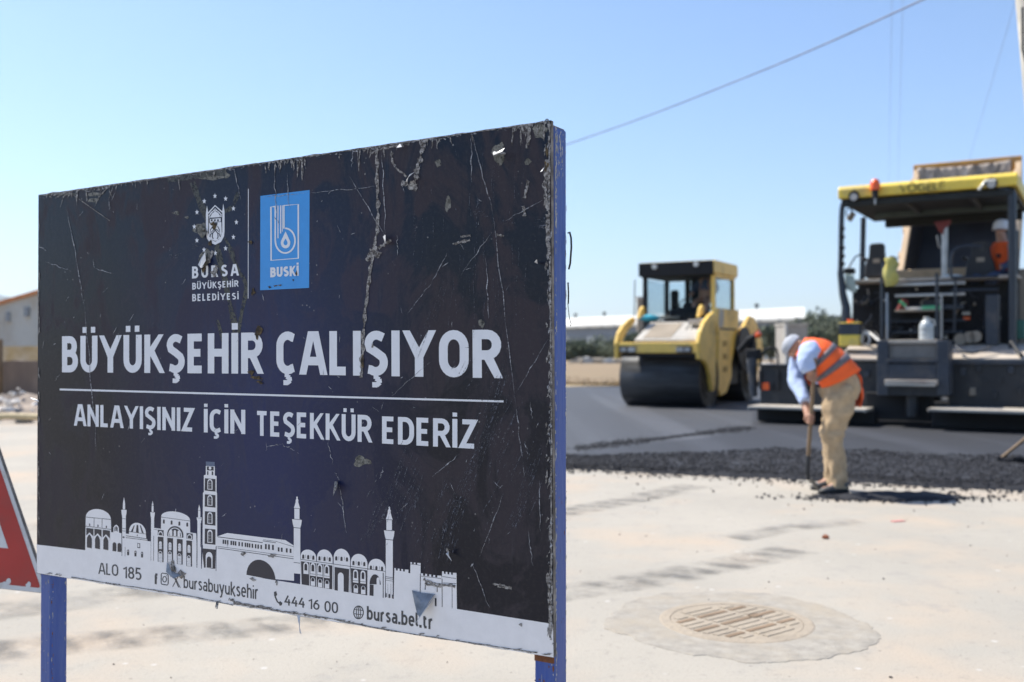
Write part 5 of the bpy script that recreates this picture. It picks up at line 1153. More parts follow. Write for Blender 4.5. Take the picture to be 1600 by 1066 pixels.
armr = [(-.86, zb - .12), (-.90, zt - .02), (-.78, zt + .20), (-.55, zt + .40), (-.22, zt + .56), (.06, zt + .64), (.16, zt + .54), (.16, zb), (.14, DRr - .10), (.06, DRr - .26), (-.10, DRr - .26), (-.18, DRr), (-.34, zb - .28), (-.56, zb - .16)]
MB().prism(armr, 'x', ur + .01, ur + .10).build('side_arm', M_yellow, rl, bevel=.02)
for x in (ul + .18, ur - .25): MB().prism([(-.1, zt + .52), (.2, zt + .60), (.24, zt + .74), (.14, zt + .80), (.0, zt + .70)], 'x', x, x + .07).build('lifting_eye', M_yellow, rl, bevel=.015)
# sloping bonnet with a tan inset and louvres
y0b, z0b = -.62, rp(1040, 531, -.62)[1]; y1b, z1b = .30, rp(1050, 503, .30)[1]
xa, xb = rp(991, 525, -.62)[0], rp(1091, 525, -.62)[0]
def slope_plate(xa, xb, t0, t1, off, th, m, name, parent=rl, bevel=.01):
    P = lambda t, o_: (y0b + (y1b - y0b) * t - .25 * o_, z0b + (z1b - z0b) * t + o_)
    return MB().prism([P(t0, off - th), P(t0, off), P(t1, off), P(t1, off - th)], 'x', xa, xb).build(name, m, parent, bevel=bevel)
bn = slope_plate(xa, xb, 0, 1, 0, .35, M_grey, 'bonnet')
slope_plate(xa + .16, xb - .62, .08, .9, .012, .02, M_tanpanel, 'bonnet_panel', bn)
slope_plate(xb - .55, xb - .06, .1, .95, .014, .02, M_grey, 'bonnet_panel', bn)
for k in range(3): slope_plate(xb - .44 + k * .11, xb - .415 + k * .11, .5, .84, .022, .01, M_black, 'louvre', bn, .002)
rbox('wiper_box', 1075, 1094, 499, 506, -.1, .1, M_grey, bn)
# body under the cab with the step cut-outs
bx0, bx1 = ul + .08, us - .02
MB().box(bx0, bx1, .70, 2.45, .45, 1.62).build('chassis', M_dark, rl, bevel=.02)
M_stepy = mat('shaded_step_yellow', (.42, .25, .05), .6)  # machine yellow darkened, painting in the shade of the step recesses
zs = [rp(1128, y, .95)[1] for y in (489, 527, 613)]
sp_ = [(.62, zs[2] + .1), (.70, zs[1] + .05), (.50, zs[0] - .12), (.62, zs[0] + .1), (2.15, zs[0] + .1), (2.15, zs[0] - .2), (1.62, .95), (1.60, .62), (1.25, zs[2] - .02), (.85, zs[2] - .08)]
side = MB().prism(sp_, 'x', us - .01, us + .10).build('side_panel', M_yellow, rl, bevel=.015)
for z in (1.36, 1.08, .80): MB().box(us + .098, us + .106, .98, 1.26, z - .06, z + .06).build('step', M_stepy, side, bevel=.01)
MB().box(us + .1, us + .107, .80, 1.9, 1.66, 1.70).build('trim_strip', M_dark, side)
MB().prism([(.70, 1.72), (.74, 2.1), (1.05, 2.1), (1.0, 1.72)], 'x', us + .1, us + .106).build('decal_panel', M_grey, side)
# cab
c0, c1 = .78, 2.18; cxl, cxr = rp(1004, 470, c0)[0], rp(1117, 470, c0)[0]; cz0 = rp(1060, 500, c0)[1]; cz1 = rp(1060, 428, c0)[1]; czr = rp(1060, 409, c0)[1]
MB().box(cxl, cxr, c0, c1, cz0 - .35, cz0).build('cab_floor', M_dark, rl, bevel=.02)
rf = MB().prism([(c0 - .14, cz1 - .02), (c0 - .16, czr - .06), (c0 - .08, czr), (c1 + .1, czr), (c1 + .16, czr - .06), (c1 + .14, cz1 - .02)], 'x', cxl - .03, cxr + .03).build('cab_roof', M_yellow, rl, bevel=.02)
MB().box(cxl - .02, cxr + .02, c0 - .185, c0 - .13, cz1 - .045, czr - .015).build('roof_fascia', M_black, rf, bevel=.01)
MB().box(cxl + .02, cxr - .02, c0 - .12, c1 + .1, cz1 - .06, cz1 - .021).build('headlining', M_black, rf)
for x, y in ((1023, 417), (1088, 413)):
    u_, z_ = rp(x, y, c0 - .2); MB().disc_cyl((u_, z_), 'y', .055, c0 - .24, c0 - .17, 20).build('work_light', M_lamp, rf)
pil = .07
for (xx, yy, mm, w2) in ((cxl, c0, M_black, .10), (cxr - .09, c0, M_yellow, .09), (cxl, c1 - pil, M_black, .10), (cxr - .09, c1 - pil, M_yellow, .09), (cxl + (cxr - cxl) * .30, c1 - pil, M_black, .12)):
    MB().box(xx, xx + w2, yy, yy + pil, cz0, cz1).build('cab_pillar', mm, rl, bevel=.012)
MB().box(cxr - .07, cxr, c0, c1, cz0 - .02, cz0 + .14).build('cab_sill', M_yellow, rl, bevel=.01)
MB().box(cxr - .08, cxr + .005, c0 + .08, c1 - .05, cz1 - .10, cz1 - .02).build('cab_header', M_yellow, rl, bevel=.01)
MB().box(cxl + .10, cxr - .09, c0 + .02, c0 + .026, cz0, cz1).build('windscreen', M_glass, rl)
MB().box(cxr - .04, cxr - .034, c0 + .07, c1 - .07, cz0 + .14, cz1 - .1).build('side_window', M_glass, rl)
MB().box(cxl + .03, cxl + .036, c0 + .07, c1 - .07, cz0 + .05, cz1 - .1).build('side_window', M_glass, rl)
MB().box(cxl + .1, cxr - .09, c1 - .03, c1 - .024, cz0 + .1, cz1 - .1).build('rear_window', M_glass, rl)
MB().tube([(cxl - .14, c0 - .1, cz1 - .1), (cxl - .15, c0 - .12, cz0 + .1)], .012, 6).build('mirror_arm', M_black, rl)
# dashboard, wheel, seat, odds and ends on the dash
MB().prism([(c0 + .06, cz0), (c0 + .08, cz0 + .16), (c0 + .30, cz0 + .30), (c0 + .42, cz0 + .22), (c0 + .42, cz0)], 'x', cxl + .55, cxr - .5).build('dashboard', M_black, rl, bevel=.04)
MB().box(cxl + .12, cxl + .85, c0 + .05, c0 + .2, cz0 + .02, cz0 + .09).build('dash_papers', M_tanpanel, rl, bevel=.02)
sw = MB(); sc_ = Vector(((cxl + cxr) / 2 + .05, c0 + .48, cz0 + .36)); sw.tube([sc_ + Vector((.19 * math.cos(a), .10 * math.sin(a), .15 * math.sin(a))) for a in [2 * math.pi * k / 20 for k in range(21)]], .016, 6); sw.build('steering_wheel', M_black, rl)
MB().box(cxl + .30, cxl + .50, c0 + .9, c0 + 1.0, cz0 + .2, cz0 + .72).build('spare_seat', M_black, rl, bevel=.05)
st_ = MB().box(cxr - .95, cxr - .45, c0 + .55, c0 + 1.05, cz0 + .05, cz0 + .40).build('seat', M_black, rl, bevel=.05)
MB().box(cxr - .93, cxr - .47, c0 + 1.02, c0 + 1.14, cz0 + .38, cz0 + .95).build('backrest', M_black, st_, bevel=.05)
tb = tag(MB().ico((0, 0, 0), .17, 3, (1.35, .8, .42), True, .12).build('plastic_bag', M_teal), 'turquoise plastic bag lying under the windscreen of the roller', 'bag')
u_, z_ = rp(1014, 497, .62); q = RF.o + RF.u * (u_ + .0) + RF.w * .62; tb.location = (q.x, q.y, z_)
# the rear fork and beacon
armb = [(LR - .95, 1.2), (LR - .80, 1.75), (LR - .35, 2.02), (LR + .05, 1.98), (LR + .50, 1.62), (LR + .78, 1.20), (LR + .72, .95), (LR + .30, .72), (LR + .12, .40), (LR - .12, .40), (LR - .25, .8), (LR - .6, 1.05)]
for x0, x1 in ((ur - .06, ur + .03), (ul - .10, ul - .02)): MB().prism(armb, 'x', x0, x1).build('rear_side_arm', M_yellow, rl, bevel=.02)
MB().box(ul, ur, LR + .55, LR + .75, 1.2, 1.5).build('rear_cross_bar', M_yellow, rl, bevel=.02)
MB().box(ul + .1, ur - .1, c1, LR + .5, 1.25, 1.75).build('engine_hood', M_grey, rl, bevel=.04)
MB().disc_cyl((LR - .85, 1.25), 'x', .50, ur - .10 + .13, ur - .10 + .18, 36).build('hose_cover', M_dark, rl)
MB().prism([(LR - .8, .85), (LR - .62, 1.45), (LR - .45, 1.5), (LR - .35, 1.35), (LR - .6, .8)], 'x', ur - .10 + .18, ur - .10 + .3).build('lift_cylinder', M_black, rl, bevel=.03)
MB().tube([(ur + .12, LR - .0, 1.62), (ur + .12, LR - .0, 1.70)], .035, 12).build('rear_lamp', M_orange, rl)
# driver seen through the glass
dr = thing('person', 'driver in a dark shirt sitting at the right of the roller cab', 'person')
dpos = RF.o + RF.u * (cxr - .48) + RF.w * (c0 + .85); dr.location = (dpos.x, dpos.y, cz0 + .38); dr.rotation_euler = (0, 0, -RF.phi)
Vd = [(0, 0, .08), (0, 0, .34), (0, -.01, .50), (0, -.02, .62), (0, -.03, .74), (0, -.03, .84), (-.12, -.2, .06), (-.14, -.42, .0), (-.14, -.44, -.3), (.12, -.2, .06), (.14, -.42, .0), (.14, -.44, -.3), (-.2, -.03, .48), (-.27, -.15, .25), (-.25, -.36, .18), (.2, -.03, .48), (.26, -.12, .25), (.22, -.34, .20), (0, -.13, .74)]
skin_body('body', Vd, [(0, 1), (1, 2), (2, 3), (3, 4), (4, 5), (0, 6), (6, 7), (7, 8), (0, 9), (9, 10), (10, 11), (2, 12), (12, 13), (13, 14), (2, 15), (15, 16), (16, 17), (4, 18)], [.14, .15, .13, .055, .095, .07, .085, .06, .045, .085, .06, .045, .06, .045, .035, .06, .045, .035, .018], M_skin, dr, 1)
mb = MB(); mb.loft(ringset([((0, 0, .05), (0, 0, 1), (1, 0, 0), .17, .14), ((0, 0, .3), (0, 0, 1), (1, 0, 0), .185, .15), ((0, 0, .48), (0, 0, 1), (1, 0, 0), .215, .13), ((0, -.01, .57), (0, 0, 1), (1, 0, 0), .12, .09)], 18))
limb(mb, [(.17, -.02, .5), (.25, -.08, .36), (.265, -.18, .25)], [.075, .065, .055]); limb(mb, [(-.17, -.02, .5), (-.25, -.08, .36), (-.265, -.18, .25)], [.075, .065, .055]); mb.build('shirt', M_navyshirt, dr)
MB().ico((0, -.02, .80), .105, 2, (1, 1, .75)).build('hair', M_black, dr)

# ------------------------------------------------------------------ asphalt paver
PF = Frame(6.49, 15.8, 31)
pv = thing('asphalt_paver', 'asphalt paver with a yellow canopy, two operator seats and a wide dusty screed', 'paver', (PF.o.x, PF.o.y, 0), -PF.phi)
def pp(x, y, ly): return PF.px(x, y, ly)
def pbox(name, x0, x1, y0, y1, l0, l1, m, parent=pv, bevel=.008, **k):
    xm, ym = (x0 + x1) / 2, (y0 + y1) / 2
    a = pp(x0, ym, l0)[0]; b_ = pp(x1, ym, l0)[0]; t = pp(xm, y0, l0)[1]; bt = pp(xm, y1, l0)[1]
    return MB().box(a, b_, l0, l1, bt, t).build(name, m, parent, bevel=bevel, **k)
def V3(x, y, ly): u_, z_ = pp(x, y, ly); return Vector((u_, ly, z_))
# canopy
cu0, cu1 = pp(1309, 305, 0)[0], pp(1590, 275, 0)[0]; zc1 = pp(1450, 279.5, 0)[1]; zc0 = pp(1450, 303, 0)[1]
cd = 2.75
can = MB().prism([(0, zc0 + .03), (-.01, zc1 - .06), (.05, zc1 + .0), (cd - .05, zc1), (cd, zc0 + .1), (cd, zc0)], 'x', cu0, cu1).build('canopy', M_pyellow, pv, bevel=.02)
MB().box(cu0 + .05, cu1 - .05, .05, cd - .05, zc0 - .05, zc0 + .001).build('lining', M_dark2, can, bevel=.01)
MB().box(cu0 + .06, cu1 - .06, .04, .10, zc0 - .11, zc0 - .03).build('rear_beam', M_dark2, can, bevel=.01)
MB().box(cu0 + .3, cu1 - .1, cd - .35, cd - .2, zc0 - .20, zc0 - .04).build('front_beam', M_dark2, can, bevel=.01)
MB().box(cu0 + .3, cu1 - .1, 1.5, 1.62, zc0 - .14, zc0 - .04).build('cross_beam', mat('green_grey_beam', (.07, .09, .08), .6), can, bevel=.01)
for a in (.38, .74): MB().box(cu0 + (cu1 - cu0) * a, cu0 + (cu1 - cu0) * a + .06, .1, 1.5, zc0 - .12, zc0 - .04).build('roof_rib', M_dark, can, bevel=.005)
MB().box(cu0 + (cu1 - cu0) * .4, cu0 + (cu1 - cu0) * .74, .3, 1.4, zc0 - .07, zc0 - .045).build('roof_hatch', M_black, can, bevel=.005)
for x, y in ((1334, 308), (1549, 288)):
    u_, z_ = pp(x, y, -.03); wl = MB().disc_cyl((u_, z_ + .02), 'y', .085, -.03, .03, 24).build('work_light', M_black, can)
    MB().disc_cyl((u_, z_), 'y', .060, -.04, -.025, 24).build('lens', M_grey, wl)
for (x, y), (x2, y2) in (((1529, 297), (1540, 283)),): MB().tube([V3(x, y, -.03), V3(x2, y2, -.03), V3(x2 + 16, y2 - 1, -.03)], .022, 8).build('grab_handle', M_lamp, can)
u_, z_ = pp(1367, 300, -.12)
bc = MB().tube([(u_, -.10, z_ - .10), (u_, -.10, z_ + .03)], .05, 14).build('beacon_base', M_black, can)
MB().tube([(u_, -.10, z_ + .03), (u_, -.10, z_ + .12), (u_, -.10, z_ + .19), (u_, -.10, z_ + .215)], [.075, .082, .06, .02], 16).build('beacon_lens', M_orange, bc)
MB().tube([(u_, -.10, z_ - .20), (u_, -.10, z_ - .10)], .015, 8).build('beacon_stem', M_lrail, bc)
# worn capital letters on the canopy edge
M_worn = bpy.data.materials.new('worn_black_letters'); M_worn.use_nodes = True; _n = M_worn.node_tree.nodes; _l = M_worn.node_tree.links
_b = _n['Principled BSDF']; _b.inputs['Base Color'].default_value = (.04, .04, .035, 1); _b.inputs['Roughness'].default_value = .7
_t = _n.new('ShaderNodeTexCoord'); _o = _n.new('ShaderNodeTexNoise'); _o.inputs['Scale'].default_value = 6; _o.inputs['Detail'].default_value = 5; _l.new(_t.outputs['Object'], _o.inputs['Vector'])
_r = _n.new('ShaderNodeMapRange'); _r.inputs[1].default_value = .36; _r.inputs[2].default_value = .52; _r.inputs[3].default_value = 0.04; _r.inputs[4].default_value = .72; _l.new(_o.outputs[0], _r.inputs[0]); _l.new(_r.outputs[0], _b.inputs['Alpha'])
cuv = bpy.data.curves.new('w', 'FONT'); cuv.body = 'VÖGELE'; cuv.offset = .02; _to = bpy.data.objects.new('w', cuv); wm = bpy.data.meshes.new_from_object(_to); bpy.data.objects.remove(_to)
xs = [v.co.x for v in wm.vertices]; la, lb = V3(1405, 297, -.02), V3(1476, 290, -.02)
for v in wm.vertices:
    a = (v.co.x - min(xs)) / (max(xs) - min(xs)); v.co = (la.x + (lb.x - la.x) * a, -.018 + (v.co.y / CAP) * .002, zc0 + .045 + .135 * v.co.y / CAP)
bm = bmesh.new(); bm.from_mesh(wm); bm.normal_update(); bmesh.ops.reverse_faces(bm, faces=[f for f in bm.faces if f.normal.y > 0]); bm.to_mesh(wm); bm.free()
wm.materials.clear(); wm.materials.append(M_worn); wo = bpy.data.objects.new('worn_lettering', wm); COL.objects.link(wo); wo.parent = can
# canopy posts
def ptube(name, pts, r, m=M_rail, parent=pv, n=10): return MB().tube(pts, r, n).build(name, m, parent)
ptube('canopy_post', smoothpath([V3(1330, 308, .12), V3(1318, 318, .1), V3(1315, 340, .1), V3(1314, 400, .1), V3(1313, 430, .1)], 4), .045)
ptube('canopy_post', [V3(1313, 425, .1), V3(1317, 460, .1), V3(1322, 480, .1), V3(1322, 540, .1)], [.05, .06, .07, .09])
ptube('canopy_post', smoothpath([V3(1560, 293, .12), V3(1578, 300, .1), V3(1581, 320, .1), V3(1582, 420, .1), V3(1582, 545, .1)], 4), .06)
ptube('canopy_post', [V3(1349, 340, cd - .3), V3(1347, 440, cd - .3)], .05); ptube('canopy_post', [V3(1562, 340, cd - .3), V3(1560, 440, cd - .3)], .05)
for y in (355, 368, 385, 398, 410): MB().tube([V3(1313, y, .04), V3(1319, y + 4, .04)], .035, 8).build('cable_clip', M_black, pv)
ptube('mirror', [V3(1326, 345, .2), V3(1334, 332, .2)], .05, M_tanpanel); ptube('mirror_ring', [V3(1327 + 5 * math.cos(a), 333 + 7 * math.sin(a), .15) for a in [k * .6283 for k in range(11)]], .012, M_dark, n=6)
# machine body
zdk = pp(1430, 438, .9)[1]
MB().box(cu0 + .12, cu1 - .05, .9, 4.6, .65, zdk).build('engine_body', M_dark, pv, bevel=.03)
MB().box(cu0 + .08, cu1 - .02, .35, 2.3, zdk - .05, zdk).build('platform', M_deck, pv, bevel=.01)
MB().box(cu0 + .25, cu1 - .2, 2.4, 2.55, zdk, zdk + .3).build('front_console', M_truck, pv, bevel=.02)
for s_ in (-1, 1):
    tr = MB().prism([(1.2, .0), (1.0, .25), (1.2, .62), (4.6, .62), (4.9, .3), (4.7, 0)], 'x', *( (cu0 + .15, cu0 + .55) if s_ < 0 else (cu1 - .5, cu1 - .1))).build('crawler_track', M_black, pv, bevel=.03)
MB().prism([(4.6, .4), (4.6, 1.5), (5.6, 1.9), (6.6, 1.9), (6.6, .5)], 'x', cu0 + .0, cu0 + .1).build('hopper_side', M_pyellow, pv, bevel=.02); MB().prism([(4.6, .4), (4.6, 1.5), (5.6, 1.9), (6.6, 1.9), (6.6, .5)], 'x', cu1 - .1, cu1).build('hopper_side', M_pyellow, pv, bevel=.02)
# rear face between the rails: shelves and bars
pbox('rear_panel', 1332, 1560, 448, 545, .60, .66, M_black, bevel=.005)
for (x0, x1, y0, y1) in ((1396, 1508, 441, 446), (1398, 1508, 458.5, 463), (1400, 1506, 477, 484), (1392, 1508, 500, 503), (1392, 1506, 517, 521)): pbox('shelf_bar', x0, x1, y0, y1, .30, .40, M_lrail if y0 < 470 else M_rail)
pbox('shelf', 1398, 1466, 484, 487, .15, .6, M_tanpanel); pbox('shelf', 1335, 1392, 436, 441, .3, .6, M_deck)
pbox('control_box', 1540, 1560, 460, 540, .2, .5, M_bluegrey, bevel=.02); pbox('label_plate', 1503, 1516, 487, 492, .55, .59, M_lrail); pbox('tail_light', 1505, 1516, 495, 500, .55, .59, M_orange)
pbox('tool_box', 1442, 1460, 468, 480, .42, .58, M_dark); pbox('rear_panel', 1576, 1592, 360, 545, .8, .95, M_dark)
ptube('hydraulic_hose', smoothpath([V3(1334, 470, .3), V3(1348, 476, .2), V3(1358, 468, .2), V3(1356, 450, .3)], 5), .022, M_black); ptube('hydraulic_hose', smoothpath([V3(1338, 500, .4), V3(1352, 515, .3), V3(1368, 520, .3), V3(1376, 536, .1)], 5), .02, M_dark)
for k in range(9):
    x = RND.uniform(1400, 1500); ptube('hydraulic_hose', smoothpath([V3(x, 505, .55), V3(x + RND.uniform(-12, 12), 512, .4), V3(x + RND.uniform(-25, 25), 524, .45), V3(x + RND.uniform(-30, 30), 534, .5)], 4), .02, RND.choice((M_black, M_dark, M_dark)))
for (x, y) in ((1515, 527), (1524, 526), (1500, 530)): MB().disc_cyl(pp(x, y, .2), 'y', .09, .2, .4, 18).build('pipe_end', M_tanpanel, pv)
# operator stations
def seat(x0, x1, ytop, yb, ly, lean=0):
    a, zt_ = pp(x0, ytop, ly); b_ = pp(x1, ytop, ly)[0]; zb_ = pp((x0 + x1) / 2, yb, ly)[1]; w_ = b_ - a
    s_ = MB().prism([(a, zb_), (a + .03, zt_ - .35), (a + w_ * .2, zt_ - .22), (a + w_ * .22, zt_ - .03), (a + w_ * .3, zt_), (a + w_ * .72, zt_), (a + w_ * .8, zt_ - .03), (a + w_ * .82, zt_ - .22), (b_ - .03, zt_ - .35), (b_, zb_)], 'y', ly, ly + .14).build('seat_back', M_seat, pv, bevel=.03)
    MB().box(a + w_ * .38, a + w_ * .64, ly - .006, ly + .001, zt_ - .34, zt_ - .27).build('maker_plate', M_tanpanel, s_)
    MB().box(a + .02, b_ - .02, ly + .1, ly + .6, zb_ - .02, zb_ + .14).build('seat_cushion', M_seat, s_, bevel=.04)
    for xx in (a - .05, b_ + .0): MB().box(xx, xx + .06, ly + .05, ly + .45, zb_ + .3, zb_ + .36).build('armrest', M_seat, s_, bevel=.02)
seat(1349, 1389, 381, 433, .95); seat(1507, 1556, 378, 432, .95)
def rail(pts, r=.028, m=M_rail): ptube('handrail', pts, r * .8, m)
rail([V3(1378, 434, -.1), V3(1378, 530, -.1)], .032); rail([V3(1464, 427, -.1), V3(1464, 530, -.1)], .034)
rail([V3(1386, 458, .1), V3(1386, 530, .0)], .022, M_lrail); rail([V3(1471, 458, .0), V3(1471, 530, .0)], .022, M_lrail)
rail(smoothpath([V3(1486, 432, .1), V3(1486, 405, .1), V3(1492, 390, .1), V3(1510, 384, .1), V3(1535, 386, .1)], 5), .030); rail([V3(1486, 416, .1), V3(1508, 414, .2)], .02)
rail([V3(1380, 410, .2), V3(1381, 436, .1)], .028); rail([V3(1320, 470, .1), V3(1322, 425, .3), V3(1336, 402, .5), V3(1350, 395, .7)], .018); rail([V3(1486, 434, .1), V3(1560, 432, .1)], .028)
rail([V3(1486, 454, .1), V3(1560, 452, .1)], .022); rail([V3(1493, 434, .1), V3(1491, 520, .1)], .025); rail([V3(1390, 470, .1), V3(1390, 520, .1)], .02)
pb = MB().prism([pp(1320, 428, .2), pp(1333, 430, .2), pp(1338, 455, .2), pp(1334, 458, .2), pp(1322, 452, .2)], 'y', .2, .26).build('control_panel', mat('pale_green_panel', (.45, .55, .50), .5, dirt=(.25, .25, .2), dirt_amt=.3), pv, bevel=.01)
MB().box(pp(1318, 425, .3)[0], pp(1334, 425, .3)[0], .28, .45, pp(1326, 428, .3)[1], pp(1326, 419, .3)[1]).build('control_console', M_black, pv, bevel=.02)
ptube('centre_post', [V3(1476, 432, .8), V3(1476, 352, .8)], .05, M_lrail); ptube('centre_post_stay', [V3(1464, 368, .8), V3(1467, 386, .8), V3(1476, 388, .8)], .015, M_lrail)
ptube('exhaust_stack', [V3(1548, 535, .3), V3(1548, 470, .3)], .10, M_rail)
ptube('screed_lever', [V3(1580, 366, .4), V3(1580, 352, .6)], .02, M_dark)
# steps at the middle of the screed
for (x0, x1) in ((1370, 1388), (1463, 1482)): pbox('step_cheek', x0, x1, 532, 618, -1.0, -.5, M_bluegrey, bevel=.012)
pbox('top_tread', 1386, 1465, 531, 537, -.98, -.5, M_deck); pbox('riser', 1388, 1463, 538, 560, -.93, -.88, mat('dusty_riser', (.22, .20, .18), .7, dirt=(.12, .11, .1), dirt_amt=.3))
pbox('step_lip', 1386, 1465, 561, 567, -1.02, -.88, M_bluegrey); pbox('riser', 1388, 1463, 569, 594, -.99, -.93, M_bluegrey)
tr = pbox('serrated_tread', 1382, 1464, 594, 601, -1.12, -.94, M_deck)
for k in range(16): a = pp(1384 + k * 4.9, 602, -1.13)[0]; MB().box(a, a + .02, -1.13, -.95, pp(1420, 603.5, -1.12)[1], pp(1420, 600.5, -1.12)[1]).build('tread_tooth', M_lamp, tr)
pbox('step_apron', 1374, 1478, 601, 619, -.97, -.9, M_dark)
# left wing of the screed
def deck(name, x0, x1, y0, y1, la, lb, m, th=.03):
    """walkway plate seen nearly edge on: near edge at (x, y1, la), far edge at lb"""
    z_ = pp((x0 + x1) / 2, y1, la)[1]; a = pp(x0, y1, la)[0]; b_ = pp(x1, y1, la)[0]
    return MB().box(a, b_, la, lb, z_ - th, z_).build(name, m, pv, bevel=.006)
zL = pp(1335, 560, -.5)[1]; aL = pp(1183, 600, -.5)[0]; aM = pp(1372, 600, -.5)[0]; aR = pp(1480, 600, -.5)[0]; bR = aR + 2.3
zR = pp(1540, 560, -.5)[1]
wing = MB().prism([(-.5, zL - .04), (-.5, zL), (.55, pp(1335, 539, .55)[1]), (.55, zL - .04)], 'x', pp(1306, 560, -.5)[0], aM).build('screed_cover', M_deck, pv, bevel=.006)
MB().box(pp(1268, 600, -.45)[0], aM, -.45, .5, .3, zL - .045).build('screed_box', M_dark, pv, bevel=.02)
zl2 = pp(1225, 572, -.5)[1]
ext = MB().box(aL + .02, pp(1300, 600, -.5)[0], -.42, .2, .28, zl2).build('extension_box', M_dark, pv, bevel=.02)
MB().box(aL + .0, pp(1300, 600, -.5)[0], -.5, .22, zl2, zl2 + .03).build('extension_cover', M_bluegrey, ext, bevel=.005)
for x, y, m_ in ((1196, 603, M_orange), (1238, 595, M_rust), (1210, 604, M_black), (1240, 608, M_black)):
    u_, z_ = pp(x, y, -.43); MB().box(u_ - .06, u_ + .06, -.44, -.41, z_ - .07, z_ + .05).build('fitting', m_, ext, bevel=.01)
for x in (1188, 1215, 1246, 1262): u_, z_ = pp(x, 590, -.46); MB().tube([(u_, -.46, z_ - .2), (u_, -.46, z_ + .12)], .03, 8).build('guide_rod', M_dark, ext)
ptube('guard_loop', smoothpath([V3(1188, 572, -.3), V3(1190, 556, -.3), V3(1196, 546, -.3), V3(1213, 545, -.3), V3(1216, 572, -.3)], 4), .018, M_black)
jk = ptube('screed_jack', [V3(1178, 620, -.3), V3(1176, 590, -.3), V3(1174, 560, -.3)], [.06, .075, .09], M_bluegrey); pbox('jack_head', 1164, 1184, 545, 562, -.35, -.1, M_black, bevel=.03)
ptube('jack_arm', [V3(1155, 548, .0), V3(1170, 530, -.1), V3(1182, 524, -.2)], .05, M_black); ptube('jack_lamp', [V3(1183, 527, -.2), V3(1186, 520, -.2)], .05, M_orange)
def walkway(x0, x1, y, la, lb):
    z_ = pp((x0 + x1) / 2, y, la)[1]; a = pp(x0, y, la)[0]; b_ = pp(x1, y, la)[0]
    o_ = MB().box(a, b_, la, lb, z_ - .05, z_).build('walkway_plate', M_plate, pv, bevel=.008)
    MB().box(a + .02, b_ - .02, la - .004, la + .002, z_ - .05, z_ - .035).build('plate_edge', M_dark, o_); return z_
zw = walkway(1168, 1352, 637, -1.25, -.55); MB().box(pp(1184, 640, -.75)[0], aM, -.80, -.45, .05, zw - .06).build('screed_plate', M_black, pv, bevel=.02)
zw = walkway(1449, 1720, 642, -1.45, -.60); MB().box(pp(1456, 640, -.85)[0], bR, -.90, -.45, .05, zw - .06).build('screed_plate', M_black, pv, bevel=.02)
MB().box(pp(1352, 640, -.6)[0], pp(1456, 640, -.6)[0], -.62, -.3, .12, .55).build('auger_guard', M_black, pv, bevel=.02)
MB().tube([(pp(1425, 640, -.8)[0], -.8, .2), (pp(1425, 620, -.8)[0], -.8, .55)], .09, 10).build('centre_jack', M_dark, pv)
# right wing
MB().prism([(-.5, zR - .05), (-.5, zR), (.35, pp(1540, 537, .35)[1]), (.35, zR - .05)], 'x', aR, bR).build('screed_cover', M_deck, pv, bevel=.006)
MB().box(aR, bR, -.52, -.47, zR - .09, zR - .02).build('screed_rim', M_bluegrey, pv, bevel=.006)
MB().box(aR, bR, -.46, .3, .35, zR - .07).build('screed_box', M_dark, pv, bevel=.02)
for x, y in ((1538, 596), (1561, 594)): MB().disc_cyl(pp(x, y, -.47), 'y', .05, -.49, -.45, 14).build('bolt_head', M_dark, pv)
ptube('hydraulic_hose', smoothpath([V3(1494, 540, -.3), V3(1500, 547, -.45), V3(1520, 551, -.5), V3(1548, 543, -.35)], 5), .022, M_bluegrey); ptube('hydraulic_hose', [V3(1580, 535, -.1), V3(1596, 556, -.5)], .03, M_dark)
ptube('tie_rod', [V3(1348, 537, -.2), V3(1374, 548, -.5), V3(1376, 562, -.52)], .02, M_dark); pbox('green_box', 1582, 1602, 500, 530, .2, .5, M_green if False else mat('dark_green_box', (.02, .12, .09), .5), bevel=.02); pbox('side_panel', 1590, 1604, 420, 540, 1.0, 1.6, M_tanpanel)
ptube('hose_coil', [V3(1352 + 7 * math.cos(a), 530 + 9 * math.sin(a), -.1) for a in [k * .45 for k in range(28)]], .02, M_hose, n=6); ptube('hose_coil', smoothpath([V3(1344, 517, .1), V3(1358, 520, .0), V3(1370, 530, -.2), V3(1380, 538, -.3)], 4), .022, M_hose, n=6)
# things lying on the paver
def P3(x, y, ly): v = V3(x, y, ly); q = PF.o + PF.u * v.x + PF.w * v.y; return Vector((q.x, q.y, v.z))
q = P3(1329, 541, -.1); h_ = 37 / F * q.y; r_ = 15.5 / F * q.y
can_o = thing('canister', 'dented yellow and grey metal canister standing on the left screed cover', 'canister', (q.x, q.y, q.z), -PF.phi)
MB().box(-r_, r_, -r_ * .7, r_ * .7, 0, h_ * .48).build('lower_body', M_pyellow, can_o, bevel=.02); MB().box(-r_ * .99, r_ * .99, -r_ * .69, r_ * .69, h_ * .48, h_ * .95).build('label_band', M_bluegrey, can_o, bevel=.01)
MB().box(-r_, r_, -r_ * .7, r_ * .7, h_ * .95, h_).build('rim', M_pyellow, can_o, bevel=.01); MB().tube([(0, 0, h_), (0, 0, h_ + .05)], .05, 12).build('lid', M_orange, can_o)
q = P3(1447.5, 533, -.75); h_ = 36 / F * q.y; r_ = 11 / F * q.y
jug = thing('water_jug', 'big clear plastic water jug standing on the paver steps', 'jug', (q.x, q.y, q.z))
def lathe(mb, prof, n_=24): return mb.loft([[Vector((r * math.cos(2 * math.pi * k / n_), r * math.sin(2 * math.pi * k / n_), z)) for k in range(n_)] for r, z in prof], True, True)
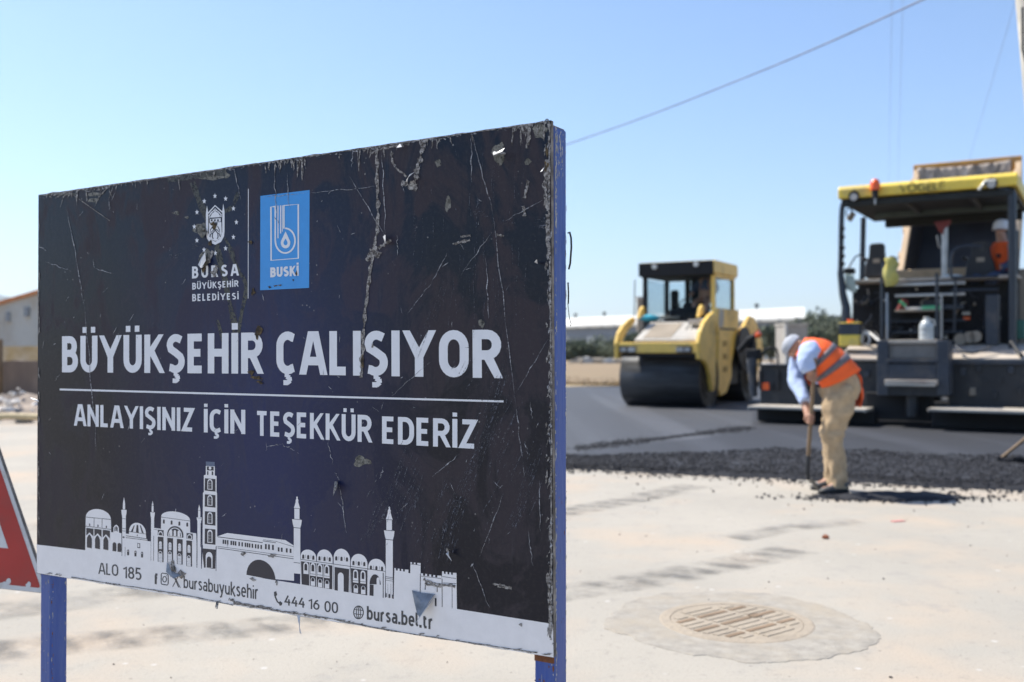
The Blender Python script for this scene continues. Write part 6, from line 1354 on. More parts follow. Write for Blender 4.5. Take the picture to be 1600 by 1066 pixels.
lathe(MB(), [(r_ * .9, 0), (r_, .02), (r_, h_ * .2), (r_ * .96, h_ * .22), (r_, h_ * .24), (r_, h_ * .4), (r_ * .96, h_ * .42), (r_, h_ * .44), (r_, h_ * .62), (r_ * .9, h_ * .74), (r_ * .55, h_ * .88), (r_ * .32, h_ * .93), (r_ * .32, h_ * .99)]).build('jug_body', mat('milky_clear_plastic', (.62, .66, .66), .12, trans=.35, var=.05, spec=.8), jug)
MB().tube([(0, 0, h_ * .97), (0, 0, h_ * 1.04)], r_ * .38, 12).build('cap', M_lamp, jug); MB().tube([(r_ * .3, 0, h_ * .95), (r_ * 1.1, 0, h_ * .9), (r_ * 1.2, 0, h_ * .66)], .012, 6).build('jug_handle', M_lamp, jug)
q = P3(1392, 421, -.1); cl = MB(); cl.loft([[Vector((.02 * math.sin(z_ * 30) + r_ * (1 + .22 * math.sin(3 * a + z_ * 20)) * math.cos(a), r_ * .6 * math.sin(a), z_)) for a in [k * .3927 for k in range(16)]] for r_, z_ in ((.03, .2), (.085, .17), (.105, .08), (.10, -.02), (.115, -.12), (.10, -.22), (.06, -.27))])
o = tag(cl.build('cloth', M_yclean), 'yellow cloth draped over the left handrail of the paver', 'cloth'); o.location = q
q = P3(1413, 484, .25); o = tag(MB().hexa([(-.1, 0, 0), (.08, 0, .0), (.06, 0, .16), (-.02, 0, .18)], [(-.1, .1, 0), (.08, .1, .0), (.06, .1, .14), (-.02, .1, .16)]).build('container', M_red, None, bevel=.01), 'small red container on the shelf behind the paver seats', 'container'); o.location = q
q = P3(1440, 482, .2); o = thing('hand_brush', 'green headed tool with a pale handle lying on the paver shelf', 'brush', q, -PF.phi)
MB().tube([(-.30, 0, .10), (-.22, 0, .0), (.0, 0, -.0)], .018, 8).build('handle', M_lamp, o); MB().box(.0, .28, -.03, .03, -.04, .04).build('brush_head', M_green, o, bevel=.015); MB().tube([(-.34, 0, .13), (-.24, 0, .04)], .024, 8).build('grip', M_green, o)
q = P3(1472, 352, .75); o = MB(); o.prism([(-.13, .06), (.14, .08), (.12, .0), (.04, -.06), (.02, -.16), (-.05, -.10), (-.09, .0)], 'y', -.03, .03); o = tag(o.build('rag', M_red, None, bevel=.012), 'dark red rag tied to the top of the paver centre post', 'rag'); o.location = q; o.rotation_euler.z = -PF.phi
q = P3(1487, 434, .7); o = tag(MB().ico((0, 0, 0), .13, 2, (1.5, .8, .45), True, .12).build('sack', M_lamp), 'pale crumpled sack beside the right seat of the paver', 'sack'); o.location = q
# operator at the right seat
q = P3(1567, 418, 1.25)
op = thing('person', 'paver operator in an orange vest and white helmet behind the right canopy post', 'person', (q.x, q.y, q.z - .25), -PF.phi - .6); op.scale = (1.1, 1.1, 1.1)
skin_body('body', Vd, [(0, 1), (1, 2), (2, 3), (3, 4), (4, 5), (0, 6), (6, 7), (7, 8), (0, 9), (9, 10), (10, 11), (2, 12), (12, 13), (13, 14), (2, 15), (15, 16), (16, 17), (4, 18)], [.14, .15, .13, .055, .095, .07, .085, .06, .045, .085, .06, .045, .06, .045, .035, .06, .045, .035, .018], M_skin, op, 1)
mb = MB(); mb.loft(ringset([((0, 0, -.10), (0, 0, 1), (1, 0, 0), .19, .16), ((0, 0, .3), (0, 0, 1), (1, 0, 0), .20, .165), ((0, 0, .48), (0, 0, 1), (1, 0, 0), .215, .145), ((0, -.01, .60), (0, 0, 1), (1, 0, 0), .13, .10)], 18)); mb.build('vest', M_vest, op)
mb = MB(); limb(mb, [(.19, -.02, .5), (.26, -.08, .36), (.265, -.18, .25), (.24, -.32, .2)], [.08, .07, .06, .05]); limb(mb, [(-.19, -.02, .5), (-.26, -.08, .36), (-.265, -.18, .25), (-.24, -.32, .2)], [.08, .07, .06, .05]); mb.build('shirt', M_navyshirt, op)
mb = MB(); limb(mb, [(-.1, 0, .05), (-.13, -.2, .07), (-.14, -.42, .02), (-.14, -.45, -.3)], [.12, .1, .085, .07]); limb(mb, [(.1, 0, .05), (.13, -.2, .07), (.14, -.42, .02), (.14, -.45, -.3)], [.12, .1, .085, .07]); mb.build('trousers', M_navyshirt, op)
hm = lathe(MB(), [(.135, .79), (.125, .80), (.118, .81), (.115, .86), (.09, .92), (.045, .945), (.01, .95)], 20).build('helmet', M_helmet, op); hm.location = (0, -.03, 0)

# ------------------------------------------------------------------ tipper truck behind the paver, its bed raised
tk = thing('tipper_truck', 'tan tipper truck with its dirty bed raised high behind the paver', 'truck', (PF.o.x, PF.o.y, 0), -PF.phi)
yb0, yb1 = 5.2, 8.6
ta, tb_ = pp(1393, 430, yb0), pp(1592, 400, yb0)
zlow = pp(1440, 434, yb0)[1] - .9; la_, lb_ = ta[0], pp(1610, 400, yb0)[0]
top = pp(1510, 256, yb1 - 1.0); zhi = pp(1510, 260, yb1 - 1.1)[1]; ua, ub = pp(1434, 262, yb1 - 1.1)[0], pp(1591, 250, yb1 - 1.1)[0]
# rim points: rear (low) and front (high); floor lies 1.25 m behind the rims
R0 = (yb0 - .5, zlow + .5); R1 = (yb1 - 1.15, zhi); dy, dz = R1[0] - R0[0], R1[1] - R0[1]; L_ = math.hypot(dy, dz); nx_, nz_ = dz / L_ * 1.25, -dy / L_ * 1.25
F0 = (R0[0] + nx_, R0[1] + nz_); F1 = (R1[0] + nx_, R1[1] + nz_)
MB().prism([F0, F1, (F1[0] + .08, F1[1] - .05), (F0[0] + .08, F0[1] - .05)], 'x', ua, ub).build('bed_floor', M_bedin, tk)
for x0, x1 in ((ua - .05, ua + .03), (ub - .03, ub + .05)):
    sw_ = MB().prism([R0, R1, F1, F0], 'x', x0, x1).build('bed_side', M_truck, tk, bevel=.01)
    lx = x1 + .004 if x0 < (ua + ub) / 2 else x0 - .004
    MB().prism([(R0[0] + .1, R0[1] - .05), (R1[0] + .08, R1[1] - .08), F1, F0], 'x', min(lx, lx + (.004 if x0 < (ua + ub) / 2 else -.004)), max(lx, lx + (.004 if x0 < (ua + ub) / 2 else -.004))).build('bed_lining', M_bedin, sw_)
    MB().prism([(R0[0] - .03, R0[1] - .03), (R1[0] - .03, R1[1] + .03), (R1[0] + .09, R1[1] + .0), (R0[0] + .09, R0[1] - .06)], 'x', x0 - .01, x1 + .03).build('side_rim', M_truck, sw_, bevel=.01)
    for k in range(5):
        t = .1 + k * .2; p_ = (R0[0] + dy * t, R0[1] + dz * t); MB().prism([p_, (p_[0] + nx_, p_[1] + nz_), (p_[0] + nx_ + .06, p_[1] + nz_ + .09), (p_[0] + .06, p_[1] + .09)], 'x', x0 - .05, x0).build('side_rib', M_truck, sw_, bevel=.005)
MB().prism([R1, F1, (F1[0] + .05, F1[1] + .08), (R1[0] + .05, R1[1] + .08)], 'x', ua - .05, ub + .05).build('headboard', M_truckrim, tk, bevel=.01)
# headboard frame and crumpled tarp stretched inside it
fz = .62; MB().box(ua - .08, ub + .08, R1[0] - .06, R1[0] + .02, zhi + .02, zhi + .12).build('top_rim', M_truckrim, tk, bevel=.02)
MB().box(ub - .12, ub + .08, R1[0] - .06, R1[0] + .02, zhi - fz, zhi + .02).build('rim_post', M_truckrim, tk, bevel=.02); MB().box(ua - .08, ua, R1[0] - .06, R1[0] + .02, zhi - fz, zhi + .02).build('rim_post', M_truckrim, tk, bevel=.02)
vs = []; fs = []; NX, NZ = 60, 14
for j in range(NZ + 1):
    for i in range(NX + 1):
        a, b_ = i / NX, j / NZ; vs.append((ua + .02 + (ub - ua - .15) * a, R1[0] - .10 - .10 * abs(mnoise.noise(Vector((a * 9 + b_ * 2.5, b_ * 1.5, 3)))) - .04 * mnoise.noise(Vector((a * 26 + b_ * 6, b_ * 2, 1))), zhi + .03 - fz * 1.35 * b_ - .05 * math.sin(a * 3.1)))
for j in range(NZ):
    for i in range(NX): a = j * (NX + 1) + i; fs.append((a, a + NX + 1, a + NX + 2, a + 1))
tarp = MB().add(vs, fs, True).build('tarp', mat('tarry_pale_tarp', (.62, .52, .44), .7, dirt=(.06, .055, .05), dirt_amt=.42, dirt_scale=1.6, stretch=(1.6, 1, .5), var=.3), tk)
so = tarp.modifiers.new('s', 'SOLIDIFY'); so.thickness = .01
MB().box(ua + .1, ub - .1, 6.6, 11.5, .75, 1.05).build('chassis', M_dark, tk, bevel=.02); MB().tube([(ua + 1.1, 9.0, .95), (ua + 1.1, F1[0] - .6, F1[1] - .9)], .09, 12).build('tipping_ram', M_lrail, tk)
cb = MB().box(ua + .05, ub - .05, 9.6, 11.6, .9, 2.9).build('cab', M_truck, tk, bevel=.08); MB().box(ua + .2, ub - .2, 9.58, 9.61, 1.9, 2.6).build('rear_window', M_black, cb)
for x in (ua, ub - .35):
    for y in (7.0, 8.3, 10.8): w_o = MB().disc_cyl((y, .5), 'x', .5, x, x + .35, 28).build('wheel', M_black, tk); MB().disc_cyl((y, .5), 'x', .25, x - .01, x + .36, 20).build('rim', M_lrail, w_o)

for k in range(26):                                      # more hoses, cables and brackets in the dark rear of the paver
    x = RND.uniform(1338, 1560); y = RND.uniform(450, 530); ptube('cable', smoothpath([V3(x, y, .5), V3(x + RND.uniform(-14, 14), y + RND.uniform(2, 14), .42), V3(x + RND.uniform(-24, 24), y + RND.uniform(6, 26), .5)], 4), RND.uniform(.008, .018), RND.choice((M_dark, M_black, M_rail, M_tanpanel)), n=6)
for k in range(22):
    x = RND.uniform(1335, 1570); y = RND.uniform(448, 525); w_ = RND.uniform(2, 9); pbox('bracket', x, x + w_, y, y + RND.uniform(2, 7), .50, .585, RND.choice((M_dark, M_bluegrey, M_lrail, M_tanpanel, M_grey)), bevel=.004)
for x, y, m_ in ((1500, 575, M_bluegrey), (1525, 570, M_dark), (1575, 572, M_bluegrey), (1515, 606, M_tanpanel), (1550, 612, M_dark), (1590, 606, M_dark)):
    pbox('screed_bracket', x, x + 9, y, y + 12, -.50, -.46, m_, bevel=.006)
for x, y in ((1275, 585), (1290, 600), (1310, 582), (1335, 596), (1350, 580)): pbox('screed_bracket', x, x + 8, y, y + 9, -.49, -.44, M_bluegrey, bevel=.006)
# ------------------------------------------------------------------ warning triangle at the left edge
TF = Frame(at(60, 900, 3.05).x, 3.05, 12)
tw = thing('warning_triangle', 'red and white warning triangle cut off by the left edge beside the big sign', 'sign', (TF.o.x, TF.o.y, 0), -TF.phi)
M_tred = mat('red_sign_film', (.38, .022, .022), .38, dirt=(.24, .05, .04), dirt_amt=.3, dirt_scale=5, var=.15); M_twhite = mat('white_sign_film', (.58, .60, .62), .42, dirt=(.35, .33, .3), dirt_amt=.2, dirt_scale=9)
def T(x, y): return TF.px(x, y, 0)
R_ = Vector(T(74, 928)); tu = Vector(T(0, 694)); sl = (tu - Vector(T(56, 862)))
apex_dir = (Vector(T(0, 696)) - Vector(T(59, 868))).normalized(); side_l = .90
corner = R_; ap = corner + apex_dir * side_l; lf = corner + (Matrix.Rotation(math.radians(0), 2) @ Vector((-1, (T(0, 916)[1] - T(57, 922)[1]) / (T(57, 922)[0] - T(0, 916)[0])))).normalized() * side_l
tri = [corner, ap, lf]; cen = sum(tri, Vector((0, 0))) / 3
def rtri(k, rad, n=6):
    """triangle shrunk by k metres with rounded corners"""
    P = [p + (cen - p).normalized() * (k * 2) for p in tri]; out = []
    for i in range(3):
        a, b_, c_ = P[i - 1], P[i], P[(i + 1) % 3]; u1 = (a - b_).normalized(); u2 = (c_ - b_).normalized()
        for j in range(n + 1): t = j / n; p0 = b_ + u1 * rad; p1 = b_ + u2 * rad; out.append(tuple((p0 * (1 - t) + b_ * t) * (1 - t) + (b_ * (1 - t) + p1 * t) * t))
    return out
MB().prism(rtri(0, .02), 'y', .001, .012).build('plate', M_edge, tw)
def flat(name, poly, y, m):
    o_ = MB().add([(p[0], y, p[1]) for p in poly], [tuple(range(len(poly)))]).build(name, m, tw); return fix_front(o_)
flat('white_border', rtri(.0012, .02), .0002, M_twhite); flat('red_band', rtri(.014, .012), -.0002, M_tred)
inn = Vector(T(13, 857)); kin = None
ld = (lf - corner).normalized(); flat('white_centre', [tuple(inn), tuple(inn + apex_dir * .52), tuple(inn + ld * .52)], -.0006, M_twhite)
c_ = Vector(T(0, 857)); 
for x, y, s_ in ((8, 912, .010), (14, 908, .008), (45, 914, .009), (2, 913, .006)):
    p_ = Vector(T(x, y)); flat('film_tear', [(p_.x + s_ * math.cos(a) * RND.uniform(.6, 1.3), p_.y + s_ * math.sin(a) * RND.uniform(.6, 1.6)) for a in [k * .785 for k in range(8)]], -.001, M_twhite)
for x0 in (-.10, .06): MB().box(cen.x + x0, cen.x + x0 + .035, .014, .05, -.02, cen.y + .1).build('leg', M_post, tw, bevel=.003)

# ------------------------------------------------------------------ overhead cable, wires, pole
cv0 = at(1450, -4, 9.0); cvm = at(1170, 119, 12.2); cv1 = at(885, 226, 16.5); cv2 = at(560, 330, 26)
pts = smoothpath([tuple(at(1640, -98, 8)), tuple(cv0), tuple(cvm), tuple(cv1), tuple(cv2)], 14)
tag(MB().tube(pts, .0085, 8).build('overhead_cable', mat('twisted_cable', (.17, .18, .25), .6, var=.6, scale=3)), 'thick dark overhead cable sloping across the sky from behind the big sign', 'cable')
for lab, a, b_ in (('thin faint wire descending in the sky, left of the close pair above the paver', (1394, -20, 21), (1389.5, 262, 44)), ('thin faint wire descending in the sky, right of the close pair above the paver', (1411, -20, 21), (1404, 262, 44)), ('thin faint wire slanting down beside the pale pole toward the truck', (1590, -10, 18), (1512, 258, 40))):
    p0, p1 = at(*a), at(*b_); tag(MB().tube([p0, p0.lerp(p1, .5), p1, p1 + (p1 - p0) * 1.5], .004, 5).build('overhead_wire', mat('pale_wire', (.28, .32, .42), .6)), lab, 'wire', 'thin wires overhead')
pb_, pt_ = at(1684, 760, 9.5), at(1606, -60, 9.5)
pl = thing('utility_pole', 'pale concrete pole leaning in at the top right corner', 'pole', (pb_.x, pb_.y, 0)); d_ = pt_ - pb_; d_.z += pb_.z
pb0 = Vector((0, 0, -.1)); pt0 = Vector((pt_.x - pb_.x, 0, pt_.z))
MB().tube([pb0, pb0.lerp(pt0, .5), pt0, pt0 * 1.25], [.17, .155, .135, .13], 20).build('shaft', mat('pale_concrete', (.62, .58, .50), .85, dirt=(.3, .3, .27), dirt_amt=.3), pl)
q = at(1603, 62, 9.4); MB().tube([(q.x - pb_.x - .04, -.12, q.z + .30), (q.x - pb_.x - .045, -.13, q.z - .1), (q.x - pb_.x + .02, -.16, q.z - .45)], .012, 8).build('cable_clamp', M_dark, pl)

# ------------------------------------------------------------------ background: field, factory, trees, left side
fld = MB(); vs = []; fs = []
NX, NY = 90, 30
for j in range(NY + 1):
    for i in range(NX + 1):
        y = 36.5 + (j / NY) ** 1.6 * 130; x = -60 + i * (200 / NX)
        vs.append((x, y, .02 + .12 * mnoise.noise(Vector((x * .15, y * .1, 0))) + .06 * mnoise.noise(Vector((x * .8, y * .5, 3))) + min(.22, (j / NY) * .8)))
for j in range(NY):
    for i in range(NX): a = j * (NX + 1) + i; fs.append((a, a + 1, a + NX + 2, a + NX + 1))
fo = fld.add(vs, fs, True).build('field', mat('dry_field', (.29, .205, .12), .95, var=.35, scale=.5, dirt=(.21, .165, .10), dirt_amt=.4, dirt_scale=.25, stretch=(.5, 2, 1), bump=1, bump_scale=3)); fo['kind'] = 'structure'
def grass(name, n_, xr, yr, hr, m, label):
    rs = np.random.RandomState(5); X = rs.uniform(*xr, n_); Y = yr[0] + (yr[1] - yr[0]) * rs.rand(n_) ** 1.5; H = rs.uniform(*hr, n_); A = rs.rand(n_) * 6.28; W_ = H * .12; LX, LY = rs.randn(n_) * H * .35, rs.randn(n_) * H * .35
    v = np.zeros((n_, 3, 3)); v[:, 0] = np.c_[X - np.cos(A) * W_, Y - np.sin(A) * W_, np.zeros(n_)]; v[:, 1] = np.c_[X + np.cos(A) * W_, Y + np.sin(A) * W_, np.zeros(n_)]; v[:, 2] = np.c_[X + LX, Y + LY, H]
    me = bpy.data.meshes.new(name); me.from_pydata(v.reshape(-1, 3).tolist(), [], np.arange(n_ * 3).reshape(-1, 3).tolist()); me.materials.append(m)
    o_ = bpy.data.objects.new(name, me); COL.objects.link(o_); return tag(o_, label, 'grass', kind='stuff')
grass('dry_grass', 60000, (-5, 45), (35.5, 90), (.04, .20), mat('straw', (.34, .25, .145), .9, var=.3, scale=.6), 'straw coloured dry grass covering the field behind the road')
# factory hall: long pale hall, its right end nearest
A_ = Vector((32.7, 112, 0)); B_ = Vector((8.1, 150, 0)); wd = (B_ - A_).normalized(); back = Vector((wd.y, -wd.x, 0)) * -1
if back.y < 0: back = -back
fa = thing('factory_hall', 'long low factory hall with a white roof and pale grey walls far behind the roller', 'factory', tuple(A_), math.atan2(wd.y, wd.x))
LEN = 84; zE, zR_ = 4.75, 6.3
# local: x runs along the front from the near right end, y negative is behind (wd rotated)
sgn = 1 if Vector((-wd.y, wd.x, 0)).dot(back) > 0 else -1
M_fwall = mat('factory_wall', (.24, .27, .30), .8, var=.15, scale=.3); M_froof = mat('white_roof_sheet', (.54, .54, .51), .6, var=.08, scale=.2, dirt=(.5, .48, .44), dirt_amt=.3, dirt_scale=.3); M_win = mat('dark_window_band', (.08, .10, .12), .3)
ev = A_.normalized() * 16; ex, ey = ev.dot(wd), ev.dot(Vector((-wd.y, wd.x, 0)))
MB().prism([(0, 0), (LEN, 0), (LEN + ex, ey), (ex, ey)], 'z', 0, zE).build('wall', M_fwall, fa)
pr_ = [(-.03, zE - .05), (-.03, zE + .3), (.1, zR_), (.9, zR_), (1.03, zE + .3), (1.03, zE - .05)]; rf_ = MB(); rf_.loft([[Vector((x0_ + ex * a, ey * a, z_)) for a, z_ in pr_] for x0_ in (-.3, LEN + .3)], True, False); rf_ = rf_.build('roof', M_froof, fa)
for k in range(28): MB().box(k * 3.0, k * 3.0 + .12, *sorted((-sgn * .46, -sgn * .40)), zE - .02, zE + .28).build('roof_seam', M_fwall, rf_)
for k in range(13): wn = MB().box(3 + k * 6.2, 7.2 + k * 6.2, *sorted((-sgn * .06, 0)), 2.6, 3.5).build('window', M_win, fa); MB().box(3 + k * 6.2 + 2.0, 3 + k * 6.2 + 2.1, *sorted((-sgn * .1, -sgn * .06)), 2.6, 3.5).build('mullion', M_fwall, wn)
for k in (7, 15, 36.5, 43.5, 60): vt = MB().tube([(k + ex * .12, ey * .12, zR_ - .1), (k + ex * .12, ey * .12, zR_ + .35)], .12, 8).build('roof_vent', M_dark, fa); MB().ico((k + ex * .12, ey * .12, zR_ + .5), .28, 2, (1, 1, .8)).build('vent_cowl', M_dark, vt)
q = at(1000, 508, 100); tw_ = thing('tower', 'beige narrow tower beside the left edge of the roller cab', 'tower', (q.x, q.y, 0)); MB().box(-.28, .28, -.4, .4, 0, 1.18 + 82 / F * 100).build('shaft', M_tanpanel, tw_); MB().box(-.36, .36, -.48, .48, 1.18 + 82 / F * 100, 1.18 + 86 / F * 100).build('top_slab', M_grey, tw_)
q = at(1245, 530, 75); bd = thing('concrete_shed', 'low grey concrete shed standing before the far right trees', 'shed', (q.x, q.y, 0)); MB().box(-.80, .80, 0, 3, 0, 1.18 + 42 / F * 75).build('wall', mat('shed_concrete', (.36, .34, .31), .9), bd); MB().box(-.88, .88, -.1, 3.1, 1.18 + 42 / F * 75, 1.18 + 45 / F * 75).build('roof', M_grey, bd); MB().box(-.92, -.72, -.14, .1, 0, 1.18 + 44 / F * 75).build('corner_post', M_froof, bd)
# leafy crowns
def leafmat(name, c): return mat(name, c, .8, var=.5, scale=1.2)
M_leaf = [leafmat('leaf_dark', (.10, .125, .075)), leafmat('leaf_mid', (.13, .155, .10)), leafmat('leaf_hazy', (.12, .14, .09))]  # leaf colours lifted and greyed, distance haze put into the colour
def tree(name, label, cat, x, y, h, w_, k, seed, n_=1500, leaf=.14, group=None, trunk=True):
    rs = np.random.RandomState(seed); t_ = thing(name, label, cat, (x, y, 0), 0, group); cl_ = []
    for _ in range(9): a = rs.rand() * 6.28; r = rs.rand() ** .5 * w_ * .32; z = h * (.35 + .5 * rs.rand()); cl_.append((r * math.cos(a), r * math.sin(a), z, w_ * (.16 + .16 * rs.rand()) * (1.1 - abs(z / h - .5))))
    if not trunk: cl_ = [(a, b_, z * .75, r * 1.1) for a, b_, z, r in cl_]
    ci = rs.randint(0, len(cl_), n_); C_ = np.array(cl_)[ci]; D = rs.randn(n_, 3); D /= np.linalg.norm(D, axis=1)[:, None]; P = C_[:, :3] + D * (C_[:, 3] * (.55 + .6 * rs.rand(n_)))[:, None]; P[:, 2] = np.maximum(P[:, 2], .05)
    u_ = rs.randn(n_, 3); u_ /= np.linalg.norm(u_, axis=1)[:, None]; v_ = np.cross(u_, rs.randn(n_, 3)); v_ /= np.linalg.norm(v_, axis=1)[:, None]; s_ = (leaf * (.6 + .8 * rs.rand(n_)))[:, None]
    vv = np.stack([P + u_ * s_, P + v_ * s_ * .6, P - u_ * s_, P - v_ * s_ * .6], 1)
    me = bpy.data.meshes.new('crown'); me.from_pydata(vv.reshape(-1, 3).tolist(), [], np.arange(n_ * 4).reshape(-1, 4).tolist()); me.materials.append(M_leaf[k]); c_ = bpy.data.objects.new('crown', me); COL.objects.link(c_); c_.parent = t_; c_['kind'] = 'stuff'
    tr_ = MB(); tr_.tube([(0, 0, -.1), (.03 * h, 0, h * .3), (.0, .02 * h, h * .7)], [w_ * .035, w_ * .028, w_ * .01], 7)
    for (a, b_, z, r) in cl_[:4]: tr_.tube([(.02 * h, 0, h * .25), (a * .6, b_ * .6, z * .85), (a, b_, z)], [w_ * .018, w_ * .01, w_ * .005], 5)
    tr_.build('trunk', M_wood, t_); return t_
names = [  # px centre, distance, height, width, kind, label
    (1281, 92, 3.4, 2.6, 0, 'dark green pointed tree right of the concrete shed'),
    (990, 95, 3.0, 4.0, 0, 'dark green bush against the left side of the roller'),
    (960, 105, 2.6, 4.5, 1, 'green bush left of the dark one beside the roller'),
    (925, 110, 2.8, 5.0, 1, 'low green bush in front of the factory wall'),
    (893, 108, 2.4, 4.5, 0, 'green bush closest to the big sign post, before the factory'),
    (1178, 88, 3.0, 3.0, 1, 'bush behind the rear arm of the roller'),
    (1204, 96, 3.6, 4.0, 2, 'grey green tree left of the white rubble pile'),
    (1228, 96, 3.9, 4.0, 2, 'grey green tree behind the left end of the shed'),
    (1250, 100, 4.2, 4.5, 2, 'hazy tree behind the shed roof'),
    (1306, 110, 4.6, 6.0, 2, 'hazy grey green tree touching the paver post'),
    (1336, 108, 4.4, 6.0, 2, 'hazy tree partly hidden behind the paver post')]
for i, (x, y, h, w_, k, lab) in enumerate(names):
    p_ = at(x, 545, y); tree('tree' if h > 2.9 else 'bush', lab, 'tree' if h > 2.9 else 'bush', p_.x, y, h, w_, k, 20 + i, 2200, .16, trunk=h > 2.9)
for i in range(14):
    x = 1160 + i * 13; p_ = at(x, 545, 190 + 10 * (i % 3)); tree('tree', 'hazy tree in the far row behind the factory and the sheds', 'tree', p_.x, p_.y, 8.0 + 1.5 * math.sin(i * 2.1), 9, 2, 60 + i, 900, .45, 'far row of trees')
# rubble pile and stones in the field
q = at(1196, 543, 55); tag(MB().ico((0, 0, .1), 1.1, 3, (1.3, .8, .45), True, .10).build('rubble_pile', mat('white_rubble', (.62, .58, .52), .9, bump=1, bump_scale=5)), 'small whitish rubble pile in the field right of the roller', 'rubble pile').location = (q.x, q.y, 0)
for i, x in enumerate((905, 918, 934, 950, 968)):
    q = at(x, 552, 85); o = tag(MB().ico((0, 0, .25), .5, 2, (1.8, .6, .9), False, .25).build('block', M_grey if i % 2 else M_tanpanel), ['pale block in the field nearest the big sign post', 'second block from the sign post, greyish, in the field', 'middle block of the row in the far field', 'fourth block of the row in the far field', 'block of the row nearest to the roller'][i], 'block', 'blocks in the far field'); o.location = (q.x, q.y, 0)
# hazy mountains
def ridge(name, x0, x1, y, h, seed):
    vs = []; fs = []; n_ = 80
    for i in range(n_ + 1):
        x = x0 + (x1 - x0) * i / n_; e = math.sin(math.pi * i / n_) ** .6; z = h * e * (.72 + .5 * mnoise.noise(Vector((i * .09 + seed, 0, 0))) + .15 * mnoise.noise(Vector((i * .35 + seed, 2, 0))))
        vs += [(x, y - 900, -20), (x, y, max(0, z)), (x, y + 1500, -20)]
    for i in range(n_): a = i * 3; fs += [(a, a + 3, a + 4, a + 1), (a + 1, a + 4, a + 5, a + 2)]
    o_ = MB().add(vs, fs, True).build(name, mat('forested_hill', (.10, .13, .12), .9)); o_['kind'] = 'structure'; return o_
ridge('hills', -5200, -1400, 7000, 560, 3); ridge('hills', -300, 1500, 7600, 330, 9)

# left side: shed with an orange verge, tan wall, brown fence, debris
lb_ = thing('warehouse', 'white corrugated warehouse with an orange roof edge at the far left', 'warehouse')
Yl = 48; pL, pR = at(-160, 500, Yl + 6), at(62, 500, Yl); zr = at(57, 458, Yl).z; zl = at(0, 480, Yl + 1.6).z
M_corr = mat('white_corrugated', (.50, .52, .50), .7, var=.15, scale=1, dirt=(.35, .31, .25), dirt_amt=.35, dirt_scale=.5); M_verge = mat('orange_verge', (.60, .24, .10), .7)
lu = (Vector((pR.x, pR.y, 0)) - Vector((pL.x, pL.y, 0))); ll = lu.length; lb_.location = (pL.x, pL.y, 0); lb_.rotation_euler.z = math.atan2(lu.y, lu.x)
slope = (zr - zl) / (ll * 57 / 222); z_at = lambda x: zr - slope * (ll - x) * .8
mb = MB(); nseg = 120
for i in range(nseg):
    xa_, xb_ = ll * 1.6 * i / nseg, ll * 1.6 * (i + 1) / nseg; o1, o2 = (0, .05) if i % 2 else (.05, 0); f_ = lambda x: z_at(x) if x < ll * 1.25 else z_at(ll * 1.25) - slope * (x - ll * 1.25) * .8
    mb.add([(xa_, o1, 0), (xb_, o2, 0), (xb_, o2, f_(xb_)), (xa_, o1, f_(xa_))], [(0, 1, 2, 3)])
mb.build('wall', M_corr, lb_)
MB().hexa([(0, -.15, z_at(0)), (ll * 1.25, -.15, z_at(ll * 1.25)), (ll * 1.25, -.15, z_at(ll * 1.25) + .15), (0, -.15, z_at(0) + .15)], [(0, 9, z_at(0)), (ll * 1.25, 9, z_at(ll * 1.25)), (ll * 1.25, 9, z_at(ll * 1.25) + .15), (0, 9, z_at(0) + .15)]).build('roof', M_verge, lb_)
for f_ in (.80, .92, .66): x = ll * f_; wn = MB().box(x - .16, x + .16, -.06, -.02, z_at(x) - .95, z_at(x) - .5).build('window', M_fwall, lb_); MB().box(x - .2, x + .2, -.09, -.05, z_at(x) - .99, z_at(x) - .95).build('sill', M_grey, wn)
def wall(name, lab, px0, px1, y_top, Y, m, cat='wall', post=0):
    a, b_ = at(px0, 560, Y), at(px1, 560, Y); z_ = at(30, y_top, Y).z; o_ = MB(); n_ = 24; P = []
    vs = []; 
    for i in range(n_ + 1): x = a.x + (b_.x - a.x) * i / n_; zz = z_ + .03 * mnoise.noise(Vector((i * .7, Y, 0))); vs += [(x, Y, 0), (x, Y, zz), (x, Y + .25, zz), (x, Y + .25, 0)]
    fs = []
    for i in range(n_):
        for k in range(4): fs.append((i * 4 + k, i * 4 + (k + 1) % 4, i * 4 + 4 + (k + 1) % 4, i * 4 + 4 + k))
    return tag(o_.add(vs, fs).build(name, m), lab, cat)
wall('garden_wall', 'low yellowish earth wall in front of the far left warehouse', -150, 190, 541, 32, mat('ochre_wall', (.45, .34, .19), .95, var=.35, scale=.8, dirt=(.55, .48, .38), dirt_amt=.4))
wall('earth_wall', 'low grey brown wall behind the debris at the far left', -150, 190, 564, 21, mat('brown_render', (.24, .185, .15), .95, var=.35, scale=1.6, stretch=(1, 1, .35), dirt=(.17, .13, .11), dirt_amt=.4, bump=1, bump_scale=4))
q = at(-3, 560, 20.7); tag(MB().box(-.07, .07, -.07, .07, 0, at(0, 530, 20.7).z).build('fence_post', M_wood, None, bevel=.01), 'short dark wooden post at the far left edge before the brown wall', 'post').location = (q.x, q.y, 0)
def slab(name, lab, cat, px, py, s, m, rot, sq, n_=2, jit=.15):
    p_ = ground(px, py); o_ = tag(MB().ico((0, 0, 0), 1, n_, sq, False, jit).build(name, m), lab, cat); o_.scale = (s, s, s); o_.location = (p_.x, p_.y, s * sq[2] * .6); o_.rotation_euler = rot; return o_
M_deb = mat('plaster_rubble', (.48, .44, .40), .9, var=.4, scale=6, dirt=(.7, .67, .63), dirt_amt=.5, dirt_scale=3); M_deb2 = mat('brown_soil_heap', (.33, .27, .22), .95, var=.3, scale=3)
hp = MB(); nx, ny = 40, 16; vs = []; fs = []
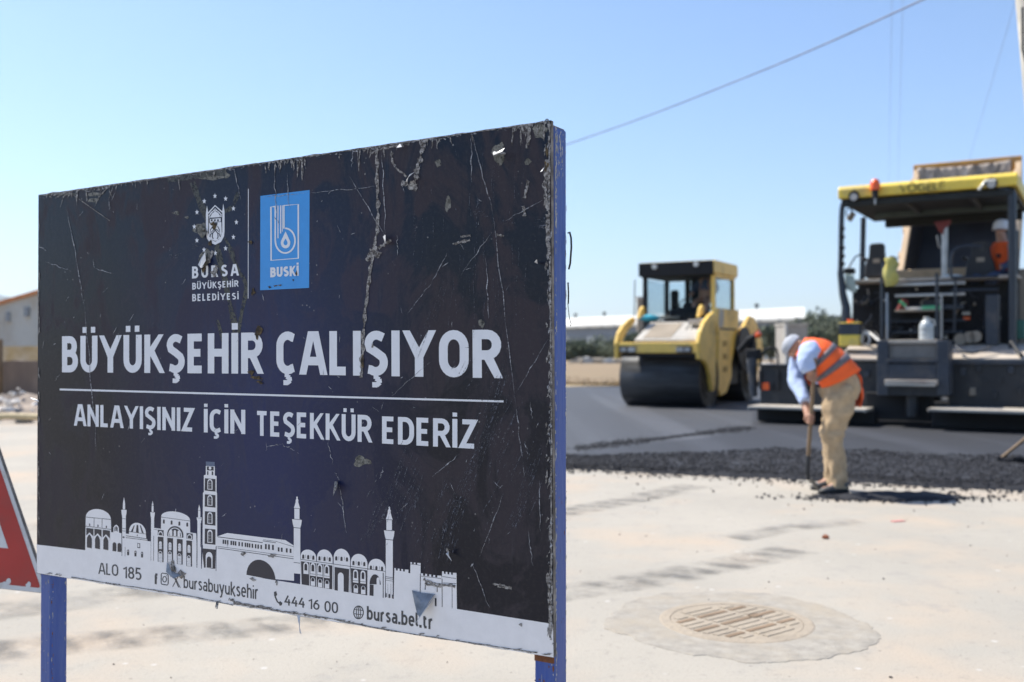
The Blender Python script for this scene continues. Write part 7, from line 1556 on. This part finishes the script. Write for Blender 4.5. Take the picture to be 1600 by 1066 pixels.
for j in range(ny + 1):
    for i in range(nx + 1):
        x, y = i / nx, j / ny; e = math.sin(math.pi * y) * min(1, (1 - x) * 4) * min(1, x * 3 + .4); vs.append((-10.5 + x * 4.6, 16.8 + y * 2.6, -.02 + e * (.34 + .28 * mnoise.noise(Vector((x * 5, y * 3, 4))) + .12 * mnoise.noise(Vector((x * 18, y * 9, 1))))))
for j in range(ny):
    for i in range(nx): a = j * (nx + 1) + i; fs.append((a, a + 1, a + nx + 2, a + nx + 1))
tag(hp.add(vs, fs, False).build('debris_heap', M_deb2), 'brown soil and rubble heap on the ground at the far left', 'heap', kind='stuff')
for px, py, s, m_, lab in ((8, 655, .30, M_deb, 'whitish rubble lump lowest at the left edge of the debris'), (22, 648, .26, M_deb, 'pale rubble lump in the middle of the debris heap'), (30, 640, .34, M_deb, 'largest pale slab on top of the left debris heap'), (6, 640, .30, M_deb, 'pale slab at the left edge on top of the debris heap'), (50, 652, .32, M_deb2, 'brown lump at the right end of the debris heap'), (38, 660, .16, M_deb, 'small pale lump low in front of the debris heap')):
    slab('rubble', lab, 'rubble', px, py, s, m_, (RND.uniform(-.4, .4), RND.uniform(-.3, .3), RND.uniform(0, 3)), (1.5, .9, .45))
p_ = ground(48, 655); o = tag(MB().ico((0, 0, 0), .13, 2, (1.3, 1, .8), True, .2).build('plastic_bag', mat('pink_bag', (.5, .16, .2), .6)), 'dark pink plastic bag on top of the left debris heap', 'bag'); o.location = (p_.x, p_.y + .9, .62)
p_ = ground(10, 662); o = tag(MB().tube([(-.7, 0, .05), (.0, .05, .12), (.8, 0, .10)], .05, 8).build('plank', mat('yellow_plank', (.60, .48, .28), .8)), 'yellowish plank lying in front of the left debris heap', 'plank'); o.location = (p_.x, p_.y, 0)
scr = [];
for _ in range(240):
    scr.append((RND.uniform(-10.2, -6.0), RND.uniform(16.9, 18.8), RND.uniform(.15, .5)))
rocks('rubble_bits', scr, M_deb, 'small pale bits of rubble strewn over the left debris heap', 'rubble', [RND.uniform(.03, .10) for _ in scr])

# ------------------------------------------------------------------ hazy air
HZ = MB().box(-6500, 6500, -320, 9300, -30, 700).build('haze', None); HZ['kind'] = 'stuff'; HZ['label'] = 'thin pale haze in the distance'; HZ.display_type = 'WIRE'
hm_ = bpy.data.materials.new('haze'); hm_.use_nodes = True; hm_.node_tree.nodes.clear(); _o = hm_.node_tree.nodes.new('ShaderNodeOutputMaterial'); _v = hm_.node_tree.nodes.new('ShaderNodeVolumePrincipled')
_v.inputs['Color'].default_value = (.85, .92, 1, 1); _v.inputs['Density'].default_value = .00008; _v.inputs['Anisotropy'].default_value = .2; hm_.node_tree.links.new(_v.outputs[0], _o.inputs['Volume']); HZ.data.materials.append(hm_)
SC.cycles.volume_bounces = 0; SC.cycles.volume_step_rate = 5; SC.cycles.volume_max_steps = 32
